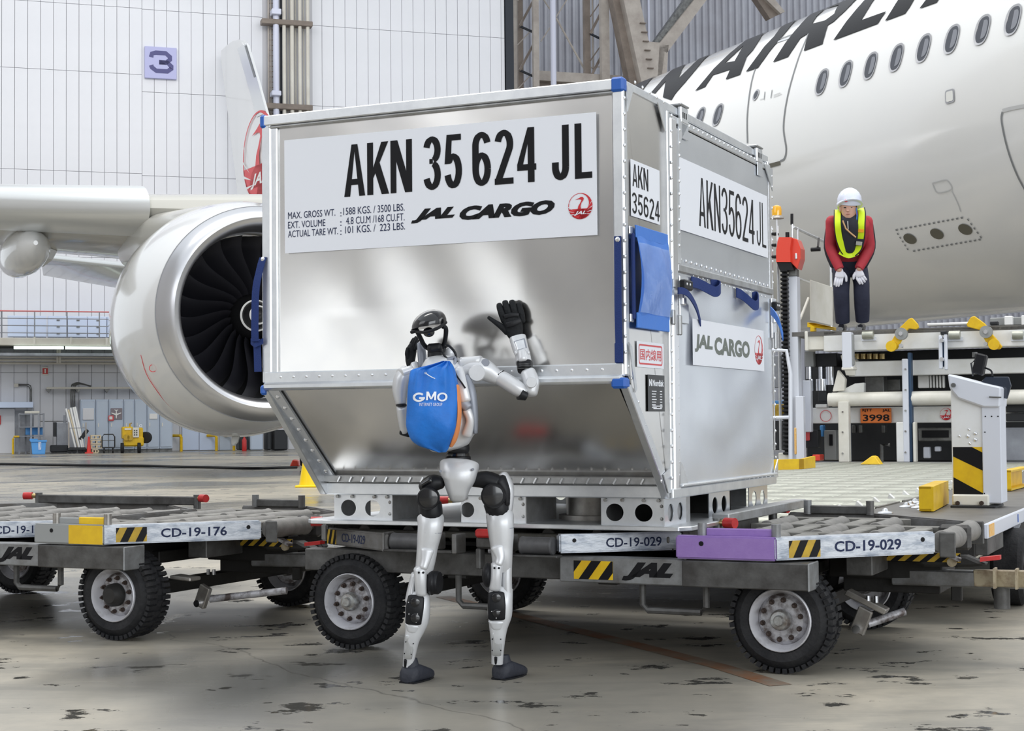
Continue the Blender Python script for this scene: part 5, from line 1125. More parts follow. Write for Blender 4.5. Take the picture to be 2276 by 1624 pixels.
# ---- fork-lift base: hole plates and base plate
ZP = 0.530
def holeplate(x0, x1, yv, holes, m_='rail', along='x'):
    z0, z1 = ZP, ZB; hs = [circ(x0 + (x1 - x0) * t, (z0 + z1) / 2 - 0.004, r, 22, ry) for t, r, ry in holes]
    if along == 'x': fm, ext = (lambda a, b: V((a, yv, b))), (0, 0.004, 0)
    else: fm, ext = (lambda a, b: V((yv, a, b))), (-0.004, 0, 0)
    return MB().plate([(x0, z0), (x1, z0), (x1, z1), (x0, z1)], hs, fm, ext).build('fork_pocket_plate', m_, ct)
def fx(px): return LP(px, 1135, CS + 0.005).x
bl = MB()
for (a_, b_, hh) in ((743, 871, ((0.25, .036, .034), (0.67, .036, .034))), (1025, 1168, ((0.1, .03, .03), (0.52, .040, .034))), (1336, 1476, ((0.22, .036, .034), (0.68, .036, .034)))):
    x0_, x1_ = fx(a_), fx(b_); holeplate(x0_, x1_, CS + 0.005, hh)
    for x in (x0_ + 0.02, x0_ + 0.09, x1_ - 0.08, x1_ - 0.02): bl.cyl((x, CS - 0.006, ZB - 0.008), (x, CS + 0.006, ZB - 0.008), 0.007, n=8)
    for z in (ZP + 0.025, ZB - 0.03): bl.dome((x1_ - 0.01, CS + 0.004, z), (0, -1, 0), 0.007, 0.004)
    B('pocket_web', 'raild', x1_ + 0.0, x1_ + 0.004, CS + 0.005, CS + 0.30, ZP, ZB, bevel=0); B('pocket_web', 'raild', x0_, x0_ + 0.004, CS + 0.009, CS + 0.30, ZP, ZB, bevel=0)
bl.build('base_bolts', 'hub', ct)
def sy(px, py=1120): return LX(px, py, -0.012).y
for (a_, b_) in ((1477, 1525), (1576, 1622), (1665, 1706)):
    holeplate(sy(a_), sy(b_), -0.012, ((0.28, .035, .034), (0.72, .035, .034)), 'alu_side', 'y')
B('pocket_web', 'dark', -0.35, -0.016, sy(1524), sy(1524) + 0.004, ZP, ZB, bevel=0); B('pocket_web', 'dark', -0.35, -0.016, sy(1626), sy(1626) + 0.004, ZP, ZB, bevel=0)
for k in range(3):
    hs = [circ(-0.25 - k * 0.4, (ZP + ZB) / 2, 0.034, 16)]; MB().plate([(-0.42 - k * 0.4, ZP), (-0.12 - k * 0.4, ZP), (-0.12 - k * 0.4, ZB), (-0.42 - k * 0.4, ZB)], hs, lambda a, b: V((a, CD - 0.03, b)), (0, 0.004, 0)).build('fork_pocket_plate', 'raild', ct)
bp = MB().prism([(X0 - 0.06, CS - 0.02, 0.512), (X0 - 0.03, CS - 0.05, 0.512), (0.05, CS - 0.05, 0.512), (0.085, CS + 0.0, 0.512), (0.085, CD, 0.512), (X0 - 0.06, CD, 0.512)], (0, 0, 0.018)).build('base_plate', 'rail', ct, bevel=0.003)
B('base_edge', 'raild', 0.02, 0.09, CS + 0.45, CD + 0.25, 0.512, 0.552); 
a_, b_ = fx(1190), fx(1308); MB().cyl(((a_ + b_) / 2, CS + 0.35, ZP), ((a_ + b_) / 2, CS + 0.35, ZB), (b_ - a_) * 0.52, n=28).build('centre_drum', 'steel', ct, smooth=True)
MB().cyl(((a_ + b_) / 2, CS + 0.35, ZP), ((a_ + b_) / 2, CS + 0.35, ZP + 0.018), (b_ - a_) * 0.66, n=28).build('drum_flange', 'steel', ct, smooth=True)
# ================================================================== CARTS (container dollies)
def wheel_part(root, x, y, z, r=0.188, wd=0.15, hubm='hub', cap=False, hidden=False):
    """tyre with block tread; outer face towards -y"""
    o = V((x, y, z)); ax = V((0, 1, 0))
    prof = [(0.012, r * 0.60), (0.0, r * 0.64), (-0.004, r * 0.80), (0.012, r * 0.93), (0.03, r * 0.985), (wd - 0.03, r * 0.985), (wd - 0.012, r * 0.93), (wd, r * 0.80), (wd - 0.004, r * 0.64), (wd - 0.02, r * 0.60)]
    mb = MB().lathe(o, ax, prof, 56, close=True); n = 46
    for k in range(n):
        for side in (0, 1):
            a = 2 * math.pi * (k + 0.5 * side) / n; d = V((math.cos(a), 0, math.sin(a))); t = V((-math.sin(a), 0, math.cos(a)))
            yc = 0.030 if side == 0 else wd - 0.030; mb.obox(o + d * (r * 0.985) + ax * yc, d * (0.009), t * (r * 0.045), ax * (0.026))
    for k in range(24):
        a = 2 * math.pi * (k + 0.25) / 24; d = V((math.cos(a), 0, math.sin(a))); t = V((-math.sin(a), 0, math.cos(a))); mb.obox(o + d * (r * 0.985) + ax * wd / 2, d * 0.007, t * (r * 0.07) + ax * 0.01, ax * 0.018)
    wp = mb.build('wheel', 'tyre', root, smooth=38)
    rp = [(0.012, r * 0.625), (-0.005, r * 0.615), (-0.008, r * 0.60), (0.002, r * 0.575), (0.022, r * 0.545), (0.034, r * 0.525), (0.042, r * 0.50), (0.05, r * 0.50), (0.05, r * 0.625)]
    MB().lathe(o, ax, rp, 44, close=True).build('rim', 'rimw', wp, smooth=30)
    MB().lathe(o, ax, [(0.046, r * 0.51), (0.036, r * 0.47), (0.024, r * 0.42), (0.022, r * 0.2), (0.022, 0.0), (0.06, 0), (0.06, r * 0.51)], 40).build('rim_disc', 'rim', wp, smooth=30)
    if cap: MB().lathe(o, ax, [(-0.03, 0.0), (-0.03, r * 0.17), (-0.01, r * 0.26), (0.02, r * 0.27)], 28).build('hub_cap', 'dark', wp, smooth=True)
    else: MB().lathe(o, ax, [(-0.028, 0.0), (-0.028, r * 0.085), (-0.022, r * 0.10), (-0.016, r * 0.11), (-0.014, r * 0.17), (-0.004, r * 0.20), (0.012, r * 0.21)], 28).build('hub_cap', hubm, wp, smooth=True)
    if hidden: return wp
    for k in range(10):
        a = 2 * math.pi * k / 10 + 0.2; c = o + V((math.cos(a), 0, math.sin(a))) * r * 0.385; c.y = o.y + 0.022
        MB().lathe(c, (0, -1, 0), [(0, 0.0105), (0.008, 0.0095), (0.008, 0.0060), (0.020, 0.0050), (0.021, 0.0)], 8).build('lug_nut', 'rust', wp, smooth=True)
    return wp
def make_cart(label, code, block, dx, dy, left=False):
    """frame coordinates of the middle cart; dx, dy shift the copy"""
    use(LM @ Matrix.Translation(V((dx, dy, 0))))
    t = thing('container_cart', label, 'cart', (-0.4, 1.1, 0), group=None)
    def b(name, m_, *a, parent=t, bevel=0.004, **k): return MB().box(*a).build(name, m_, parent, bevel=bevel, **k)
    # wheels
    for i, (x, y) in enumerate(((-1.375, 0.39), (0.425, 0.425), (-1.34, 1.75), (0.44, 1.75))):
        wheel_part(t, x, y, 0.197, hidden=(y > 1), cap=(left and i == 1))
    b('axle', 'dark', -1.375, -1.315, 0.5, 1.8, 0.17, 0.23); b('axle', 'dark', 0.395, 0.455, 0.5, 1.8, 0.17, 0.23)
    # chassis
    fb = b('front_beam', 'frame', -1.62, -0.40, 0.44, 0.52, 0.315, 0.405)
    fb2 = b('front_beam_marked', 'framel', -0.42, 0.08, 0.36, 0.44, 0.315, 0.412)
    b('front_beam_box', 'frame', 0.08, 0.555, 0.34, 0.46, 0.315, 0.412); b('beam_end_plate', 'framel', 0.553, 0.560, 0.33, 0.47, 0.313, 0.414)
    b('rear_beam', 'frame', -1.62, 0.555, 1.78, 1.88, 0.315, 0.412)
    for x in (-1.55, -0.95, -0.3, 0.30): b('cross_beam', 'dark', x, x + 0.08, 0.45, 1.8, 0.30, 0.40)
    b('centre_plate', 'dark', -1.45, 0.42, 0.75, 1.5, 0.31, 0.36)
    # hazard tape and airline letters on the marked beam
    z0, z1 = 0.328, 0.398
    hazard(fmapper((0, 0.359, 0), (1, 0, 0), (0, 0, 1)), -0.36, -0.20, z0, z1, fb2, nst=2, base='yellow', lean=0.75)
    text('JAL', fmapper((-0.165, 0.3595, z0), (1, 0, 0), (0, 0, 1)), 0.205, z1 - z0, 'ink', fb2, bold=0.09, shear=0.45)
    # step loops under the beam
    for x0, x1, zl in ((-0.88, -0.70, 0.20), (-0.10, 0.15, 0.215)):
        MB().tube([(x0, 0.41, 0.32), (x0, 0.41, zl + 0.02), (x0 + 0.02, 0.41, zl), (x1 - 0.02, 0.41, zl), (x1, 0.41, zl + 0.02), (x1, 0.41, 0.32)], 0.013, 8).build('step_loop', 'frame', t, smooth=True)
    # ---------------- turntable (octagonal) rails
    zt, zb_ = 0.500, 0.428
    def rail(p, q, name, m_, th=0.03, z0=zb_, z1=zt, parent=t, top=True):
        p, q = V((p[0], p[1], 0)), V((q[0], q[1], 0)); d = (q - p).normalized(); n = V((d.y, -d.x, 0)); n = n if n.y < 0 else -n
        o = MB().prism([V((p.x, p.y, z0)), V((q.x, q.y, z0)), V((q.x, q.y, z0)) - n * th, V((p.x, p.y, z0)) - n * th], (0, 0, z1 - z0)).build(name, m_, parent, bevel=0.006, seg=2)
        return o, p, d, n
    r1, p, d, n = rail((-1.585, 0.56), (-1.17, 0.315), 'turntable_rail', 'railx', z0=0.415, z1=0.485)
    L = 0.48; fm = fmapper(V((p.x, p.y, 0.415)) + n * 0.001, d, (0, 0, 1))
    hazard(fm, 0.005, 0.085, 0.004, 0.064, r1, nst=2, lean=0.35)
    text(code, lambda x, y, dd=0.0: fm(x + 0.135, y + 0.018), 0.20, 0.036, 'navyink', r1, bold=0.01)
    b('roller_bay', 'frame', -1.17, -0.86, 0.31, 0.36, 0.412, 0.424); b('roller_bay_end', 'railx', -1.175, -1.165, 0.31, 0.40, 0.412, 0.49); b('roller_bay_end', 'railx', -0.86, -0.84, 0.31, 0.40, 0.412, 0.49)
    def rol(p, q, r, m_='roller', name='roller'):
        p, q = V(p), V(q); dd = (q - p).normalized()
        return MB().lathe(p, q - p, [(0, r * 0.35), (0.004, r * 0.92), (0.010, r), (0.018, r * 0.93), ((q - p).length - 0.018, r * 0.93), ((q - p).length - 0.010, r), ((q - p).length - 0.004, r * 0.92), ((q - p).length, r * 0.35)], 20).build(name, m_, t, smooth=True)
    rol((-1.155, 0.36, 0.452), (-0.99, 0.36, 0.452), 0.036, 'rollerd', 'front_roller'); rol((-0.575, 0.34, 0.452), (-0.43, 0.34, 0.452), 0.036, 'rollerd', 'front_roller')
    b('roller_bay', 'frame', -0.62, -0.405, 0.30, 0.36, 0.408, 0.418)
    for x in (-0.98, -0.66): b('bay_block', 'railx', x, x + 0.05, 0.33, 0.40, 0.425, 0.49)
    r2, p, d, n = rail((-0.405, 0.33), (-0.02, 0.64), 'turntable_rail', 'railw', th=0.05, z0=0.425, z1=0.497)
    fm2 = fmapper(V((p.x, p.y, 0.425)) + n * 0.001, d, (0, 0, 1))
    text(code, lambda x, y, dd=0.0: fm2(x + 0.185, y + 0.018), 0.225, 0.036, 'navyink', r2, bold=0.015); sheet(fm2, 0, 0, 0, 0, 'ink', r2, 'rail_hole', 0.001, poly=circ(0.058, 0.048, 0.008, 14))
    rail((-0.02, 0.64), (-0.02, 1.6), 'turntable_rail', 'railx'); rail((-1.585, 1.62), (-1.585, 0.56), 'turntable_rail', 'railx')
    rail((-1.17, 1.92), (-1.585, 1.62), 'turntable_rail', 'railx', th=-0.03); rail((-0.40, 1.92), (-0.02, 1.6), 'turntable_rail', 'railx', th=-0.03); rail((-1.17, 1.92), (-0.40, 1.92), 'turntable_rail', 'railx', th=-0.03)
    # turntable rollers (run front to back) and strips between them
    if not left or True:
        for j, (y0, y1) in enumerate(((0.66, 0.98), (1.02, 1.36), (1.40, 1.74))):
            b('deck_strip', 'deck', -1.52, -0.06, y1, y1 + 0.04, 0.452, 0.478); 
            for k in range(7):
                x = -1.46 + k * 0.215 + (0.10 if j % 2 else 0); 
                if x < -0.1: rol((x, y0, 0.462), (x, y1 - 0.02, 0.462), 0.033)
        b('deck_strip', 'deck', -1.52, -0.06, 0.60, 0.64, 0.452, 0.478)
        b('deck_floor', 'dark', -1.55, -0.05, 0.62, 1.8, 0.42, 0.435, bevel=0)
    # red stop at the front middle
    rs = b('stop_flap', 'frame', -0.735, -0.60, 0.27, 0.315, 0.44, 0.485, bevel=0.008); b('stop_flap_face', 'red', -0.735, -0.60, 0.262, 0.30, 0.483, 0.516, parent=rs, bevel=0.008)
    b('stop_arm', 'frame', -0.735, -0.715, 0.27, 0.315, 0.36, 0.44, parent=rs); b('stop_arm', 'frame', -0.62, -0.60, 0.27, 0.315, 0.36, 0.44, parent=rs)
    MB().cyl((-0.72, 0.36, 0.425), (-0.61, 0.36, 0.425), 0.010, n=10).build('stop_pin', 'rim', rs)
    # red tipped spring stops at the turntable corners
    def stop(x, y, z, dxn, nm='corner_stop'):
        s = MB().cyl((x, y, z - 0.05), (x, y, z + 0.025), 0.020, n=14).build(nm, 'mechg', t, smooth=True)
        MB().cyl((x, y, z + 0.008), (x + dxn * 0.075, y - abs(dxn) * 0.03, z + 0.008), 0.013, n=12).build('stop_spring', 'brass', s, smooth=True)
        MB().cyl((x + dxn * 0.035, y - abs(dxn) * 0.014, z + 0.008), (x + dxn * 0.08, y - abs(dxn) * 0.032, z + 0.008), 0.021, n=14).build('red_tip', 'red', s, smooth=True)
    stop(-1.60, 0.62, 0.50, -1); stop(0.075, 0.80, 0.515, 1) if not left else None; (stop(0.0, 1.86, 0.515, 1), stop(-1.62, 1.84, 0.53, -1)) if not left else None
    if left:
        b('side_guide', 'frame', -1.27, -0.20, 1.86, 1.90, 0.50, 0.545)
        stop(-1.28, 1.88, 0.53, -1); stop(-0.20, 1.88, 0.53, 1)
    # ---------------- fixed end deck on the right
    r3, p, d, n = rail((0.055, 0.345), (0.435, 0.345), 'end_block', block[0], th=0.05, z0=0.418, z1=0.503)
    if block[1]: sheet(fmapper((0, 0.344, 0), (1, 0, 0), (0, 0, 1)), 0.250, 0.434, 0.420, 0.500, block[1], r3, 'painted_half', 0.001)
    MB().cyl((0.155, 0.3435, 0.475), (0.155, 0.346, 0.475), 0.009, n=14).build('block_hole', 'ink', r3)
    gd = b('pin_guide', block[0], 0.16, 0.42, 0.385, 0.40, 0.500, 0.530)
    if block[1]: b('painted_half', block[1], 0.27, 0.41, 0.383, 0.399, 0.500, 0.533, parent=gd)
    for x in (0.145, 0.425): MB().cyl((x, 0.39, 0.498), (x, 0.39, 0.548), 0.017, n=18).build('upright_pin', 'steel' if left else 'framel', t, smooth=True)
    r4, p, d, n = rail((0.435, 0.345), (0.915, 0.83), 'end_rail', 'railw', th=0.06, z0=0.420, z1=0.502)
    fm4 = fmapper(V((p.x, p.y, 0.420)) + n * 0.001, d, (0, 0, 1))
    hazard(fm4, 0.055, 0.185, 0.008, 0.070, r4, nst=2, base='ydirty', lean=0.5)
    text(code, lambda x, y, dd=0.0: fm4(x + 0.245, y + 0.022), 0.285, 0.040, 'navyink', r4, bold=0.02); sheet(fm4, 0, 0, 0, 0, 'ink', r4, 'rail_hole', 0.001, poly=circ(0.625, 0.055, 0.009, 14))
    rol((0.935, 0.86, 0.462), (0.935, 1.16, 0.462), 0.044, name='end_roller'); rol((0.935, 1.24, 0.462), (0.935, 1.52, 0.462), 0.044, name='end_roller')
    b('roller_cheek', 'frame', 0.925, 0.985, 0.845, 0.853, 0.405, 0.50); b('roller_cheek', 'frame', 0.86, 0.985, 1.19, 1.23, 0.405, 0.505, bevel=0.012); b('roller_cheek', 'frame', 0.9, 0.985, 1.53, 1.545, 0.405, 0.50)
    MB().cyl((0.945, 1.188, 0.455), (0.945, 1.18, 0.455), 0.018, n=14).build('roller_bearing', 'steel', t)
    rail((0.915, 1.55), (0.45, 1.97), 'end_rail', 'railx', th=-0.03); rail((0.055, 1.97), (0.45, 1.97), 'end_rail', 'railx', th=-0.05)
    gd2 = b('pin_guide', 'frame', 0.16, 0.43, 1.90, 1.93, 0.497, 0.535)
    for x in (0.15, 0.435): MB().cyl((x, 1.91, 0.495), (x, 1.91, 0.558), 0.018, n=18).build('upright_pin', 'framel', t, smooth=True)
    for j, (y0, y1, xs) in enumerate(((0.50, 0.82, (0.12, 0.33, 0.55)), (0.88, 1.28, (0.22, 0.45, 0.68)), (1.34, 1.74, (0.12, 0.35, 0.58)))):
        for x in xs: rol((x, y0, 0.460), (x, y1, 0.460), 0.040)
        b('deck_strip', 'deck', 0.06, 0.86 if j < 2 else 0.7, y1 + 0.012, y1 + 0.045, 0.455, 0.490)
    for x in (0.225, 0.44, 0.66): b('deck_strip', 'deck', x - 0.035, x + 0.035, 0.50 if x < 0.6 else 0.66, 0.82, 0.455, 0.487)
    for x in (0.335, 0.565, 0.79): b('deck_strip', 'deck', x - 0.035, x + 0.035, 0.88, 1.28, 0.455, 0.487)
    for x in (0.235, 0.465): b('deck_strip', 'deck', x - 0.035, x + 0.035, 1.34, 1.74, 0.455, 0.487)
    MB().prism([(0.06, 0.42, 0.42), (0.42, 0.42, 0.42), (0.85, 0.85, 0.42), (0.85, 1.5, 0.42), (0.42, 1.9, 0.42), (0.06, 1.9, 0.42)], (0, 0, 0.018)).build('deck_floor', 'dark', t)
    b('under_box', 'frame', 0.60, 0.70, 0.72, 1.0, 0.34, 0.42); b('under_frame', 'dark', 0.46, 0.85, 1.15, 1.6, 0.35, 0.41)
    # hazard plate under the end, brake gear, drawbar
    hp = b('hazard_plate', 'frame', 0.70, 0.98, 0.98, 0.99, 0.375, 0.412); hazard(fmapper((0, 0.979, 0), (1, 0, 0), (0, 0, 1)), 0.70, 0.98, 0.376, 0.411, hp, nst=5, lean=1.2)
    MB().bar((0.45, 1.12, 0.335), (0.90, 1.10, 0.335), 0.10, 0.075).build('drawbar', 'dark', t, bevel=0.006)
    db = MB().bar((0.70, 1.10, 0.305), (1.27 if left else 2.1, 1.05 if left else 0.97, 0.318), 0.075, 0.062).build('drawbar_arm', 'framel', t, bevel=0.006)
    MB().bar((1.02, 1.045, 0.314), (1.27 if left else 1.50, 1.02 if left else 0.98, 0.324), 0.03, 0.064).build('drawbar_cover', 'cream', db, bevel=0.004)
    for x in ((1.10, 1.18, 1.25) if left else (1.10, 1.18, 1.33, 1.42)): MB().box(x, x + 0.008, 0.97, 1.03, 0.282, 0.358).build('drawbar_rib', 'cream', db)
    MB().lathe((1.22 if left else 1.34, 0.975, 0.320), (0.2, -1, 0), [(0, 0.022), (0.01, 0.020), (0.03, 0.016), (0.045, 0.018), (0.046, 0.0)], 16).build('red_button', 'red', db, smooth=True)
    MB().cyl((1.12, 1.05, 0.20), (1.12, 1.05, 0.29), 0.03, n=14).build('drawbar_post', 'frame', db, smooth=True)
    lv = MB().prism([(0.80, 0.98, 0.375), (0.90, 0.98, 0.40), (1.0, 0.98, 0.402), (1.08, 0.98, 0.37), (1.02, 0.98, 0.36), (0.84, 0.98, 0.355)], (0, 0.08, 0)).build('release_lever', 'dark', t, bevel=0.01)
    MB().obox((0.955, 0.96, 0.40), (0.028, 0, -0.012), (0, 0.02, 0), (0.002, 0, 0.006)).build('lever_pad', 'rim', lv); MB().obox((1.09, 0.99, 0.395), (0.035, 0.01, 0.004), (0, 0.02, 0), (0, 0, 0.008)).build('lever_tongue', 'red', lv)
    MB().cyl((0.95, 0.975, 0.378), (0.95, 0.96, 0.378), 0.018, n=14).build('lever_pivot', 'cream', lv)
    # steering link between the wheels: bent bracket, rod
    k0 = MB().obox((0.66, 0.80, 0.235), (0.075, 0, -0.035), (0, 0.035, 0), (0.006, 0, 0.010)).build('link_bracket', 'steel', t, bevel=0.004) if not left else MB().obox((0.66, 0.62, 0.262), (0.055, 0, -0.004), (0, 0.04, 0), (0, 0, 0.008)).build('link_bracket', 'steel', t, bevel=0.004)
    MB().obox((0.645, 0.77, 0.165), (0.018, 0, 0.045), (0, 0.015, 0), (-0.025, 0, 0.012)).build('link_arm', 'steel', k0, bevel=0.004); MB().cyl((0.63, 0.74, 0.135), (0.63, 0.80, 0.135), 0.016, n=12).build('link_pin', 'chrome', k0)
    MB().cyl((0.66, 0.80, 0.150), (1.0 if left else 0.78, 0.9, 0.19), 0.016, n=12).build('link_rod', 'rim', k0, smooth=True)
    for x in (0.67, 0.70): MB().cyl((x, 0.775, 0.262 if left else 0.235), (x, 0.775, 0.285 if left else 0.26), 0.008, n=8).build('link_bolt', 'chrome', k0)
    b('steer_box', 'dark', 0.50, 0.88, 1.1, 1.45, 0.24, 0.33); b('steer_hook', 'dark', 0.93, 0.97, 1.05, 1.08, 0.22, 0.28)
    return t
make_cart('container cart in the middle with a purple corner block, carrying the silver container', 'CD-19-029', ('purple', None), 0, 0)
make_cart('empty container cart at the left with a grey and yellow corner block', 'CD-19-176', ('greyp', 'yellow'), -2.895, -0.177, True)
# ================================================================== LOADER PLATFORM (near, low roller deck)
use(LM)
PZ = 0.45
pf = thing('roller_platform', 'low wide loading platform with a grey roller deck and walkway, behind the middle cart', 'platform', (-0.5, 6, 0))
PX0, PXm, PX1, PY0, PY1 = -2.25, 0.08, 0.90, 2.10, 11.8
def b(name, m_, *a, parent=None, bevel=0.004, **k): return MB().box(*a).build(name, m_, parent, bevel=bevel, **k)
b('platform_frame', 'dark', PX0, PX1 - 0.04, PY0, PY1, 0.30, 0.405, parent=pf)
wk = MB().prism([(PXm, PY0, 0.43), (PX1, PY0, 0.43), (PX1, PY1, 0.43), (PXm, PY1, 0.43)], (0, 0, 0.02)).build('walkway_plate', 'plate', pf)
b('side_rail', 'whiteb', PX1, PX1 + 0.02, PY0, PY1, 0.385, 0.452, parent=pf); b('rail_corner', 'frame', PX1 - 0.06, PX1 + 0.015, PY0 + 0.02, PY0 + 0.5, 0.31, 0.385, parent=pf)
b('orange_patch', 'orsticker', PX1 + 0.021, PX1 + 0.0225, PY0 + 0.02, PY0 + 0.17, 0.392, 0.448, parent=pf, bevel=0); b('rail_mark', 'bluecap', PX1 + 0.021, PX1 + 0.0225, PY0 + 0.98, PY0 + 1.0, 0.40, 0.44, parent=pf, bevel=0)
b('front_edge', 'whiteb', PXm, PX1, PY0 - 0.012, PY0, 0.40, 0.452, parent=pf)
for y in (3.4, 4.9, 6.4): MB().bar((PX1 - 0.02, y, 0.38), (PX1 - 0.12, y, 0.12), 0.03).build('side_leg', 'whiteb', pf)
# rollers: rows along x; near rows are parts, each with its flanged discs
y = PY0 + 0.05; k = 0; rme = None
while y < PY1 - 0.1:
    if rme is None:
        prof = []; x = 0.0; L = PXm - PX0 - 0.05
        while x < L - 0.1: prof += [(x, 0.034), (x + 0.004, 0.037), (x + 0.225, 0.037), (x + 0.229, 0.034), (x + 0.24, 0.034)]; x += 0.24
        o = MB().lathe((PX0 + 0.03, y, 0.425), (1, 0, 0), [(0, 0)] + prof + [(L, 0)], 12).build('platform_roller', 'rollm', pf, smooth=50); o2m = o.data.copy(); o2m.materials[0] = M['rollm2']; rme = (o, y)
    else:
        c = rme[0].copy(); COL.objects.link(c); c.location = rme[0].location + (V((0, y - rme[1], 0)) if True else 0)
        if k % 4 in (1, 2): c.data = o2m
    y += 0.118; k += 1
# bright little corner guides along the roller edge, caster balls on the walkway
for k in range(11):
    yy = PY0 + 0.35 + k * 0.42
    MB().prism([(PXm - 0.03, yy, 0.45), (PXm + 0.02, yy, 0.45), (PXm - 0.02, yy, 0.485)], (0, 0.05, 0)).build('edge_guide', 'paperw', pf)
for i, (px, py) in enumerate(((1754, 1106), (1760, 1103), (1900, 1103), (2024, 1123), (2034, 1117), (2041, 1128), (2055, 1133), (2015, 1126), (1968, 1140), (2062, 1131))):
    q = LG(px, py, 0.452)
    if q.x > PXm: o = MB().lathe(q, (0, 0, 1), [(0, 0.04), (0.006, 0.036), (0.010, 0.018), (0.022, 0.012), (0.026, 0.0)], 14).build('deck_caster', 'rail', pf, smooth=True)
for (a_, b_) in (((1947, 1127), (1995, 1115)), ((2006, 1113), (2056, 1101))):
    p, q = LG(*a_, 0.454), LG(*b_, 0.454); MB().bar(p, q, 0.03, 0.008).build('guide_strip', 'deck', pf)
# yellow guide channels
def chan(name, lab_, p0, p1, z0=0.455, h=0.17, th=0.06):
    p0, p1 = V((*p0, 0)), V((*p1, 0)); d = (p1 - p0).normalized(); n = V((d.y, -d.x, 0)); n = n if n.y < 0 else -n
    t = thing(name, lab_, 'guide rail', (p0.x, p0.y, z0)); q = lambda a, dd, z: p0 + d * a + n * dd + V((0, 0, z)); L = (p1 - p0).length
    MB().prism([q(0, 0, z0), q(L, 0, z0), q(L, 0, z0 + h), q(0, 0, z0 + h)], -n * 0.012).build('web', 'yellow', t)
    for z in (z0, z0 + h - 0.012): MB().prism([q(0, 0, z), q(L, 0, z), q(L, th, z), q(0, th, z)], (0, 0, 0.012)).build('flange', 'yellow', t)
    MB().prism([q(0, 0, z0), q(0, th, z0), q(0, th, z0 + h), q(0, 0, z0 + h)], d * 0.012).build('end_plate', 'yellow', t); return t
g0, g1 = LG(2070, 1136, 0.455), LG(2130, 1118, 0.455)
chan('yellow_guide', 'short yellow channel guide left of the striped control column', (g0.x, g0.y), (g1.x - 0.06, g1.y - 0.02), h=0.125)
g0, g1 = LG(2226, 1090, 0.455), LG(2272, 1078, 0.455)
chan('yellow_guide', 'short yellow channel guide right of the striped control column', (g0.x, g0.y), (g1.x, g1.y), h=0.13)
g0, g1 = LG(1722, 1040, 0.5), LG(1776, 1033, 0.5); g2 = LG(1802, 1030, 0.5)
yb = thing('yellow_guide', 'long low yellow guide bar just right of the container foot', 'guide rail', (g0.x, g0.y, 0.45))
MB().prism([(g0.x - 0.9, g0.y - 0.2, 0.46), (g1.x, g1.y, 0.46), (g1.x, g1.y, 0.555), (g0.x - 0.9, g0.y - 0.2, 0.555)], (0.02, 0.1, 0)).build('bar', 'yellow', yb); MB().prism([(g1.x, g1.y, 0.46), (g2.x, g2.y, 0.46), (g2.x, g2.y, 0.57), (g1.x, g1.y, 0.555)], (0.02, 0.1, 0)).build('bar_end', 'yellow', yb)
c = LG(1935, 1032, 0.46); tag(MB().prism([(c.x - 0.11, c.y, 0.46), (c.x + 0.10, c.y, 0.46), (c.x + 0.04, c.y + 0.03, 0.54), (c.x + 0.01, c.y + 0.03, 0.55)], (0.01, 0.10, 0)).build('yellow_wedge', 'yellow', bevel=0.006), 'yellow wedge stop standing on the roller deck before the loader', 'stop')
# striped control column
use(LM)
k0 = LG(2190, 1128, 0.45); kx, ky = k0.x, k0.y
kc = thing('control_column', 'white control column with black and yellow stripes on the platform walkway', 'column', (kx, ky, 0.45))
pc = lambda px, py: LP(px, py, ky)
def kb(name, m_, x0, y0, x1, y1, dep=0.2, off=0.0, parent=kc, bevel=0.004):
    a, c_ = pc(x0, (y0 + y1) / 2), pc(x1, (y0 + y1) / 2); t_, u_ = pc((x0 + x1) / 2, y0), pc((x0 + x1) / 2, y1)
    return MB().box(a.x, c_.x, ky - off, ky - off + dep, u_.z, t_.z).build(name, m_, parent, bevel=bevel)
front = kb('column_front', 'white', 2115, 860, 2186, 1108, 0.16); kb('column_side', 'whiteb', 2184, 888, 2226, 1118, 0.20, 0.012)
a, c_ = pc(2119, 1040), pc(2189, 1040); z0, z1 = pc(2150, 1098).z, pc(2150, 993).z
hz = hazard(fmapper((0, ky - 0.002, 0), (1, 0, 0), (0, 0, 1)), a.x, c_.x, z0, z1, front, name='hazard_wrap', nst=1, base='yellow', lean=0, wf=0.0)
hz.data.materials[0] = M['yellow']
W2 = c_.x - a.x; H2 = z1 - z0; sm = MB(); f_ = lambda x, y: V((a.x + x * W2, ky - 0.0035, z0 + y * H2))
for pl in ([(0, 1), (0.60, 1), (1, 0.86), (1, 0.48), (0, 0.80)], [(0, 0), (0, 0.36), (1, 0.0)]): sm.add([f_(x, y) for x, y in pl], [tuple(range(len(pl)))])
sm.build('stripe', 'ink', front, recalc=False)
kb('column_foot', 'whitec', 2118, 1098, 2200, 1124, 0.26, 0.03, bevel=0.008); kb('foot_pad', 'mech', 2116, 1122, 2216, 1134, 0.3, 0.05)
for px in (2131, 2184): q = pc(px, 1117); MB().cyl((q.x, ky - 0.045, q.z), (q.x, ky - 0.03, q.z), 0.012, n=8).build('foot_bolt', 'rust', kc)
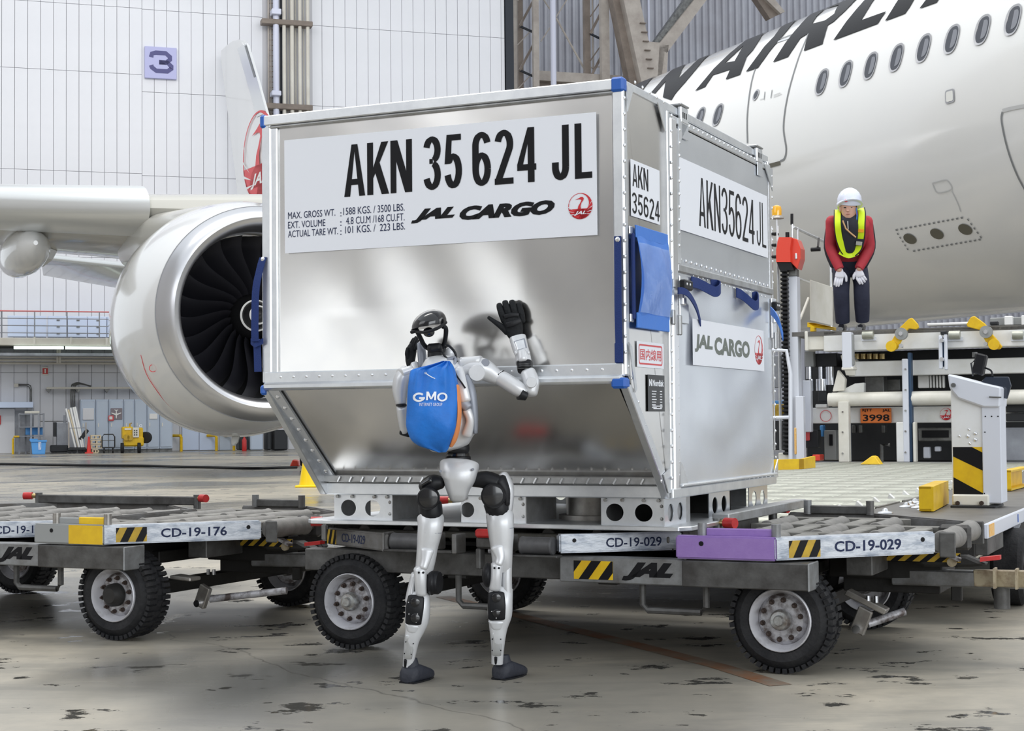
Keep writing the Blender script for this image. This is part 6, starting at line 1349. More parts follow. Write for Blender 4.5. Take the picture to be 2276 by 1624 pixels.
# console head: sloping box
q = [pc(2108, 831), pc(2190, 852), pc(2226, 860), pc(2224, 905), pc(2188, 905), pc(2131, 885), pc(2112, 862)]
MB().prism([(p.x, ky - 0.03, p.z) for p in q], (0, 0.26, 0)).build('console_head', 'whiteb', kc, bevel=0.008)
q2 = pc(2122, 856); MB().cyl((q2.x, ky - 0.05, q2.z), (q2.x, ky - 0.03, q2.z), 0.012, n=10).build('console_lock', 'mechg', kc)
for px, py, r in ((2154, 954, .008), (2168, 963, .011), (2152, 969, .011), (2168, 977, .011), (2133, 969, .008), (2156, 985, .008)):
    p = pc(px, py); MB().dome((p.x, ky - 0.001, p.z), (0, -1, 0), r, r * 0.8, 14).build('stud', 'rivet', kc, smooth=True)
for px, py in ((2191, 925), (2205, 925), (2219, 925), (2190, 960), (2189, 1096)): p = pc(px, py); MB().cyl((p.x, ky - 0.015, p.z), (p.x, ky - 0.012, p.z), 0.0035, n=8).build('screw_hole', 'ink', kc)
p = [pc(2170, 852), pc(2184, 836), pc(2236, 836), pc(2242, 856), pc(2233, 886), pc(2224, 884)]
MB().prism([(v.x, ky + 0.10, v.z) for v in p], (0, 0.015, 0)).build('console_cover', 'glass', kc, bevel=0.003)
MB().tube([(pc(2201, 882).x, ky - 0.04, pc(2201, 882).z), (pc(2228, 883).x, ky - 0.04, pc(2228, 883).z)], 0.004, 8).build('console_latch', 'mechg', kc)
pts = [(2158, 832), (2166, 800), (2155, 782)]
q = pc(2172, 808); sp_ = thing('work_lamp', 'black clip-on work lamp standing behind the control console', 'lamp', (q.x, ky + 0.08, pc(2172, 838).z))
MB().obox((q.x, ky + 0.1, q.z), (0.028, 0, -0.008), (0, 0.04, 0), (0.012, 0, 0.055)).build('lamp_body', 'black', sp_, bevel=0.008)
MB().tube([(pc(2158, 835).x, ky + 0.07, pc(2158, 835).z), (pc(2154, 806).x, ky + 0.07, pc(2154, 806).z), (pc(2162, 800).x, ky + 0.07, pc(2162, 800).z)], 0.005, 8).build('lamp_clamp', 'mech', sp_, smooth=True)
MB().tube(catmull([(pc(2180, 815).x, ky + 0.1, pc(2180, 815).z), (pc(2196, 822).x, ky + 0.1, pc(2196, 822).z), (pc(2200, 834).x, ky + 0.1, pc(2200, 834).z)], 4), 0.005, 8).build('lamp_cable', 'black', sp_, smooth=True)
p = pc(2160, 786); MB().cyl((p.x, ky + 0.1, p.z - 0.015), (p.x, ky + 0.1, p.z + 0.012), 0.014, n=12).build('lamp_knob', 'mechg', sp_)
# tow tractor bits seen under the platform (white bumper with red band, wheel)
q = LG(2130, 1250, 0.0)
tw = thing('service_vehicle', 'low white vehicle end with a red band under the platform edge', 'vehicle', (1.15, 3.0, 0))
vy = 2.35; v_ = lambda px, py: LP(px, py, vy)
a, c_ = v_(2098, 1225), v_(2162, 1225); MB().box(a.x, c_.x, vy, vy + 0.8, v_(2130, 1248).z, v_(2130, 1212).z).build('bumper', 'whitec', tw, bevel=0.012); MB().box(a.x, c_.x, vy - 0.004, vy + 0.8, v_(2130, 1218).z, v_(2130, 1205).z).build('red_band', 'red', tw, bevel=0.004)
p = v_(2178, 1230); wheel_ = MB().lathe((p.x - 0.02, vy + 0.6, 0.19), (1, 0, 0), [(0, 0.1), (0, 0.17), (0.02, 0.19), (0.13, 0.19), (0.15, 0.17), (0.15, 0.1)], 32).build('wheel', 'tyre', tw, smooth=True)
MB().cyl((p.x + 0.13, vy + 0.6, 0.19), (p.x + 0.14, vy + 0.6, 0.19), 0.10, n=20).build('wheel_rim', 'rim', wheel_)
MB().cyl((1.35, vy + 0.3, 0.0), (1.35, vy + 0.3, 0.36), 0.03, n=14).build('support_jack', 'mechg', tw, smooth=True); MB().box(1.2, 1.3, vy + 0.2, vy + 0.3, 0.2, 0.38).build('red_lever', 'redg', tw, bevel=0.01)
MB().cyl((p.x + 0.1, vy + 0.8, 0.30), (p.x + 0.28, vy + 0.8, 0.30), 0.025, n=10).build('hydraulic_fitting', 'mech', tw, smooth=True); MB().box(p.x + 0.1, p.x + 0.3, vy + 0.9, vy + 1.2, 0.26, 0.36).build('valve_block', 'mech', tw, bevel=0.01)

# ================================================================== HIGH LOADER (far)
LV = 12.0
ld = thing('cargo_loader', 'big white high loader with lattice frame in front of the aircraft belly', 'loader', (2.0, LV + 1, 0))
def L_(px, py, off=0.0): return LP(px, py, LV + off)
def lb(name, m_, x0, y0, x1, y1, off=0.0, dep=0.2, parent=ld, bevel=0.008, slope=True):
    """box whose face fills the pixel rectangle; off = metres behind the loader front"""
    xm, ym = (x0 + x1) / 2, (y0 + y1) / 2
    a, c_, t_, u_ = L_(x0, ym, off), L_(x1, ym, off), L_(xm, y0, off), L_(xm, y1, off)
    return MB().box(a.x, c_.x, LV + off, LV + off + dep, u_.z, t_.z).build(name, m_, parent, bevel=bevel)
def lpoly(name, m_, pts, off=0.0, dep=0.2, parent=ld, bevel=0.006):
    return MB().prism([(L_(x, y, off).x, LV + off, L_(x, y, off).z) for x, y in pts], (0, dep, 0)).build(name, m_, parent, bevel=bevel)
# dark interior backing
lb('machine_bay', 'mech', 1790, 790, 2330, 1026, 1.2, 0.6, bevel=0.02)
# top platform beam
tb = lb('upper_beam', 'white', 1830, 729, 2330, 774, 0.0, 0.25); lb('upper_beam_end', 'whitec', 1790, 738, 1832, 777, 0.02, 0.3); lb('beam_end_flange', 'whitec', 1788, 736, 1795, 779, -0.02, 0.36)
deck_z = L_(1890, 734).z
MB().box(L_(1760, 735).x, L_(2400, 730).x, LV + 0.0, LV + 2.6, deck_z - 0.05, deck_z).build('upper_deck', 'plate', ld)
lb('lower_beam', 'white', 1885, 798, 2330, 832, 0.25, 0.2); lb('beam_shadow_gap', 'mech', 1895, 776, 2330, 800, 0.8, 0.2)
lpoly('beam_tip', 'whitec', [(1868, 790), (1880, 782), (1900, 800), (1900, 834), (1880, 834)], 0.22, 0.2)
for x0, y0, x1, y1 in ((1871, 738, 1892, 818),): lb('hanger_plate', 'whiteb', x0, y0, x1, y1, -0.15, 0.12)
lb('hanger_edge', 'greyp', 1892, 742, 1896, 812, -0.12, 0.08); lb('hanger_foot', 'whitec', 1870, 815, 1896, 822, -0.15, 0.2)
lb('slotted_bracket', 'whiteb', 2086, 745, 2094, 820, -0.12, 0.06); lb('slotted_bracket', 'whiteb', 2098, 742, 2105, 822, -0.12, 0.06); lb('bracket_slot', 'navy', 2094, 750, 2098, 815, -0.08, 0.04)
for py in (756, 798): p = L_(2093, py, -0.15); MB().cyl((p.x, LV - 0.16, p.z), (p.x, LV - 0.1, p.z), 0.022, n=12).build('bracket_bolt', 'rivet', ld)
lb('bracket_head', 'mech', 2090, 735, 2104, 744, -0.12, 0.1)
lb('long_white_edge', 'paperw', 2060, 716, 2180, 722, 0.8, 0.2); lb('upper_rail_far', 'greyp', 2200, 704, 2330, 722, 1.2, 0.2); lb('rail_block', 'paperw', 2232, 702, 2250, 722, 1.1, 0.2); lb('rail_block', 'paperw', 2270, 700, 2300, 722, 1.1, 0.2); lb('rail_wedge', 'mech', 2200, 714, 2218, 722, 1.0, 0.1)
for px in (1932, 2124, 2264):
    a = L_(px - 12, 744); c_ = L_(px + 12, 742); r = 0.045; z = (L_(px, 735).z + L_(px, 755).z) / 2
    rb = MB().cyl((a.x, LV - 0.06, z), (c_.x, LV - 0.06, z), r, n=20).build('edge_roller', 'rollm', ld, smooth=True); MB().box(a.x - 0.02, c_.x + 0.02, LV - 0.04, LV, z - 0.06, z - 0.02).build('roller_bracket', 'whiteb', rb)
def gate(cx, cy, pts, lpts, lab_):
    t = thing('yellow_stop_arm', lab_, 'stop arm', (L_(cx, cy).x, LV - 0.1, L_(cx, cy).z - 0.2))
    lpoly('arm', 'yellow', pts, -0.12, 0.04, t, bevel=0.006); lpoly('lower_arm', 'yellow', lpts, -0.12, 0.04, t, bevel=0.006)
    p = L_(cx, cy, -0.2); MB().cyl((p.x, LV - 0.17, p.z), (p.x, LV - 0.10, p.z), 0.065, n=24).build('pivot_disc', 'greyp', t, smooth=True); MB().cyl((p.x, LV - 0.19, p.z), (p.x, LV - 0.16, p.z), 0.022, n=12).build('pivot_bolt', 'rivet', t)
    q = lpts[-1]; cxx, cyy = (1981, 769) if cx < 2050 else (2209, 765); p = L_(cxx, cyy, -0.15); MB().cyl((p.x, LV - 0.16, p.z), (p.x, LV - 0.11, p.z), 0.058, n=20).build('round_end', 'yellow', t, smooth=True)
    p = L_(cxx + 22 if cx < 2050 else cxx - 18, cyy - 1, -0.12); MB().cyl((p.x, LV - 0.14, p.z), (p.x, LV - 0.08, p.z), 0.022, n=10).build('stop_pin', 'rivet', t)
gate(2001, 741, [(1995, 732), (2020, 708), (2027, 706), (2040, 720), (2042, 728), (2036, 732), (2020, 730), (2008, 742)], [(1993, 738), (2006, 752), (1994, 775), (1980, 782), (1970, 778), (1970, 766), (1982, 756)], 'yellow stop arm on the loader edge, left one, beside the worker')
gate(2190, 737, [(2180, 734), (2150, 726), (2148, 720), (2158, 704), (2166, 702), (2188, 718), (2200, 732)], [(2182, 744), (2200, 736), (2214, 752), (2228, 770), (2222, 776), (2205, 776), (2196, 768)], 'yellow stop arm on the loader edge, right one, above the control column')
# middle: tube, chrome cylinders, white fins
mbx = MB(); a, c_ = L_(1850, 886, 0.1), L_(2330, 878, 0.1); zc_ = L_(2050, 885, 0.1).z
MB().cyl((a.x, LV + 0.1, zc_), (c_.x, LV + 0.1, zc_), 0.078, n=24).build('cross_tube', 'whitec', ld, smooth=True); MB().cyl((L_(1837, 886).x, LV + 0.1, zc_), (a.x + 0.04, LV + 0.1, zc_), 0.074, n=24).build('tube_collar', 'whitec', ld, smooth=True)
lpoly('tube_fin', 'white', [(1856, 874), (1900, 852), (1920, 850), (1920, 874)], 0.15, 0.1); lpoly('side_fin', 'whitec', [(1850, 870), (1862, 822), (1878, 842), (1876, 868)], 0.1, 0.1)
lb('grey_block', 'mechg', 1922, 836, 1964, 872, 0.5, 0.2); lb('pump_block', 'mechg', 1964, 842, 2000, 868, 0.7, 0.2); lb('ribbed_cover', 'paperw', 2040, 834, 2064, 862, 0.5, 0.1); 
for k in range(5): lb('cover_rib', 'paperw', 2066 + k * 7, 834, 2070 + k * 7, 862, 0.5, 0.08)
for px, y0, y1, w_ in ((1798, 815, 842, 7), (1824, 815, 842, 5), (1845, 815, 855, 10), (1826, 842, 868, 13), (1803, 842, 868, 5)):
    a = L_(px, y0, 0.4); c_ = L_(px, y1, 0.4); MB().cyl((a.x, LV + 0.4, c_.z), (a.x, LV + 0.4, a.z), w_ / FPX * 17.6, n=16).build('hydraulic_cylinder', 'chrome', ld, smooth=True)
lb('valve_plate', 'greyp', 1788, 780, 1808, 815, 0.4, 0.1); lb('valve_box', 'mech', 1810, 785, 1860, 815, 0.5, 0.3); lb('collar_block', 'mech', 1818, 870, 1838, 892, 0.3, 0.2)
for k in range(5): p = L_(1905 + k * 14, 792, 0.7); MB().cyl((p.x, LV + 0.7, p.z - 0.03), (p.x, LV + 0.7, p.z + 0.03), 0.035, n=10).build('brass_fitting', 'brass', ld, smooth=True)
# chassis: long white board with plates
cb = lb('chassis_board', 'white', 1800, 903, 2330, 939, 0.3, 0.15); 
lb('chassis_bracket', 'white', 1812, 898, 1838, 906, 0.28, 0.1)
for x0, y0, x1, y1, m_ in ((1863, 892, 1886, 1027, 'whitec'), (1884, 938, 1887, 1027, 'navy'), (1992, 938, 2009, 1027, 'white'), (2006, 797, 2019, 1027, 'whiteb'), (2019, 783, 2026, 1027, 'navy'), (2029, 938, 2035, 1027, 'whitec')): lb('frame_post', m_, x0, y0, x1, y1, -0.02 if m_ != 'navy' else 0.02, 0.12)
for px, ys in ((1872, (960, 915, 1007)), (2012, (820, 866, 912, 958, 1005))):
    for py in ys: p = L_(px, py, -0.04); MB().cyl((p.x, LV - 0.03, p.z), (p.x, LV, p.z), 0.010, n=8).build('post_bolt', 'hub', ld)
npl = lb('number_plate', 'orplate', 1912, 907, 1981, 940, 0.26, 0.02)
def lt(s, x0, yb, yt, x1, m_='ink', parent=npl, off=0.255, **k):
    p, q, r = L_(x0, yb, off), L_(x0, yt, off), L_(x1, yb, off); return text(s, fmapper((p.x, LV + off, p.z), (1, 0, 0), (0, 0, 1)), r.x - p.x, q.z - p.z, m_, parent, **k)
lt('3998', 1918, 936, 921, 1977, bold=0.02); lt('RJTT', 1917, 916, 908.5, 1938, bold=0.02); lt('JAL', 1961, 916, 908.5, 1979, bold=0.02)
p = L_(2103, 920, 0.28); crane(fmapper((0, LV + 0.28, 0), (1, 0, 0), (0, 0, 1)), p.x, p.z, 0.066, cb, wh='whiteb')
p = L_(1835, 924, 0.28); MB().lathe((p.x, LV + 0.285, p.z), (0, 1, 0), [(0, 0.065), (0.005, 0.065), (0.005, 0.059), (0, 0.059)], 28, close=True).build('round_outline', 'redfaded', cb)
lb('grey_cabinet', 'greyp', 1832, 956, 1858, 1022, 0.5, 0.2); lb('cabinet_slot', 'ink', 1843, 965, 1850, 990, 0.48, 0.03, bevel=0); 
lb('rear_lamp', 'mech', 1788, 955, 1818, 995, 0.3, 0.15); lb('red_lamp', 'redfaded', 1789, 958, 1799, 979, 0.27, 0.03); lb('blue_hose_box', 'bluebox', 1822, 945, 1830, 970, 0.6, 0.1)
lb('grey_grille', 'mechg', 2041, 950, 2115, 980, 0.5, 0.2); lb('grille_opening', 'ink', 2049, 956, 2108, 972, 0.48, 0.03, bevel=0); 
lb('side_tank', 'greysteel', 2226, 950, 2330, 1026, 0.2, 0.3, bevel=0.02); lb('lamp_pair', 'mech', 2236, 900, 2330, 916, 0.2, 0.08); lb('lamp_pair', 'mech', 2236, 918, 2330, 936, 0.2, 0.08)
lb('fork_plate', 'whiteb', 2052, 993, 2066, 1018, 0.6, 0.1); lb('fork_plate', 'whiteb', 2077, 992, 2089, 1003, 0.6, 0.1); MB().tube([(L_(1960, 1027, 0.7).x, LV + 0.7, L_(1960, 1027, .7).z), (L_(1960, 990, 0.7).x, LV + 0.7, L_(1960, 988, .7).z), (L_(1978, 990, 0.7).x, LV + 0.7, L_(1978, 988, .7).z)], 0.022, 8).build('grab_loop', 'mechg', ld, smooth=True)
for px in (1897, 1912, 1963): lb('bay_fitting', 'mechg', px - 4, 944, px + 4, 962, 0.9, 0.1)
# mast with white post, chain, red reel, beacon
ms = thing('loader_mast', 'white mast post with a black energy chain left of the loader', 'mast', (L_(1765, 1020, 0.2).x, LV, 0))
lb('mast_post', 'whiteb', 1754, 614, 1774, 1030, 0.0, 0.15, ms)
zt_, zb__ = L_(1747, 595, -0.05).z, L_(1747, 1010, -0.05).z; n = 44
for k in range(n):
    z = zb__ + (zt_ - zb__) * k / n; x0_, x1_ = L_(1738, 800, -0.05).x, L_(1754, 800, -0.05).x
    MB().box(x0_, x1_, LV - 0.08, LV, z, z + (zt_ - zb__) / n * 0.62).build('chain_link', 'black', ms, bevel=0.008)
lb('chain_core', 'black', 1741, 600, 1751, 1010, 0.0, 0.05, ms, bevel=0)
rl = thing('cable_reel_housing', 'bright red faceted reel housing on the mast top', 'housing', (L_(1745, 600).x, LV - 0.1, L_(1745, 600).z))
f1 = [(1725, 553), (1755, 555), (1757, 582), (1725, 582)]
q = lambda x, y, o_=0.0: V((L_(x, y, o_).x, LV + o_, L_(x, y, o_).z))
oct_ = [(1757, 528), (1772, 530), (1778, 548), (1779, 575), (1774, 598), (1766, 600), (1757, 582), (1755, 553)]
mbr = MB(); A = [q(x, y, -0.05) for x, y in ((1757, 528), (1771, 531), (1779, 552), (1779, 575), (1772, 598), (1757, 583), (1755, 554))]
o2 = [q(x, y, -0.25) for x, y in ((1731, 528), (1724, 553), (1724, 582))]
MB().prism([q(1731, 527, -.1), q(1759, 527, -.1), q(1756, 554, -.1), q(1725, 554, -.1)], (0, 0.25, 0)).build('housing_top', 'redg', rl); MB().prism([q(1725, 554, -.1), q(1756, 554, -.1), q(1757, 582, -.1), q(1725, 582, -.1)], (0, 0.25, 0)).build('housing_front', 'redg', rl)
MB().prism(A, (0.0, 0.2, 0)).build('housing_side', 'redg', rl, bevel=0.006); MB().prism([q(1726, 582, -.08), q(1757, 582, -.08), q(1764, 600, -.08), q(1733, 600, -.08)], (0, 0.2, 0)).build('housing_base', 'black', rl)
lb('housing_window', 'rail', 1766, 562, 1771, 576, -0.07, 0.03, rl); p = q(1750, 520, 0.0); MB().cyl(p - V((0, 0, 0.05)), p + V((0, 0, 0.02)), 0.022, n=10).build('housing_knob', 'black', rl)
lb('reel_bracket', 'mechg', 1752, 597, 1770, 614, 0.0, 0.12, rl)
bc = thing('amber_beacon', 'amber warning beacon on a thin post beside the container edge', 'beacon', (L_(1725, 700, 0.1).x, LV + 0.1, L_(1725, 700, .1).z))
p = q(1726.5, 483, 0.1); s_ = 17.6 / FPX
MB().lathe(p, (0, 0, 1), [(-3 * s_, 16 * s_), (0, 15 * s_), (4 * s_, 11 * s_)], 20).build('beacon_base', 'steel', bc, smooth=True); MB().lathe(p + V((0, 0, 4 * s_)), (0, 0, 1), [(0, 11 * s_), (12 * s_, 11.5 * s_), (20 * s_, 10 * s_), (23 * s_, 5 * s_), (24 * s_, 0)], 20).build('beacon_dome', 'amber', bc, smooth=True)
MB().cyl(p, (p.x, p.y, L_(1725, 1000, .1).z), 2 * s_, n=8).build('beacon_post', 'rail', bc, smooth=True)
for px, w_ in ((1718, 2), (1732, 2)): x = L_(px, 700, .2).x; MB().cyl((x, LV + 0.2, L_(1725, 1000, .2).z), (x, LV + 0.2, L_(1725, 502, .2).z), w_ * s_, n=8).build('post_rail', 'rail', bc, smooth=True)
for py in (519, 544, 570): lb('post_clamp', 'black', 1714, py - 3, 1726, py + 3, 0.1, 0.1, bc)
# railing and white board at the platform end
rg = thing('platform_railing', 'grey tube railing sloping away behind the red reel housing', 'railing', (L_(1762, 730, 0.6).x, LV + 0.6, deck_z))
def tb_(name, pts, r, m_='rail', t=rg): return MB().tube([q(x, y, o_) for x, y, o_ in pts], r * s_, 8).build(name, m_, t, smooth=True)
tb_('post', [(1761, 770, .5), (1761, 498, .5)], 3); tb_('post_cap', [(1760, 499, .5), (1760, 475, .5)], 3.4, 'black'); tb_('post', [(1773, 770, .6), (1773, 505, .6)], 2.6); tb_('post', [(1848, 735, 1.6), (1846, 560, 1.6)], 3.2)
tb_('top_bar', [(1763, 504, .5), (1850, 545, 1.6)], 3.6, 'rail'); tb_('mid_bar', [(1772, 618, .5), (1850, 645, 1.6)], 2.6); tb_('cross_strut', [(1778, 710, .5), (1797, 662, .7)], 3, 'whitec'); 
tb_('lamp_arm', [(1820, 528, 1.1), (1818, 548, 1.1), (1812, 552, 1.1)], 2.6, 'mechg'); p = q(1812, 554, 1.1); MB().cyl(p + V((-0.05, 0, 0)), p + V((0.06, 0, 0)), 0.025, n=10).build('arm_end', 'black', rg, smooth=True)
wb_ = MB().prism([q(1800, 622, 0.7), q(1850, 638, 1.4), q(1850, 724, 1.4), q(1800, 712, 0.7)], (0.01, -0.02, 0)).build('white_board', 'whitec', rg, bevel=0.003)
ys_ = thing('yellow_step', 'low yellow channel at the worker feet on the loader edge', 'step', (L_(1810, 730, 0.2).x, LV + 0.2, deck_z))
MB().prism([q(1794, 716, .15), q(1812, 718, .15), q(1854, 727, .5), q(1854, 734, .5), q(1812, 728, .15), q(1794, 727, .15)], (0, 0.1, 0)).build('channel', 'yellow', ys_, bevel=0.004); lb('channel_foot', 'yellow', 1800, 725, 1810, 737, 0.15, 0.1, ys_)
# ladder frame of white tubes between container and mast
lf = thing('side_ladder_frame', 'white tube frame standing between the container edge and the mast', 'frame', (L_(1740, 1020, -0.8).x, LV - 0.8, 0))
def wt(pts, r=5): return MB().tube([q(x, y, -0.8) for x, y in pts], r * s_ * 0.95, 8).build('frame_tube', 'whiteb', lf, smooth=True)
wt([(1700, 777), (1748, 779), (1757, 830), (1757, 1030)], 4.5); wt([(1700, 929), (1757, 927)], 4); lb('orange_post', 'orsticker', 1765, 950, 1769, 1010, -0.3, 0.04, lf); lb('lower_post', 'whiteb', 1768, 880, 1786, 1026, -0.1, 0.1, lf); lb('knuckle', 'whiteb', 1784, 845, 1802, 960, 0.2, 0.1, lf)
lb('hose_bundle', 'bluebox', 1700, 890, 1742, 897, 0.3, 0.05, lf); lb('brown_box', 'ydirty', 1700, 898, 1736, 925, 0.5, 0.2, lf); lb('dark_machine', 'mech', 1690, 935, 1752, 1000, 0.6, 0.3, lf); lb('side_fender', 'greysteel', 1690, 790, 1735, 862, 0.2, 0.1, lf)
lb('grey_skirt', 'whitec', 1730, 1006, 1758, 1024, 0.0, 0.1, lf); lb('red_block', 'redg', 1805, 1010, 1822, 1024, 0.0, 0.2, lf)
# ================================================================== WORKER
def WV_(px, py, off): return LP(px, py, LV + off)
use()
base = LM @ V((LP(1888, 728, LV + 0.25).x, LV + 0.25, deck_z)); WD_ = base.y
wk_ = thing('person', 'worker in white helmet, red jacket and hi-vis vest bending forward, hands on knees', 'person', base)
Dp = WD_
def WL(pts, **k): return limb(MB(), pts, **k)
body = MB(); hd = Dp - 0.42
limb(body, [(1885, 455, hd, 17, .09), (1886, 470, hd, 17, .10), (1886, 482, hd - .01, 13, .08), (1887, 490, hd + .05, 12, .07)], n=16)     # head, neck
limb(body, [(1887, 484, hd + .08, 24, .09), (1887, 500, hd + .14, 40, .11), (1887, 540, Dp - .1, 36, .12), (1886, 580, Dp + .08, 30, .12), (1887, 605, Dp + .10, 32, .12)], n=16)
for s_x, sh, el, wr in ((-1, (1848, 492), (1848, 545), (1866, 602)), (1, (1927, 492), (1931, 548), (1909, 600))):
    limb(body, [(sh[0], sh[1], hd + .15, 12, .055), (el[0], el[1], hd + .2, 9, .045), (wr[0], wr[1], hd + .14, 6, .03)], n=12)
for x0, x1, x2 in ((1872, 1871, 1873), (1909, 1916, 1917)):
    limb(body, [(x0, 598, Dp + .06, 15, .08), (x1, 645, Dp - .12, 13, .075), (x2, 690, Dp - .03, 10, .06), (x2, 708, Dp + .0, 8, .05)], n=12)
bo = body.build('body', 'skin', wk_, smooth=True)
rm = bo.modifiers.new('r', 'REMESH'); rm.mode = 'VOXEL'; rm.voxel_size = 0.018; rm.use_smooth_shade = True
me = bpy.data.meshes.new_from_object(bo.evaluated_get(bpy.context.evaluated_depsgraph_get())); bo.modifiers.clear(); bo.data = me; me.materials.clear(); me.materials.append(M['skin'])
# face
def wp(px, py, D): return P(px, py, D)
MB().loft([cring(wp(1885, 462, hd - .085), V((.018, 0, 0)), V((0, .0, .01)), 8), cring(wp(1884.5, 468, hd - .115), V((.016, 0, 0)), V((0, .01, .008)), 8), cring(wp(1884.5, 470, hd - .095), V((.012, 0, 0)), V((0, .012, 0.002)), 8)]).build('nose', 'skin', wk_, smooth=True)
MB().sphere(wp(1885, 476, hd - .092), (.024, .008, .006), 12, 6).build('mouth', 'lips', wk_, smooth=True)
for px in (1878, 1892): MB().sphere(wp(px, 461, hd - .088), (.015, .008, .006), 10, 6).build('eye', 'hair', wk_, smooth=True)
for px in (1867.5, 1903.5): MB().sphere(wp(px, 464, hd), (.012, .03, .035), 10, 8).build('ear', 'skin', wk_, smooth=True)
limb(MB(), [(1885, 452, hd + .03, 19, .10), (1886, 462, hd + .035, 19, .085), (1886, 474, hd + .05, 15, .06)]).build('hair', 'hair', wk_, smooth=True)
# helmet
hc_ = wp(1888, 447, hd + 0.01)
hl = MB().lathe(hc_, (0.03, -0.28, 0.96), [(-0.03, 0.128), (-0.012, 0.132), (0.02, 0.132), (0.06, 0.122), (0.10, 0.098), (0.13, 0.062), (0.146, 0.02), (0.147, 0.0)], 28).build('helmet', 'helmet', wk_, smooth=True)
MB().loft([cring(hc_ + V((0, 0.02, -0.02)), V((.136, 0, 0)), V((0, .13, -.035)), 24), cring(hc_ + V((0, -.025, -0.045)), V((.140, 0, 0)), V((0, .155, -.045)), 24), cring(hc_ + V((0, -.025, -0.053)), V((.136, 0, 0)), V((0, .15, -.045)), 24)]).build('helmet_brim', 'helmet', hl, smooth=True)
MB().sphere(wp(1880.5, 446, hd - .125), (.02, .006, .016), 10, 6).build('helmet_badge', 'redfaded', hl, smooth=True); MB().sphere(wp(1909, 445, hd - .05), (.006, .03, .012), 10, 6).build('helmet_marking', 'signink', hl, smooth=True)
# clothing
jk = MB()
limb(jk, [(1887, 484, hd + .07, 30, .10), (1887, 496, hd + .13, 45, .135), (1887, 520, hd + .2, 44, .15), (1887, 548, Dp - .08, 38, .15), (1886, 572, Dp + .04, 32, .14)], round0=0.8, n=20)
for sh, el, wr in (((1850, 490), (1846, 548), (1866, 597)), ((1925, 490), (1932, 550), (1909, 596))):
    limb(jk, [(sh[0], sh[1] + 2, hd + .15, 15, .075), ((sh[0] + el[0]) / 2, 520, hd + .17, 13, .07), (el[0], el[1], hd + .2, 12, .062), ((el[0] + wr[0]) / 2, 575, hd + .17, 11.5, .055), (wr[0], wr[1], hd + .14, 10, .045)], round0=0.9, round1=0.1, n=16)
jo = jk.build('jacket', 'jacket', wk_, smooth=50)
limb(MB(), [(1885, 482, hd - .0, 15, .075), (1886, 500, hd - .02, 22, .07), (1886, 530, hd + .03, 20, .07), (1886, 556, hd + .09, 14, .06)], n=16).build('shirt_front', 'innershirt', wk_, smooth=True)
MB().cyl(wp(1885, 478, hd - 0.0), wp(1886, 492, hd + .02), 0.085, 0.10, n=18).build('collar', 'innershirt', wk_, smooth=True)
for sx in (1842, 1935): limb(MB(), [(sx + (4 if sx < 1880 else -4), 500, hd + .20, 10, .07), (sx, 550, hd + .24, 11, .06), (sx + (12 if sx < 1880 else -16), 590, hd + .2, 9, .05)], n=12).build('sleeve_panel', 'innershirt', jo, smooth=True)
# vest: two bands over the shoulders joined at the waist, dark edging underneath
def vest(pts, w_, m_, name, dz):
    pp = catmull([[x, y, d - dz] for x, y, d in pts], 6); C = [P(*a) for a in pp]; R = []
    for i, c in enumerate(C):
        t = (C[min(i + 1, len(C) - 1)] - C[max(i - 1, 0)]).normalized(); vd = (c - CO).normalized(); S_ = t.cross(vd).normalized() * (w_ * Dp / FPX / 2); N_ = S_.cross(t).normalized() * 0.008
        R.append([c - S_ - N_, c + S_ - N_, c + S_ + N_, c - S_ + N_])
    return MB().loft(R).build(name, m_, wk_, smooth=50)
va = [(1862, 467, hd + .12), (1862, 478, hd + .02), (1862, 500, hd - .03), (1866, 530, hd + .02), (1876, 556, hd + .07), (1888, 567, hd + .10)]
vb = [(1913, 464, hd + .12), (1915, 475, hd + .02), (1914, 500, hd - .03), (1913, 525, hd + .02), (1906, 552, hd + .07), (1888, 567, hd + .10)]
vs_ = vest(va, 17, 'innershirt', 'vest_edging', 0.012); vest(vb, 19, 'innershirt', 'vest_edging', 0.012)
vest(va, 12.5, 'hivis', 'vest_band', 0.026); vest(vb, 13.5, 'hivis', 'vest_band', 0.026)
vest([(1913.5, 509, hd - .0), (1913, 516, hd + .01)], 13.5, 'hvorange', 'vest_orange_patch', 0.050); vest([(1910, 531, hd + .03), (1909, 545, hd + .05)], 19, 'innershirt', 'radio_pouch', 0.055); vest([(1910, 537, hd + .03), (1909, 544, hd + .05)], 13, 'rail', 'pouch_label', 0.075)
vest([(1866, 560, hd + .12), (1886, 569, hd + .09), (1906, 562, hd + .12)], 9, 'hivis', 'vest_hem', 0.03)
MB().tube([wp(x, y, d) for x, y, d in ((1873, 490, hd - .13), (1880, 508, hd - .12), (1892, 519, hd - .08), (1902, 527, hd - .06))], 0.008, 6).build('lanyard', 'lanyard', wk_, smooth=True)
MB().tube([wp(x, y, d) for x, y, d in ((1884, 491, hd - .10), (1885, 510, hd - .09))], 0.006, 6).build('zip', 'rail', wk_, smooth=True)
MB().tube([wp(x, y, d) for x, y, d in ((1903, 462, hd - .05), (1905, 478, hd - .06), (1902, 510, hd - .06))], 0.007, 6).build('cord', 'pocket', wk_, smooth=True)
tr_ = MB()
limb(tr_, [(1887, 566, Dp + .04, 33, .15), (1887, 585, Dp + .06, 38, .17), (1887, 604, Dp + .07, 38, .16)], n=20, round1=0.4)
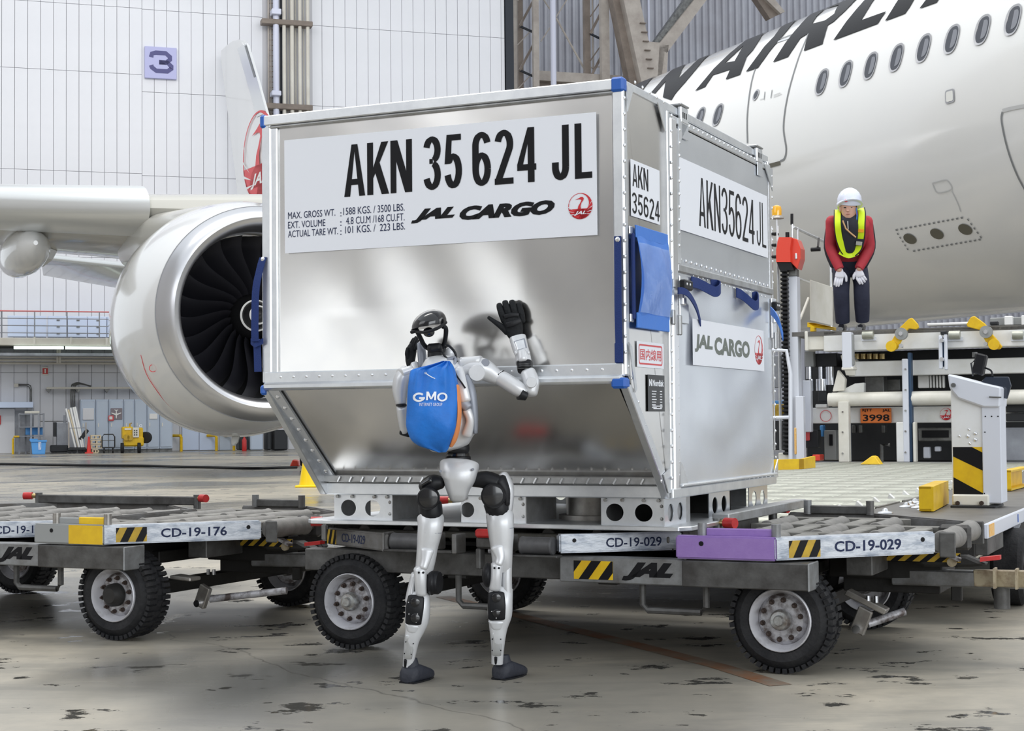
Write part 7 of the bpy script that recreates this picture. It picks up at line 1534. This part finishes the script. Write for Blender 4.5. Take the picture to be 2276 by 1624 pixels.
for pts in ([(1871, 596, Dp + .05, 21, .12), (1870, 625, Dp - .06, 19, .115), (1870, 650, Dp - .12, 17.5, .105), (1871, 680, Dp - .07, 17, .09), (1873, 715, Dp + .0, 15.5, .08)], [(1908, 596, Dp + .05, 20, .12), (1914, 625, Dp - .06, 18, .115), (1915, 650, Dp - .12, 17.5, .105), (1916, 680, Dp - .07, 17, .09), (1917, 712, Dp + .0, 15, .08)]): limb(tr_, pts, n=18, round1=0.1, sub=5)
tr_.build('trousers', 'trousers', wk_, smooth=50)
for px, dx_ in ((1872, -7), (1914, -4)):
    sh_ = MB(); R = []
    for yy, wv, hh, zc in ((0.10, .035, .03, .035), (0.05, .048, .045, .05), (-0.03, .05, .045, .048), (-0.11, .048, .03, .032), (-0.155, .035, .02, .022)):
        c = P(px, 724, Dp + yy) ; c.z = deck_z + zc + 0.0; c.x += yy * 0.15; R.append(cring(c, V((wv, 0, 0)), V((0, 0, hh * 1.0)), 12))
    sh_.loft(R).build('shoe', 'leather', wk_, smooth=True)
def mkhand(palm, wrist, tips, thumb, D0, m_, root, wpx, fr, name='glove', pth=.02, Dt=0.0):
    mb = MB(); limb(mb, [(wrist[0], wrist[1], D0 + .02, wpx * 0.62, pth), ((wrist[0] + palm[0]) / 2, (wrist[1] + palm[1]) / 2, D0, wpx * 0.9, pth * 1.1), (palm[0], palm[1], D0, wpx, pth * 1.05), ], n=14, e=2.8)
    for (bx, by, tx, ty) in tips:
        mx_, my_ = (bx + tx) / 2, (by + ty) / 2; limb(mb, [(bx, by, D0, fr, fr * D0 / FPX), (mx_, my_, D0 - .012, fr * .95, fr * .95 * D0 / FPX), (tx, ty, D0 + Dt, fr * .8, fr * .8 * D0 / FPX)], n=10, round0=0, round1=1)
    limb(mb, [(thumb[0], thumb[1], D0, fr * 1.2, fr * 1.2 * D0 / FPX), (thumb[2], thumb[3], D0 - .01, fr * 1.05, fr * D0 / FPX), (thumb[4], thumb[5], D0 + Dt, fr * .85, fr * .85 * D0 / FPX)], n=10, round0=0, round1=1)
    return mb.build(name, m_, root, smooth=45)
hk = Dp - .26
mkhand((1866, 615), (1867, 600), [(1858, 617, 1855, 632), (1863, 619, 1859, 635), (1868, 619, 1864, 635), (1872, 617, 1870, 631)], (1874, 606, 1880, 614, 1881, 624), hk, 'wglove', wk_, 10.5, 2.9, pth=.03)
mkhand((1911, 613), (1908, 600), [(1904, 617, 1911, 630), (1909, 618, 1917, 630), (1914, 616, 1922, 626), (1918, 612, 1925, 621)], (1902, 606, 1898, 612, 1897, 619), hk, 'wglove', wk_, 10.5, 2.9, pth=.03)
# ================================================================== HUMANOID ROBOT
use()
RD = 5.70
gz = G(1005, 1512)
rb = thing('humanoid_robot', 'silver and black humanoid robot seen from behind, one raised hand on the container front', 'robot', (gz.x, gz.y, 0))
def part(name, m_, pts, smooth=50, parent=rb, **k): return limb(MB(), pts, **k).build(name, m_, parent, smooth=smooth)
def blob(name, m_, px, py, D, rx, ry, rz=None, parent=rb, **k):
    s = D / FPX; rz = rz or min(rx, ry) * s
    return MB().sphere(P(px, py, D), (rx * s, rz, ry * s), 20, 14).build(name, m_, parent, smooth=True)
def disc(name, m_, px, py, D, r, th, parent=rb, nrm=(0, -1, 0), n=24):
    c = P(px, py, D); nn = V(nrm).normalized(); return MB().lathe(c, nn, [(-th, r * D / FPX), (th * 0.8, r * D / FPX), (th, r * 0.9 * D / FPX), (th, 0)], n).build(name, m_, parent, smooth=True)
# head: dome, face loop, sensor, neck
HD = RD - 0.0
hm = MB(); c = P(953, 722, HD); s = HD / FPX; R = []
for k in range(9):
    a = math.radians(-8 + 97 * k / 8); r = math.cos(a); R.append(cring(c + V((0.004 * k * 0.3, 0, 34 * s * math.sin(a))), V((39 * s * r, 0, 6 * s * r)), V((0, 0.085 * r, 0)), 28))
dome = hm.loft(R).build('head_dome', 'gloss', rb, smooth=60)
MB().tube(catmull([list(P(x, y, HD + d)) for x, y, d in ((917, 733, .0), (935, 738, -.07), (953, 736, -.085), (975, 728, -.075), (991, 716, -.01))], 4), 0.006, 8).build('dome_rim', 'black', dome, smooth=True)
lp_ = [(926, 733, -.02), (934, 750, .0), (944, 768, .02), (958, 777, .03), (972, 778, .03), (985, 768, .02), (990, 750, .0), (991, 730, -.02), (984, 725, -.03)]
MB().tube(catmull([[*P(x, y, HD + d)] for x, y, d in lp_], 5), 0.0085, 10).build('face_loop', 'black', rb, smooth=True)
part('side_tab', 'black', [(915, 738, HD - .02, 4, .01), (926, 734, HD - .03, 5, .012)])
blob('sensor_dome', 'gloss', 953, 738, HD - .03, 13, 11)
part('neck', 'black', [(965, 774, HD + .02, 14, .03), (966, 786, HD + .01, 16, .035), (967, 806, HD, 17, .04)], e=3.5)
part('neck_collar', 'black', [(956, 776, HD + .0, 13, .03), (978, 772, HD, 11, .03)], e=3)
MB().tube(catmull([[*P(x, y, HD - .05)] for x, y in ((986, 782), (992, 768), (1000, 770), (1012, 785), (1015, 805), (1022, 825), (1032, 845), (1036, 852))], 5), 0.0045, 8).build('neck_cable', 'black', rb, smooth=True)
MB().tube(catmull([[*P(x, y, HD - .05)] for x, y in ((983, 780), (990, 793), (1003, 800), (1014, 795), (1013, 812), (1022, 842))], 5), 0.004, 8).build('neck_cable', 'black', rb, smooth=True)
blob('speaker_dome', 'rsilver', 1000, 784, HD + .03, 12, 14)
# torso
TD = RD + .0
part('torso_shell', 'rsilver', [(985, 800, TD, 40, .06), (985, 822, TD, 52, .085), (988, 850, TD, 57, .10), (992, 885, TD, 62, .105), (995, 925, TD, 66, .10), (996, 965, TD, 63, .095), (1000, 988, TD, 48, .08)], e=3, n=24, round0=.3, round1=.3)
part('torso_side_panel', 'rgrey', [(1036, 838, TD - .05, 8, .04), (1046, 870, TD - .055, 12, .05), (1053, 920, TD - .05, 10, .055), (1056, 960, TD - .045, 6, .05)], e=3)
part('back_strap_panel', 'rsilver', [(1020, 820, TD - .10, 10, .02), (1028, 860, TD - .115, 12, .02), (1035, 890, TD - .12, 12, .018)], e=3)
part('back_strap_panel', 'rsilver', [(1038, 912, TD - .11, 10, .02), (1045, 935, TD - .11, 9, .02), (1038, 965, TD - .10, 12, .02)], e=3)
part('grey_joint_band', 'rgrey', [(1028, 893, TD - .112, 12, .022), (1040, 906, TD - .112, 11, .022)], e=4)
part('chest_clip', 'rgrey', [(994, 800, HD - .04, 6, .02), (1012, 796, HD - .04, 5, .02), (1008, 815, HD - .05, 5, .02)])
# left arm
part('shoulder', 'rsilver', [(905, 824, TD + .0, 16, .05), (893, 842, TD, 18, .055), (889, 868, TD, 17, .05), (891, 896, TD + .0, 12, .042)], e=2.5)
part('shoulder_cap', 'rsilver', [(912, 822, TD + .0, 10, .05), (890, 830, TD - .01, 12, .052)], e=3)
part('arm_ring', 'black', [(892, 898, TD, 12, .042), (892, 902, TD, 12, .042)], round0=.1, round1=.1)
part('upper_arm', 'rsilver', [(893, 904, TD, 12, .04), (895, 925, TD + .01, 12, .038), (899, 956, TD + .03, 10, .034)], e=2.6)
part('elbow', 'black', [(893, 958, TD + .03, 9, .03), (910, 964, TD + .03, 8, .03)], e=3)
part('forearm', 'rsilver', [(906, 956, TD + .05, 9, .032), (914, 900, TD + .09, 11, .034), (922, 850, TD + .11, 12, .034), (926, 822, TD + .12, 10, .030)], e=2.6)
part('forearm_plate', 'rgrey', [(938, 815, TD + .08, 8, .02), (938, 790, TD + .085, 10, .02), (934, 764, TD + .09, 8, .018)], e=3)
part('wrist', 'rsilver', [(925, 826, TD + .10, 11, .03), (922, 812, TD + .11, 10, .03)], e=3)
def robohand(name, palm, D0, dz=0.0):
    """palm: list of limb points; fingers/thumb as point lists"""
    mb = MB()
    for p in palm: limb(mb, p, n=14, e=2.8, sub=4, round1=.8)
    return mb.build(name, 'glove', rb, smooth=45)
robohand('left_hand', [[(914, 818, TD + .12, 8, .02), (912, 800, TD + .13, 11, .024), (914, 780, TD + .14, 12, .024), (917, 770, TD + .145, 10, .02)],
    [(912, 772, TD + .15, 3.6, .009), (914, 762, TD + .15, 3.6, .009), (919, 753, TD + .155, 3.2, .008)], [(916, 772, TD + .14, 3.6, .009), (919, 760, TD + .14, 3.6, .009), (924, 750, TD + .15, 3.2, .008)],
    [(920, 773, TD + .13, 3.6, .009), (923, 761, TD + .13, 3.6, .009), (927, 751, TD + .14, 3.2, .008)], [(923, 777, TD + .12, 3.4, .008), (926, 767, TD + .12, 3.4, .008), (929, 757, TD + .13, 3, .007)],
    [(908, 800, TD + .12, 5, .01), (904, 786, TD + .11, 4.2, .01), (906, 774, TD + .11, 3.6, .009)]], TD)
# right arm raised
part('shoulder', 'rsilver', [(1022, 818, TD, 20, .055), (1045, 818, TD - .01, 26, .058), (1072, 820, TD - .02, 25, .052), (1094, 832, TD - .02, 20, .042), (1106, 840, TD - .02, 16, .036)], e=2.5)
disc('shoulder_joint_cover', 'rsilver', 1060, 829, TD - .062, 19, .02); disc('shoulder_joint_ring', 'rgrey', 1079, 806, TD - .055, 9, .014)
part('shoulder_box', 'rsilver', [(1028, 806, TD - .02, 13, .045), (1068, 800, TD - .03, 10, .04)], e=3.5)
part('arm_ring', 'black', [(1107, 832, TD - .02, 16, .036), (1110, 836, TD - .02, 16, .036)], round0=.1, round1=.1)
part('upper_arm', 'rsilver', [(1110, 838, TD - .02, 17, .038), (1130, 850, TD - .025, 18, .038), (1152, 864, TD - .03, 17, .036), (1164, 872, TD - .03, 14, .032)], e=2.5)
part('elbow_band', 'black', [(1155, 875, TD - .035, 14, .036), (1168, 880, TD - .03, 10, .034)], e=3, round0=.2, round1=.2)
part('elbow', 'rsilver', [(1180, 874, TD - .02, 15, .034), (1181, 850, TD - .015, 18, .036), (1174, 828, TD - .005, 17, .034)], e=2.6)
disc('elbow_disc', 'rsilver', 1181, 850, TD - .055, 12, .012)
part('wrist_ring', 'black', [(1167, 822, TD, 17, .033), (1166, 808, TD + .01, 18, .034)], e=3, round0=.1, round1=.1)
for k in range(3): part('ring_groove', 'mechg', [(1167 - k * .4, 819 - k * 4.6, TD - .001 + .003 * k, 18, .0345), (1167 - k * .4, 817.8 - k * 4.6, TD - .001 + .003 * k, 18, .0345)], round0=.05, round1=.05)
part('forearm', 'rsilver', [(1164, 806, TD + .01, 18, .032), (1162, 790, TD + .02, 17, .032), (1156, 772, TD + .03, 18, .032), (1151, 752, TD + .045, 19, .030)], e=3, round0=.1, round1=.1)
part('forearm_window', 'rgrey', [(1160, 776, TD + .0, 12, .006), (1154, 756, TD + .012, 13, .006)], e=5, round0=.1, round1=.1)
part('forearm_cover', 'rail', [(1159, 776, TD - .004, 10, .006), (1154, 758, TD + .008, 11, .006)], e=5, round0=.1, round1=.1)
part('forearm_tube', 'rsilver', [(1162, 800, TD - .012, 11, .02), (1160, 782, TD - .004, 11, .02)], e=2.2)
for px in (1147, 1174): blob('cover_screw_boss', 'rsilver', px, 784, TD - .005, 4, 5)
HT = TD + 0.055
robohand('right_hand', [[(1148, 750, HT - .01, 15, .022), (1143, 735, HT, 20, .026), (1139, 716, HT, 22, .025), (1137, 702, HT, 20, .022)],
    [(1122, 714, HT, 8, .013), (1115, 696, HT - .004, 7.8, .0125), (1111, 684, HT + .0, 7.2, .012), (1110, 679, HT + .01, 6.6, .011)],
    [(1134, 710, HT, 8, .013), (1128, 690, HT - .006, 8, .013), (1124, 677, HT, 7.4, .012), (1123, 673, HT + .01, 6.8, .011)],
    [(1147, 710, HT, 8, .013), (1143, 690, HT - .006, 8, .013), (1139, 676, HT, 7.4, .012), (1138, 672, HT + .01, 6.8, .011)],
    [(1160, 714, HT, 8, .013), (1158, 697, HT - .005, 7.8, .0125), (1154, 682, HT, 7.2, .012), (1153, 677, HT + .01, 6.6, .011)],
    [(1128, 738, HT, 8, .013), (1115, 726, HT - .006, 7, .012), (1101, 716, HT - .004, 5.4, .0105), (1087, 706, HT + .006, 4.2, .009)]], TD)
part('knuckle_guard', 'black', [(1126, 722, HT - .028, 6, .006), (1142, 718, HT - .03, 6.5, .006), (1156, 712, HT - .026, 6, .006)], e=3)
part('knuckle_guard', 'black', [(1121, 704, HT - .02, 5, .005), (1137, 700, HT - .022, 5, .005), (1152, 700, HT - .02, 5, .005)], e=3)
# waist and pelvis
part('waist_joint', 'black', [(1019, 984, TD + .02, 24, .05), (1018, 996, TD + .02, 26, .055), (1017, 1006, TD + .02, 24, .05)], e=3.2, n=24, round0=.1, round1=.1)
part('waist_ring', 'gloss', [(1017, 1007, TD + .02, 26, .055), (1017, 1013, TD + .02, 27, .057)], n=24, round0=.1, round1=.1); part('waist_drum', 'black', [(1018, 1015, TD + .02, 28, .058), (1019, 1036, TD + .02, 30, .06)], e=2.4, n=28, round0=.1, round1=.1)
part('pelvis', 'rsilver', [(1021, 1034, TD, 44, .055), (1020, 1048, TD - .01, 42, .065), (1020, 1064, TD - .01, 37, .068), (1018, 1082, TD - .01, 29, .06), (1018, 1098, TD - .01, 23, .05), (1018, 1106, TD - .01, 20, .04)], e=2.8, n=24, round0=.2)
for px, py in ((979, 1047), (1051, 1043)): disc('pelvis_bolt', 'rgrey', px, py, TD - .068, 3, .006)
# hips, thighs, knees, shins, feet
def leg(side):
    Lf = side == 'l'; D = TD + (.0 if Lf else .03)
    if Lf:
        part('hip_link', 'black', [(982, 1072, D, 14, .045), (962, 1074, D, 20, .05), (946, 1088, D, 20, .045)], e=2.8); part('hip_link', 'gloss', [(958, 1066, D - .04, 8, .015), (938, 1078, D - .035, 7, .015)])
        disc('hip_motor', 'black', 952, 1107, D - .05, 25, .035); disc('hip_motor_cover', 'gloss', 952, 1107, D - .087, 21, .006); part('hip_pitch', 'black', [(956, 1120, D, 26, .055), (958, 1140, D, 26, .055), (957, 1152, D, 24, .05)], e=2.3)
        part('thigh_shell', 'rsilver', [(957, 1152, D + .01, 30, .055), (957, 1168, D, 28.5, .058), (953, 1195, D, 26, .055), (950, 1215, D, 23.5, .05), (947, 1240, D, 22, .046), (943, 1266, D + .01, 20, .042)], e=2.6, n=20, round0=.05, round1=.2)
        part('thigh_seam', 'rgrey', [(955.5, 1180.5, D, 27.6, .0575), (955.4, 1182, D, 27.6, .0575)], n=20, round0=.02, round1=.02, e=2.6)
        part('thigh_ridge', 'rsilver', [(950, 1222, D - .035, 16, .02), (946, 1245, D - .04, 11, .02), (941, 1262, D - .045, 9, .02)], e=2.6)
        part('knee_bracket', 'rsilver', [(934, 1264, D - .02, 15, .04), (935, 1290, D - .02, 14, .042), (936, 1318, D - .015, 13, .036)], e=2.8)
        part('knee_side', 'rsilver', [(922, 1275, D + .01, 8, .04), (914, 1310, D + .01, 9, .04), (912, 1335, D + .01, 12, .04)], e=2.5); disc('knee_motor', 'black', 960, 1294, D, 26, .03, nrm=(0.95, -.3, 0)); blob('knee_motor_cap', 'black', 959, 1294, D - .005, 13, 28, .05)
        for px in (931, 941): disc('knee_bolt', 'ink', px, 1272, D - .061, 2.4, .003)
        part('shin_shell', 'rsilver', [(931, 1320, D + .01, 24, .038), (929, 1345, D, 27, .044), (927, 1375, D, 27, .044), (922, 1398, D, 22, .038), (916, 1420, D, 17, .032), (911, 1450, D + .01, 14, .026), (907, 1480, D + .015, 12, .022)], e=2.8, n=20, round0=.2, round1=.1)
        part('shin_motor_cover', 'black', [(925, 1326, D - .035, 18, .014), (922, 1350, D - .04, 20, .016), (919, 1384, D - .035, 18, .014)], e=4.5); 
        for py, r in ((1338, 10), (1373, 10)): disc('cover_ring', 'gloss', 923, py, D - .055, r, .005)
        for px, py in ((908, 1338), (909, 1364), (928, 1364), (925, 1382)): disc('cover_screw', 'rivet', px, py, D - .057, 1.3, .003)
        part('shin_lower_cap', 'rsilver', [(919, 1388, D - .025, 18, .02), (917, 1400, D - .02, 13, .02)], e=2.5)
        part('shin_plate', 'rail', [(912, 1412, D - .028, 11, .006), (907, 1462, D - .012, 9, .006)], e=4)
        for px, py in ((902, 1426), (919, 1430), (899, 1452), (914, 1454)): disc('plate_screw', 'ink', px, py, D - .030, 1.4, .003)
        part('ankle_rod', 'black', [(901, 1466, D - .01, 3.5, .008), (901, 1480, D - .0, 3.5, .008)])
        ft = [(1, 907, 1499)]
    else:
        part('hip_link', 'black', [(1050, 1068, D, 14, .045), (1078, 1066, D, 20, .05), (1104, 1076, D, 22, .05)], e=2.8); part('hip_outer_shell', 'rsilver', [(1118, 1060, D + .03, 14, .05), (1130, 1080, D + .02, 12, .05), (1134, 1110, D + .02, 8, .05), (1130, 1140, D + .02, 8, .05)], e=2.5)
        part('hip_outer', 'black', [(1108, 1068, D, 20, .05), (1122, 1090, D, 14, .05), (1126, 1120, D, 9, .045)], e=2.5)
        disc('hip_motor', 'black', 1097, 1101, D - .05, 28, .035); disc('hip_motor_cover', 'gloss', 1095, 1101, D - .087, 23, .006); part('hip_pitch', 'black', [(1102, 1116, D, 28, .055), (1107, 1134, D, 27, .055), (1106, 1146, D, 24, .05)], e=2.3)
        part('thigh_shell', 'rsilver', [(1111, 1146, D + .01, 31, .055), (1112, 1162, D, 30, .058), (1114, 1190, D, 28, .055), (1115, 1215, D, 25, .05), (1116, 1240, D, 23, .046), (1116, 1262, D + .01, 22, .042)], e=2.6, n=20, round0=.05, round1=.2)
        part('thigh_seam', 'rgrey', [(1113, 1171, D, 29.5, .0575), (1113, 1172.5, D, 29.5, .0575)], n=20, round0=.02, round1=.02, e=2.6)
        part('thigh_ridge', 'rsilver', [(1106, 1215, D - .035, 16, .02), (1112, 1238, D - .04, 11, .02), (1108, 1254, D - .045, 9, .02)], e=2.6)
        part('knee_bracket', 'rsilver', [(1105, 1254, D - .02, 14, .04), (1103, 1280, D - .02, 13, .042), (1101, 1306, D - .015, 14, .036)], e=2.8)
        part('knee_side', 'rsilver', [(1127, 1258, D + .01, 11, .04), (1126, 1290, D + .01, 12, .042), (1128, 1330, D + .01, 11, .04)], e=2.5); blob('knee_motor_cap', 'black', 1084, 1277, D - .0, 13, 28, .05)
        for px in (1099, 1109): disc('knee_bolt', 'ink', px, 1262, D - .061, 2.4, .003)
        part('shin_shell', 'rsilver', [(1114, 1308, D + .01, 26, .038), (1112, 1335, D, 27.5, .044), (1111, 1365, D, 27, .044), (1108, 1392, D, 21, .038), (1107, 1415, D, 17, .032), (1106, 1445, D + .01, 14, .026), (1105, 1474, D + .015, 13, .022)], e=2.8, n=20, round0=.2, round1=.1)
        part('shin_motor_cover', 'black', [(1103, 1318, D - .035, 18, .014), (1104, 1345, D - .04, 20, .016), (1104, 1374, D - .035, 19, .014)], e=4.5)
        for py, r in ((1328, 10), (1362, 8)): disc('cover_ring', 'gloss', 1103, py, D - .055, r, .005)
        for px, py in ((1093, 1358), (1111, 1358), (1103, 1373)): disc('cover_screw', 'rivet', px, py, D - .057, 1.3, .003)
        part('shin_lower_cap', 'rsilver', [(1105, 1380, D - .025, 20, .02), (1105, 1394, D - .02, 13, .02)], e=2.5)
        part('shin_plate', 'rail', [(1106, 1406, D - .028, 11, .006), (1104, 1455, D - .012, 10, .006)], e=4)
        for px, py in ((1094, 1420), (1113, 1420), (1094, 1445), (1113, 1445)): disc('plate_screw', 'ink', px, py, D - .030, 1.4, .003)
        part('ankle_rod', 'black', [(1102, 1460, D - .01, 3.5, .008), (1102, 1474, D - .0, 3.5, .008)])
def foot(px, py, ang):
    """heel at the pixel's floor point, toe pointing away at ang degrees to the right"""
    h0 = G(px, py); d = V((math.sin(math.radians(ang)), math.cos(math.radians(ang)), 0)); sd = V((d.y, -d.x, 0)); R = []
    for t, w_, h in ((-0.030, .016, .030), (-0.025, .030, .050), (0.0, .038, .064), (0.03, .040, .064), (0.07, .042, .050), (0.10, .040, .040), (0.125, .030, .030), (0.135, .014, .014)):
        c = h0 + d * (t + 0.03) + V((0, 0, h * 0.5)); R.append([p for p in cring(c, sd * w_, V((0, 0, h * 0.5)), 18, 3.2)])
    o = MB().loft(R).build('foot', 'shoe', rb, smooth=60)
    MB().prism([h0 + d * t + sd * w_ * .98 for t, w_ in ((0.0, .030), (0.03, .038), (0.10, .042), (0.15, .030), (0.165, 0.01))] + [h0 + d * t - sd * w_ * .98 for t, w_ in ((0.165, .01), (0.15, .030), (0.10, .042), (0.03, .038), (0.0, .030))], (0, 0, 0.006)).build('foot_sole', 'black', o)
    MB().cyl(h0 + V((0, 0, .055)) + d * .04, h0 + V((0, 0, .085)) + d * .04, 0.028, 0.020, n=16).build('ankle_boot', 'shoe', rb, smooth=True)
leg('l'); leg('r'); foot(903, 1519, 26); foot(1107, 1511, 32)
# ================================================================== DRAWSTRING BAG
BD = TD - 0.17
bt = P(960, 1000, BD)
bgt = thing('drawstring_bag', 'bright blue drawstring bag with white lettering on the robot back', 'bag', (bt.x, bt.y, bt.z))
rows = [(802, 984, 998, .012), (806, 972, 1001, .02), (812, 950, 1005, .03), (820, 918, 1009, .040), (830, 911, 1012, .048), (850, 908, 1016, .058), (875, 905.5, 1019, .066), (900, 904.5, 1021, .072), (925, 904, 1021, .075), (945, 904, 1019, .074), (962, 908, 1014, .068), (978, 915, 1006, .058), (990, 930, 999, .044), (998, 952, 995, .030), (1005, 974, 990, .014)]
q = catmull([list(r) for r in rows], 3); R = []
for y, xl_, xr_, th in q:
    c = P((xl_ + xr_) / 2, y, BD); wv = (xr_ - xl_) / 2 * BD / FPX; ring = []
    for k in range(56):
        a = 2 * math.pi * k / 56; ca, sa = math.cos(a), math.sin(a); t = (y - 802) / 203
        fold = 0.009 * math.sin(11 * a + 2.5 * t) * max(0, 1 - t * 1.7) + 0.004 * math.sin(5 * a + 7 * t) + 0.0035 * math.sin(3 * a - 11 * t)
        ring.append(c + V((sgnp(ca, .85) * (wv + fold * 0.3), sgnp(sa, .8) * (th + fold), 0)))
    R.append(ring)
MB().loft(R).build('bag_body', 'bag', bgt, smooth=70)
limb(MB(), [(1014, 858, BD + .02, 7, .045), (1018, 890, BD + .018, 7, .055), (1019, 920, BD + .018, 7, .06), (1015, 950, BD + .018, 8, .055), (1008, 975, BD + .018, 8, .045), (1002, 990, BD + .02, 5, .03)], n=18).build('bag_lining', 'orange', bgt, smooth=True)
MB().tube(catmull([[*P(x, y, BD - d)] for x, y, d in ((946, 829, .062), (953, 834, .066), (960, 838, .07), (967, 841, .07))], 4), 0.0016, 6).build('draw_cord', 'whiteprint', bgt, smooth=True)
MB().lathe(P(946, 829, BD - .062), (0, -1, 0.2), [(0, .004), (.002, .004), (.002, .0022), (0, .0022)], 12, close=True).build('eyelet', 'rivet', bgt)
MB().tube(catmull([[*P(x, y, BD + d)] for x, y, d in ((1000, 806, .0), (1008, 820, .02), (1016, 836, .03), (1026, 850, .03), (1034, 862, .02))], 4), 0.003, 6).build('shoulder_cord', 'black', bgt, smooth=True)
def bagmap(px, py):
    """point on the bag's near surface for a pixel"""
    i = min(range(len(q)), key=lambda k: abs(q[k][0] - py)); y, xl_, xr_, th = q[i]; u = (px - (xl_ + xr_) / 2) / ((xr_ - xl_) / 2); u = max(-.98, min(.98, u))
    ca = sgnp(u, 1 / .85); sa = math.sqrt(max(0, 1 - ca * ca)); a = 2 * math.pi - math.acos(ca); t = (y - 802) / 203
    fold = 0.009 * math.sin(11 * a + 2.5 * t) * max(0, 1 - t * 1.7) + 0.004 * math.sin(5 * a + 7 * t) + 0.0035 * math.sin(3 * a - 11 * t)
    return P(px, py, BD - (sa ** .8) * (th + fold) - 0.0045)
def btext(s, x0, y0, x1, y1, tilt, **k):
    text(s, lambda x, y, d=0.0: bagmap(x0 + x, y0 - y + tilt * x), x1 - x0, y0 - y1, 'whiteprint', bgt, fine=4.0, **k)
for ch_, x0_, y0_, x1_, y1_, t_ in (('G', 917, 893, 944, 872, 5.2), ('M', 947, 889, 969, 870, 4.6), ('O', 971, 892, 994, 872, 4.4)):
    word(ch_, (lambda x, y, d=0.0, X=x0_, Y=y0_: bagmap(X + x, Y - y)), x1_ - x0_, y0_ - y1_, 'whiteprint', bgt, t=t_, sub=3, skew=0.05)
btext('INTERNET GROUP', 932, 902, 983, 895, 0.0, bold=.0)
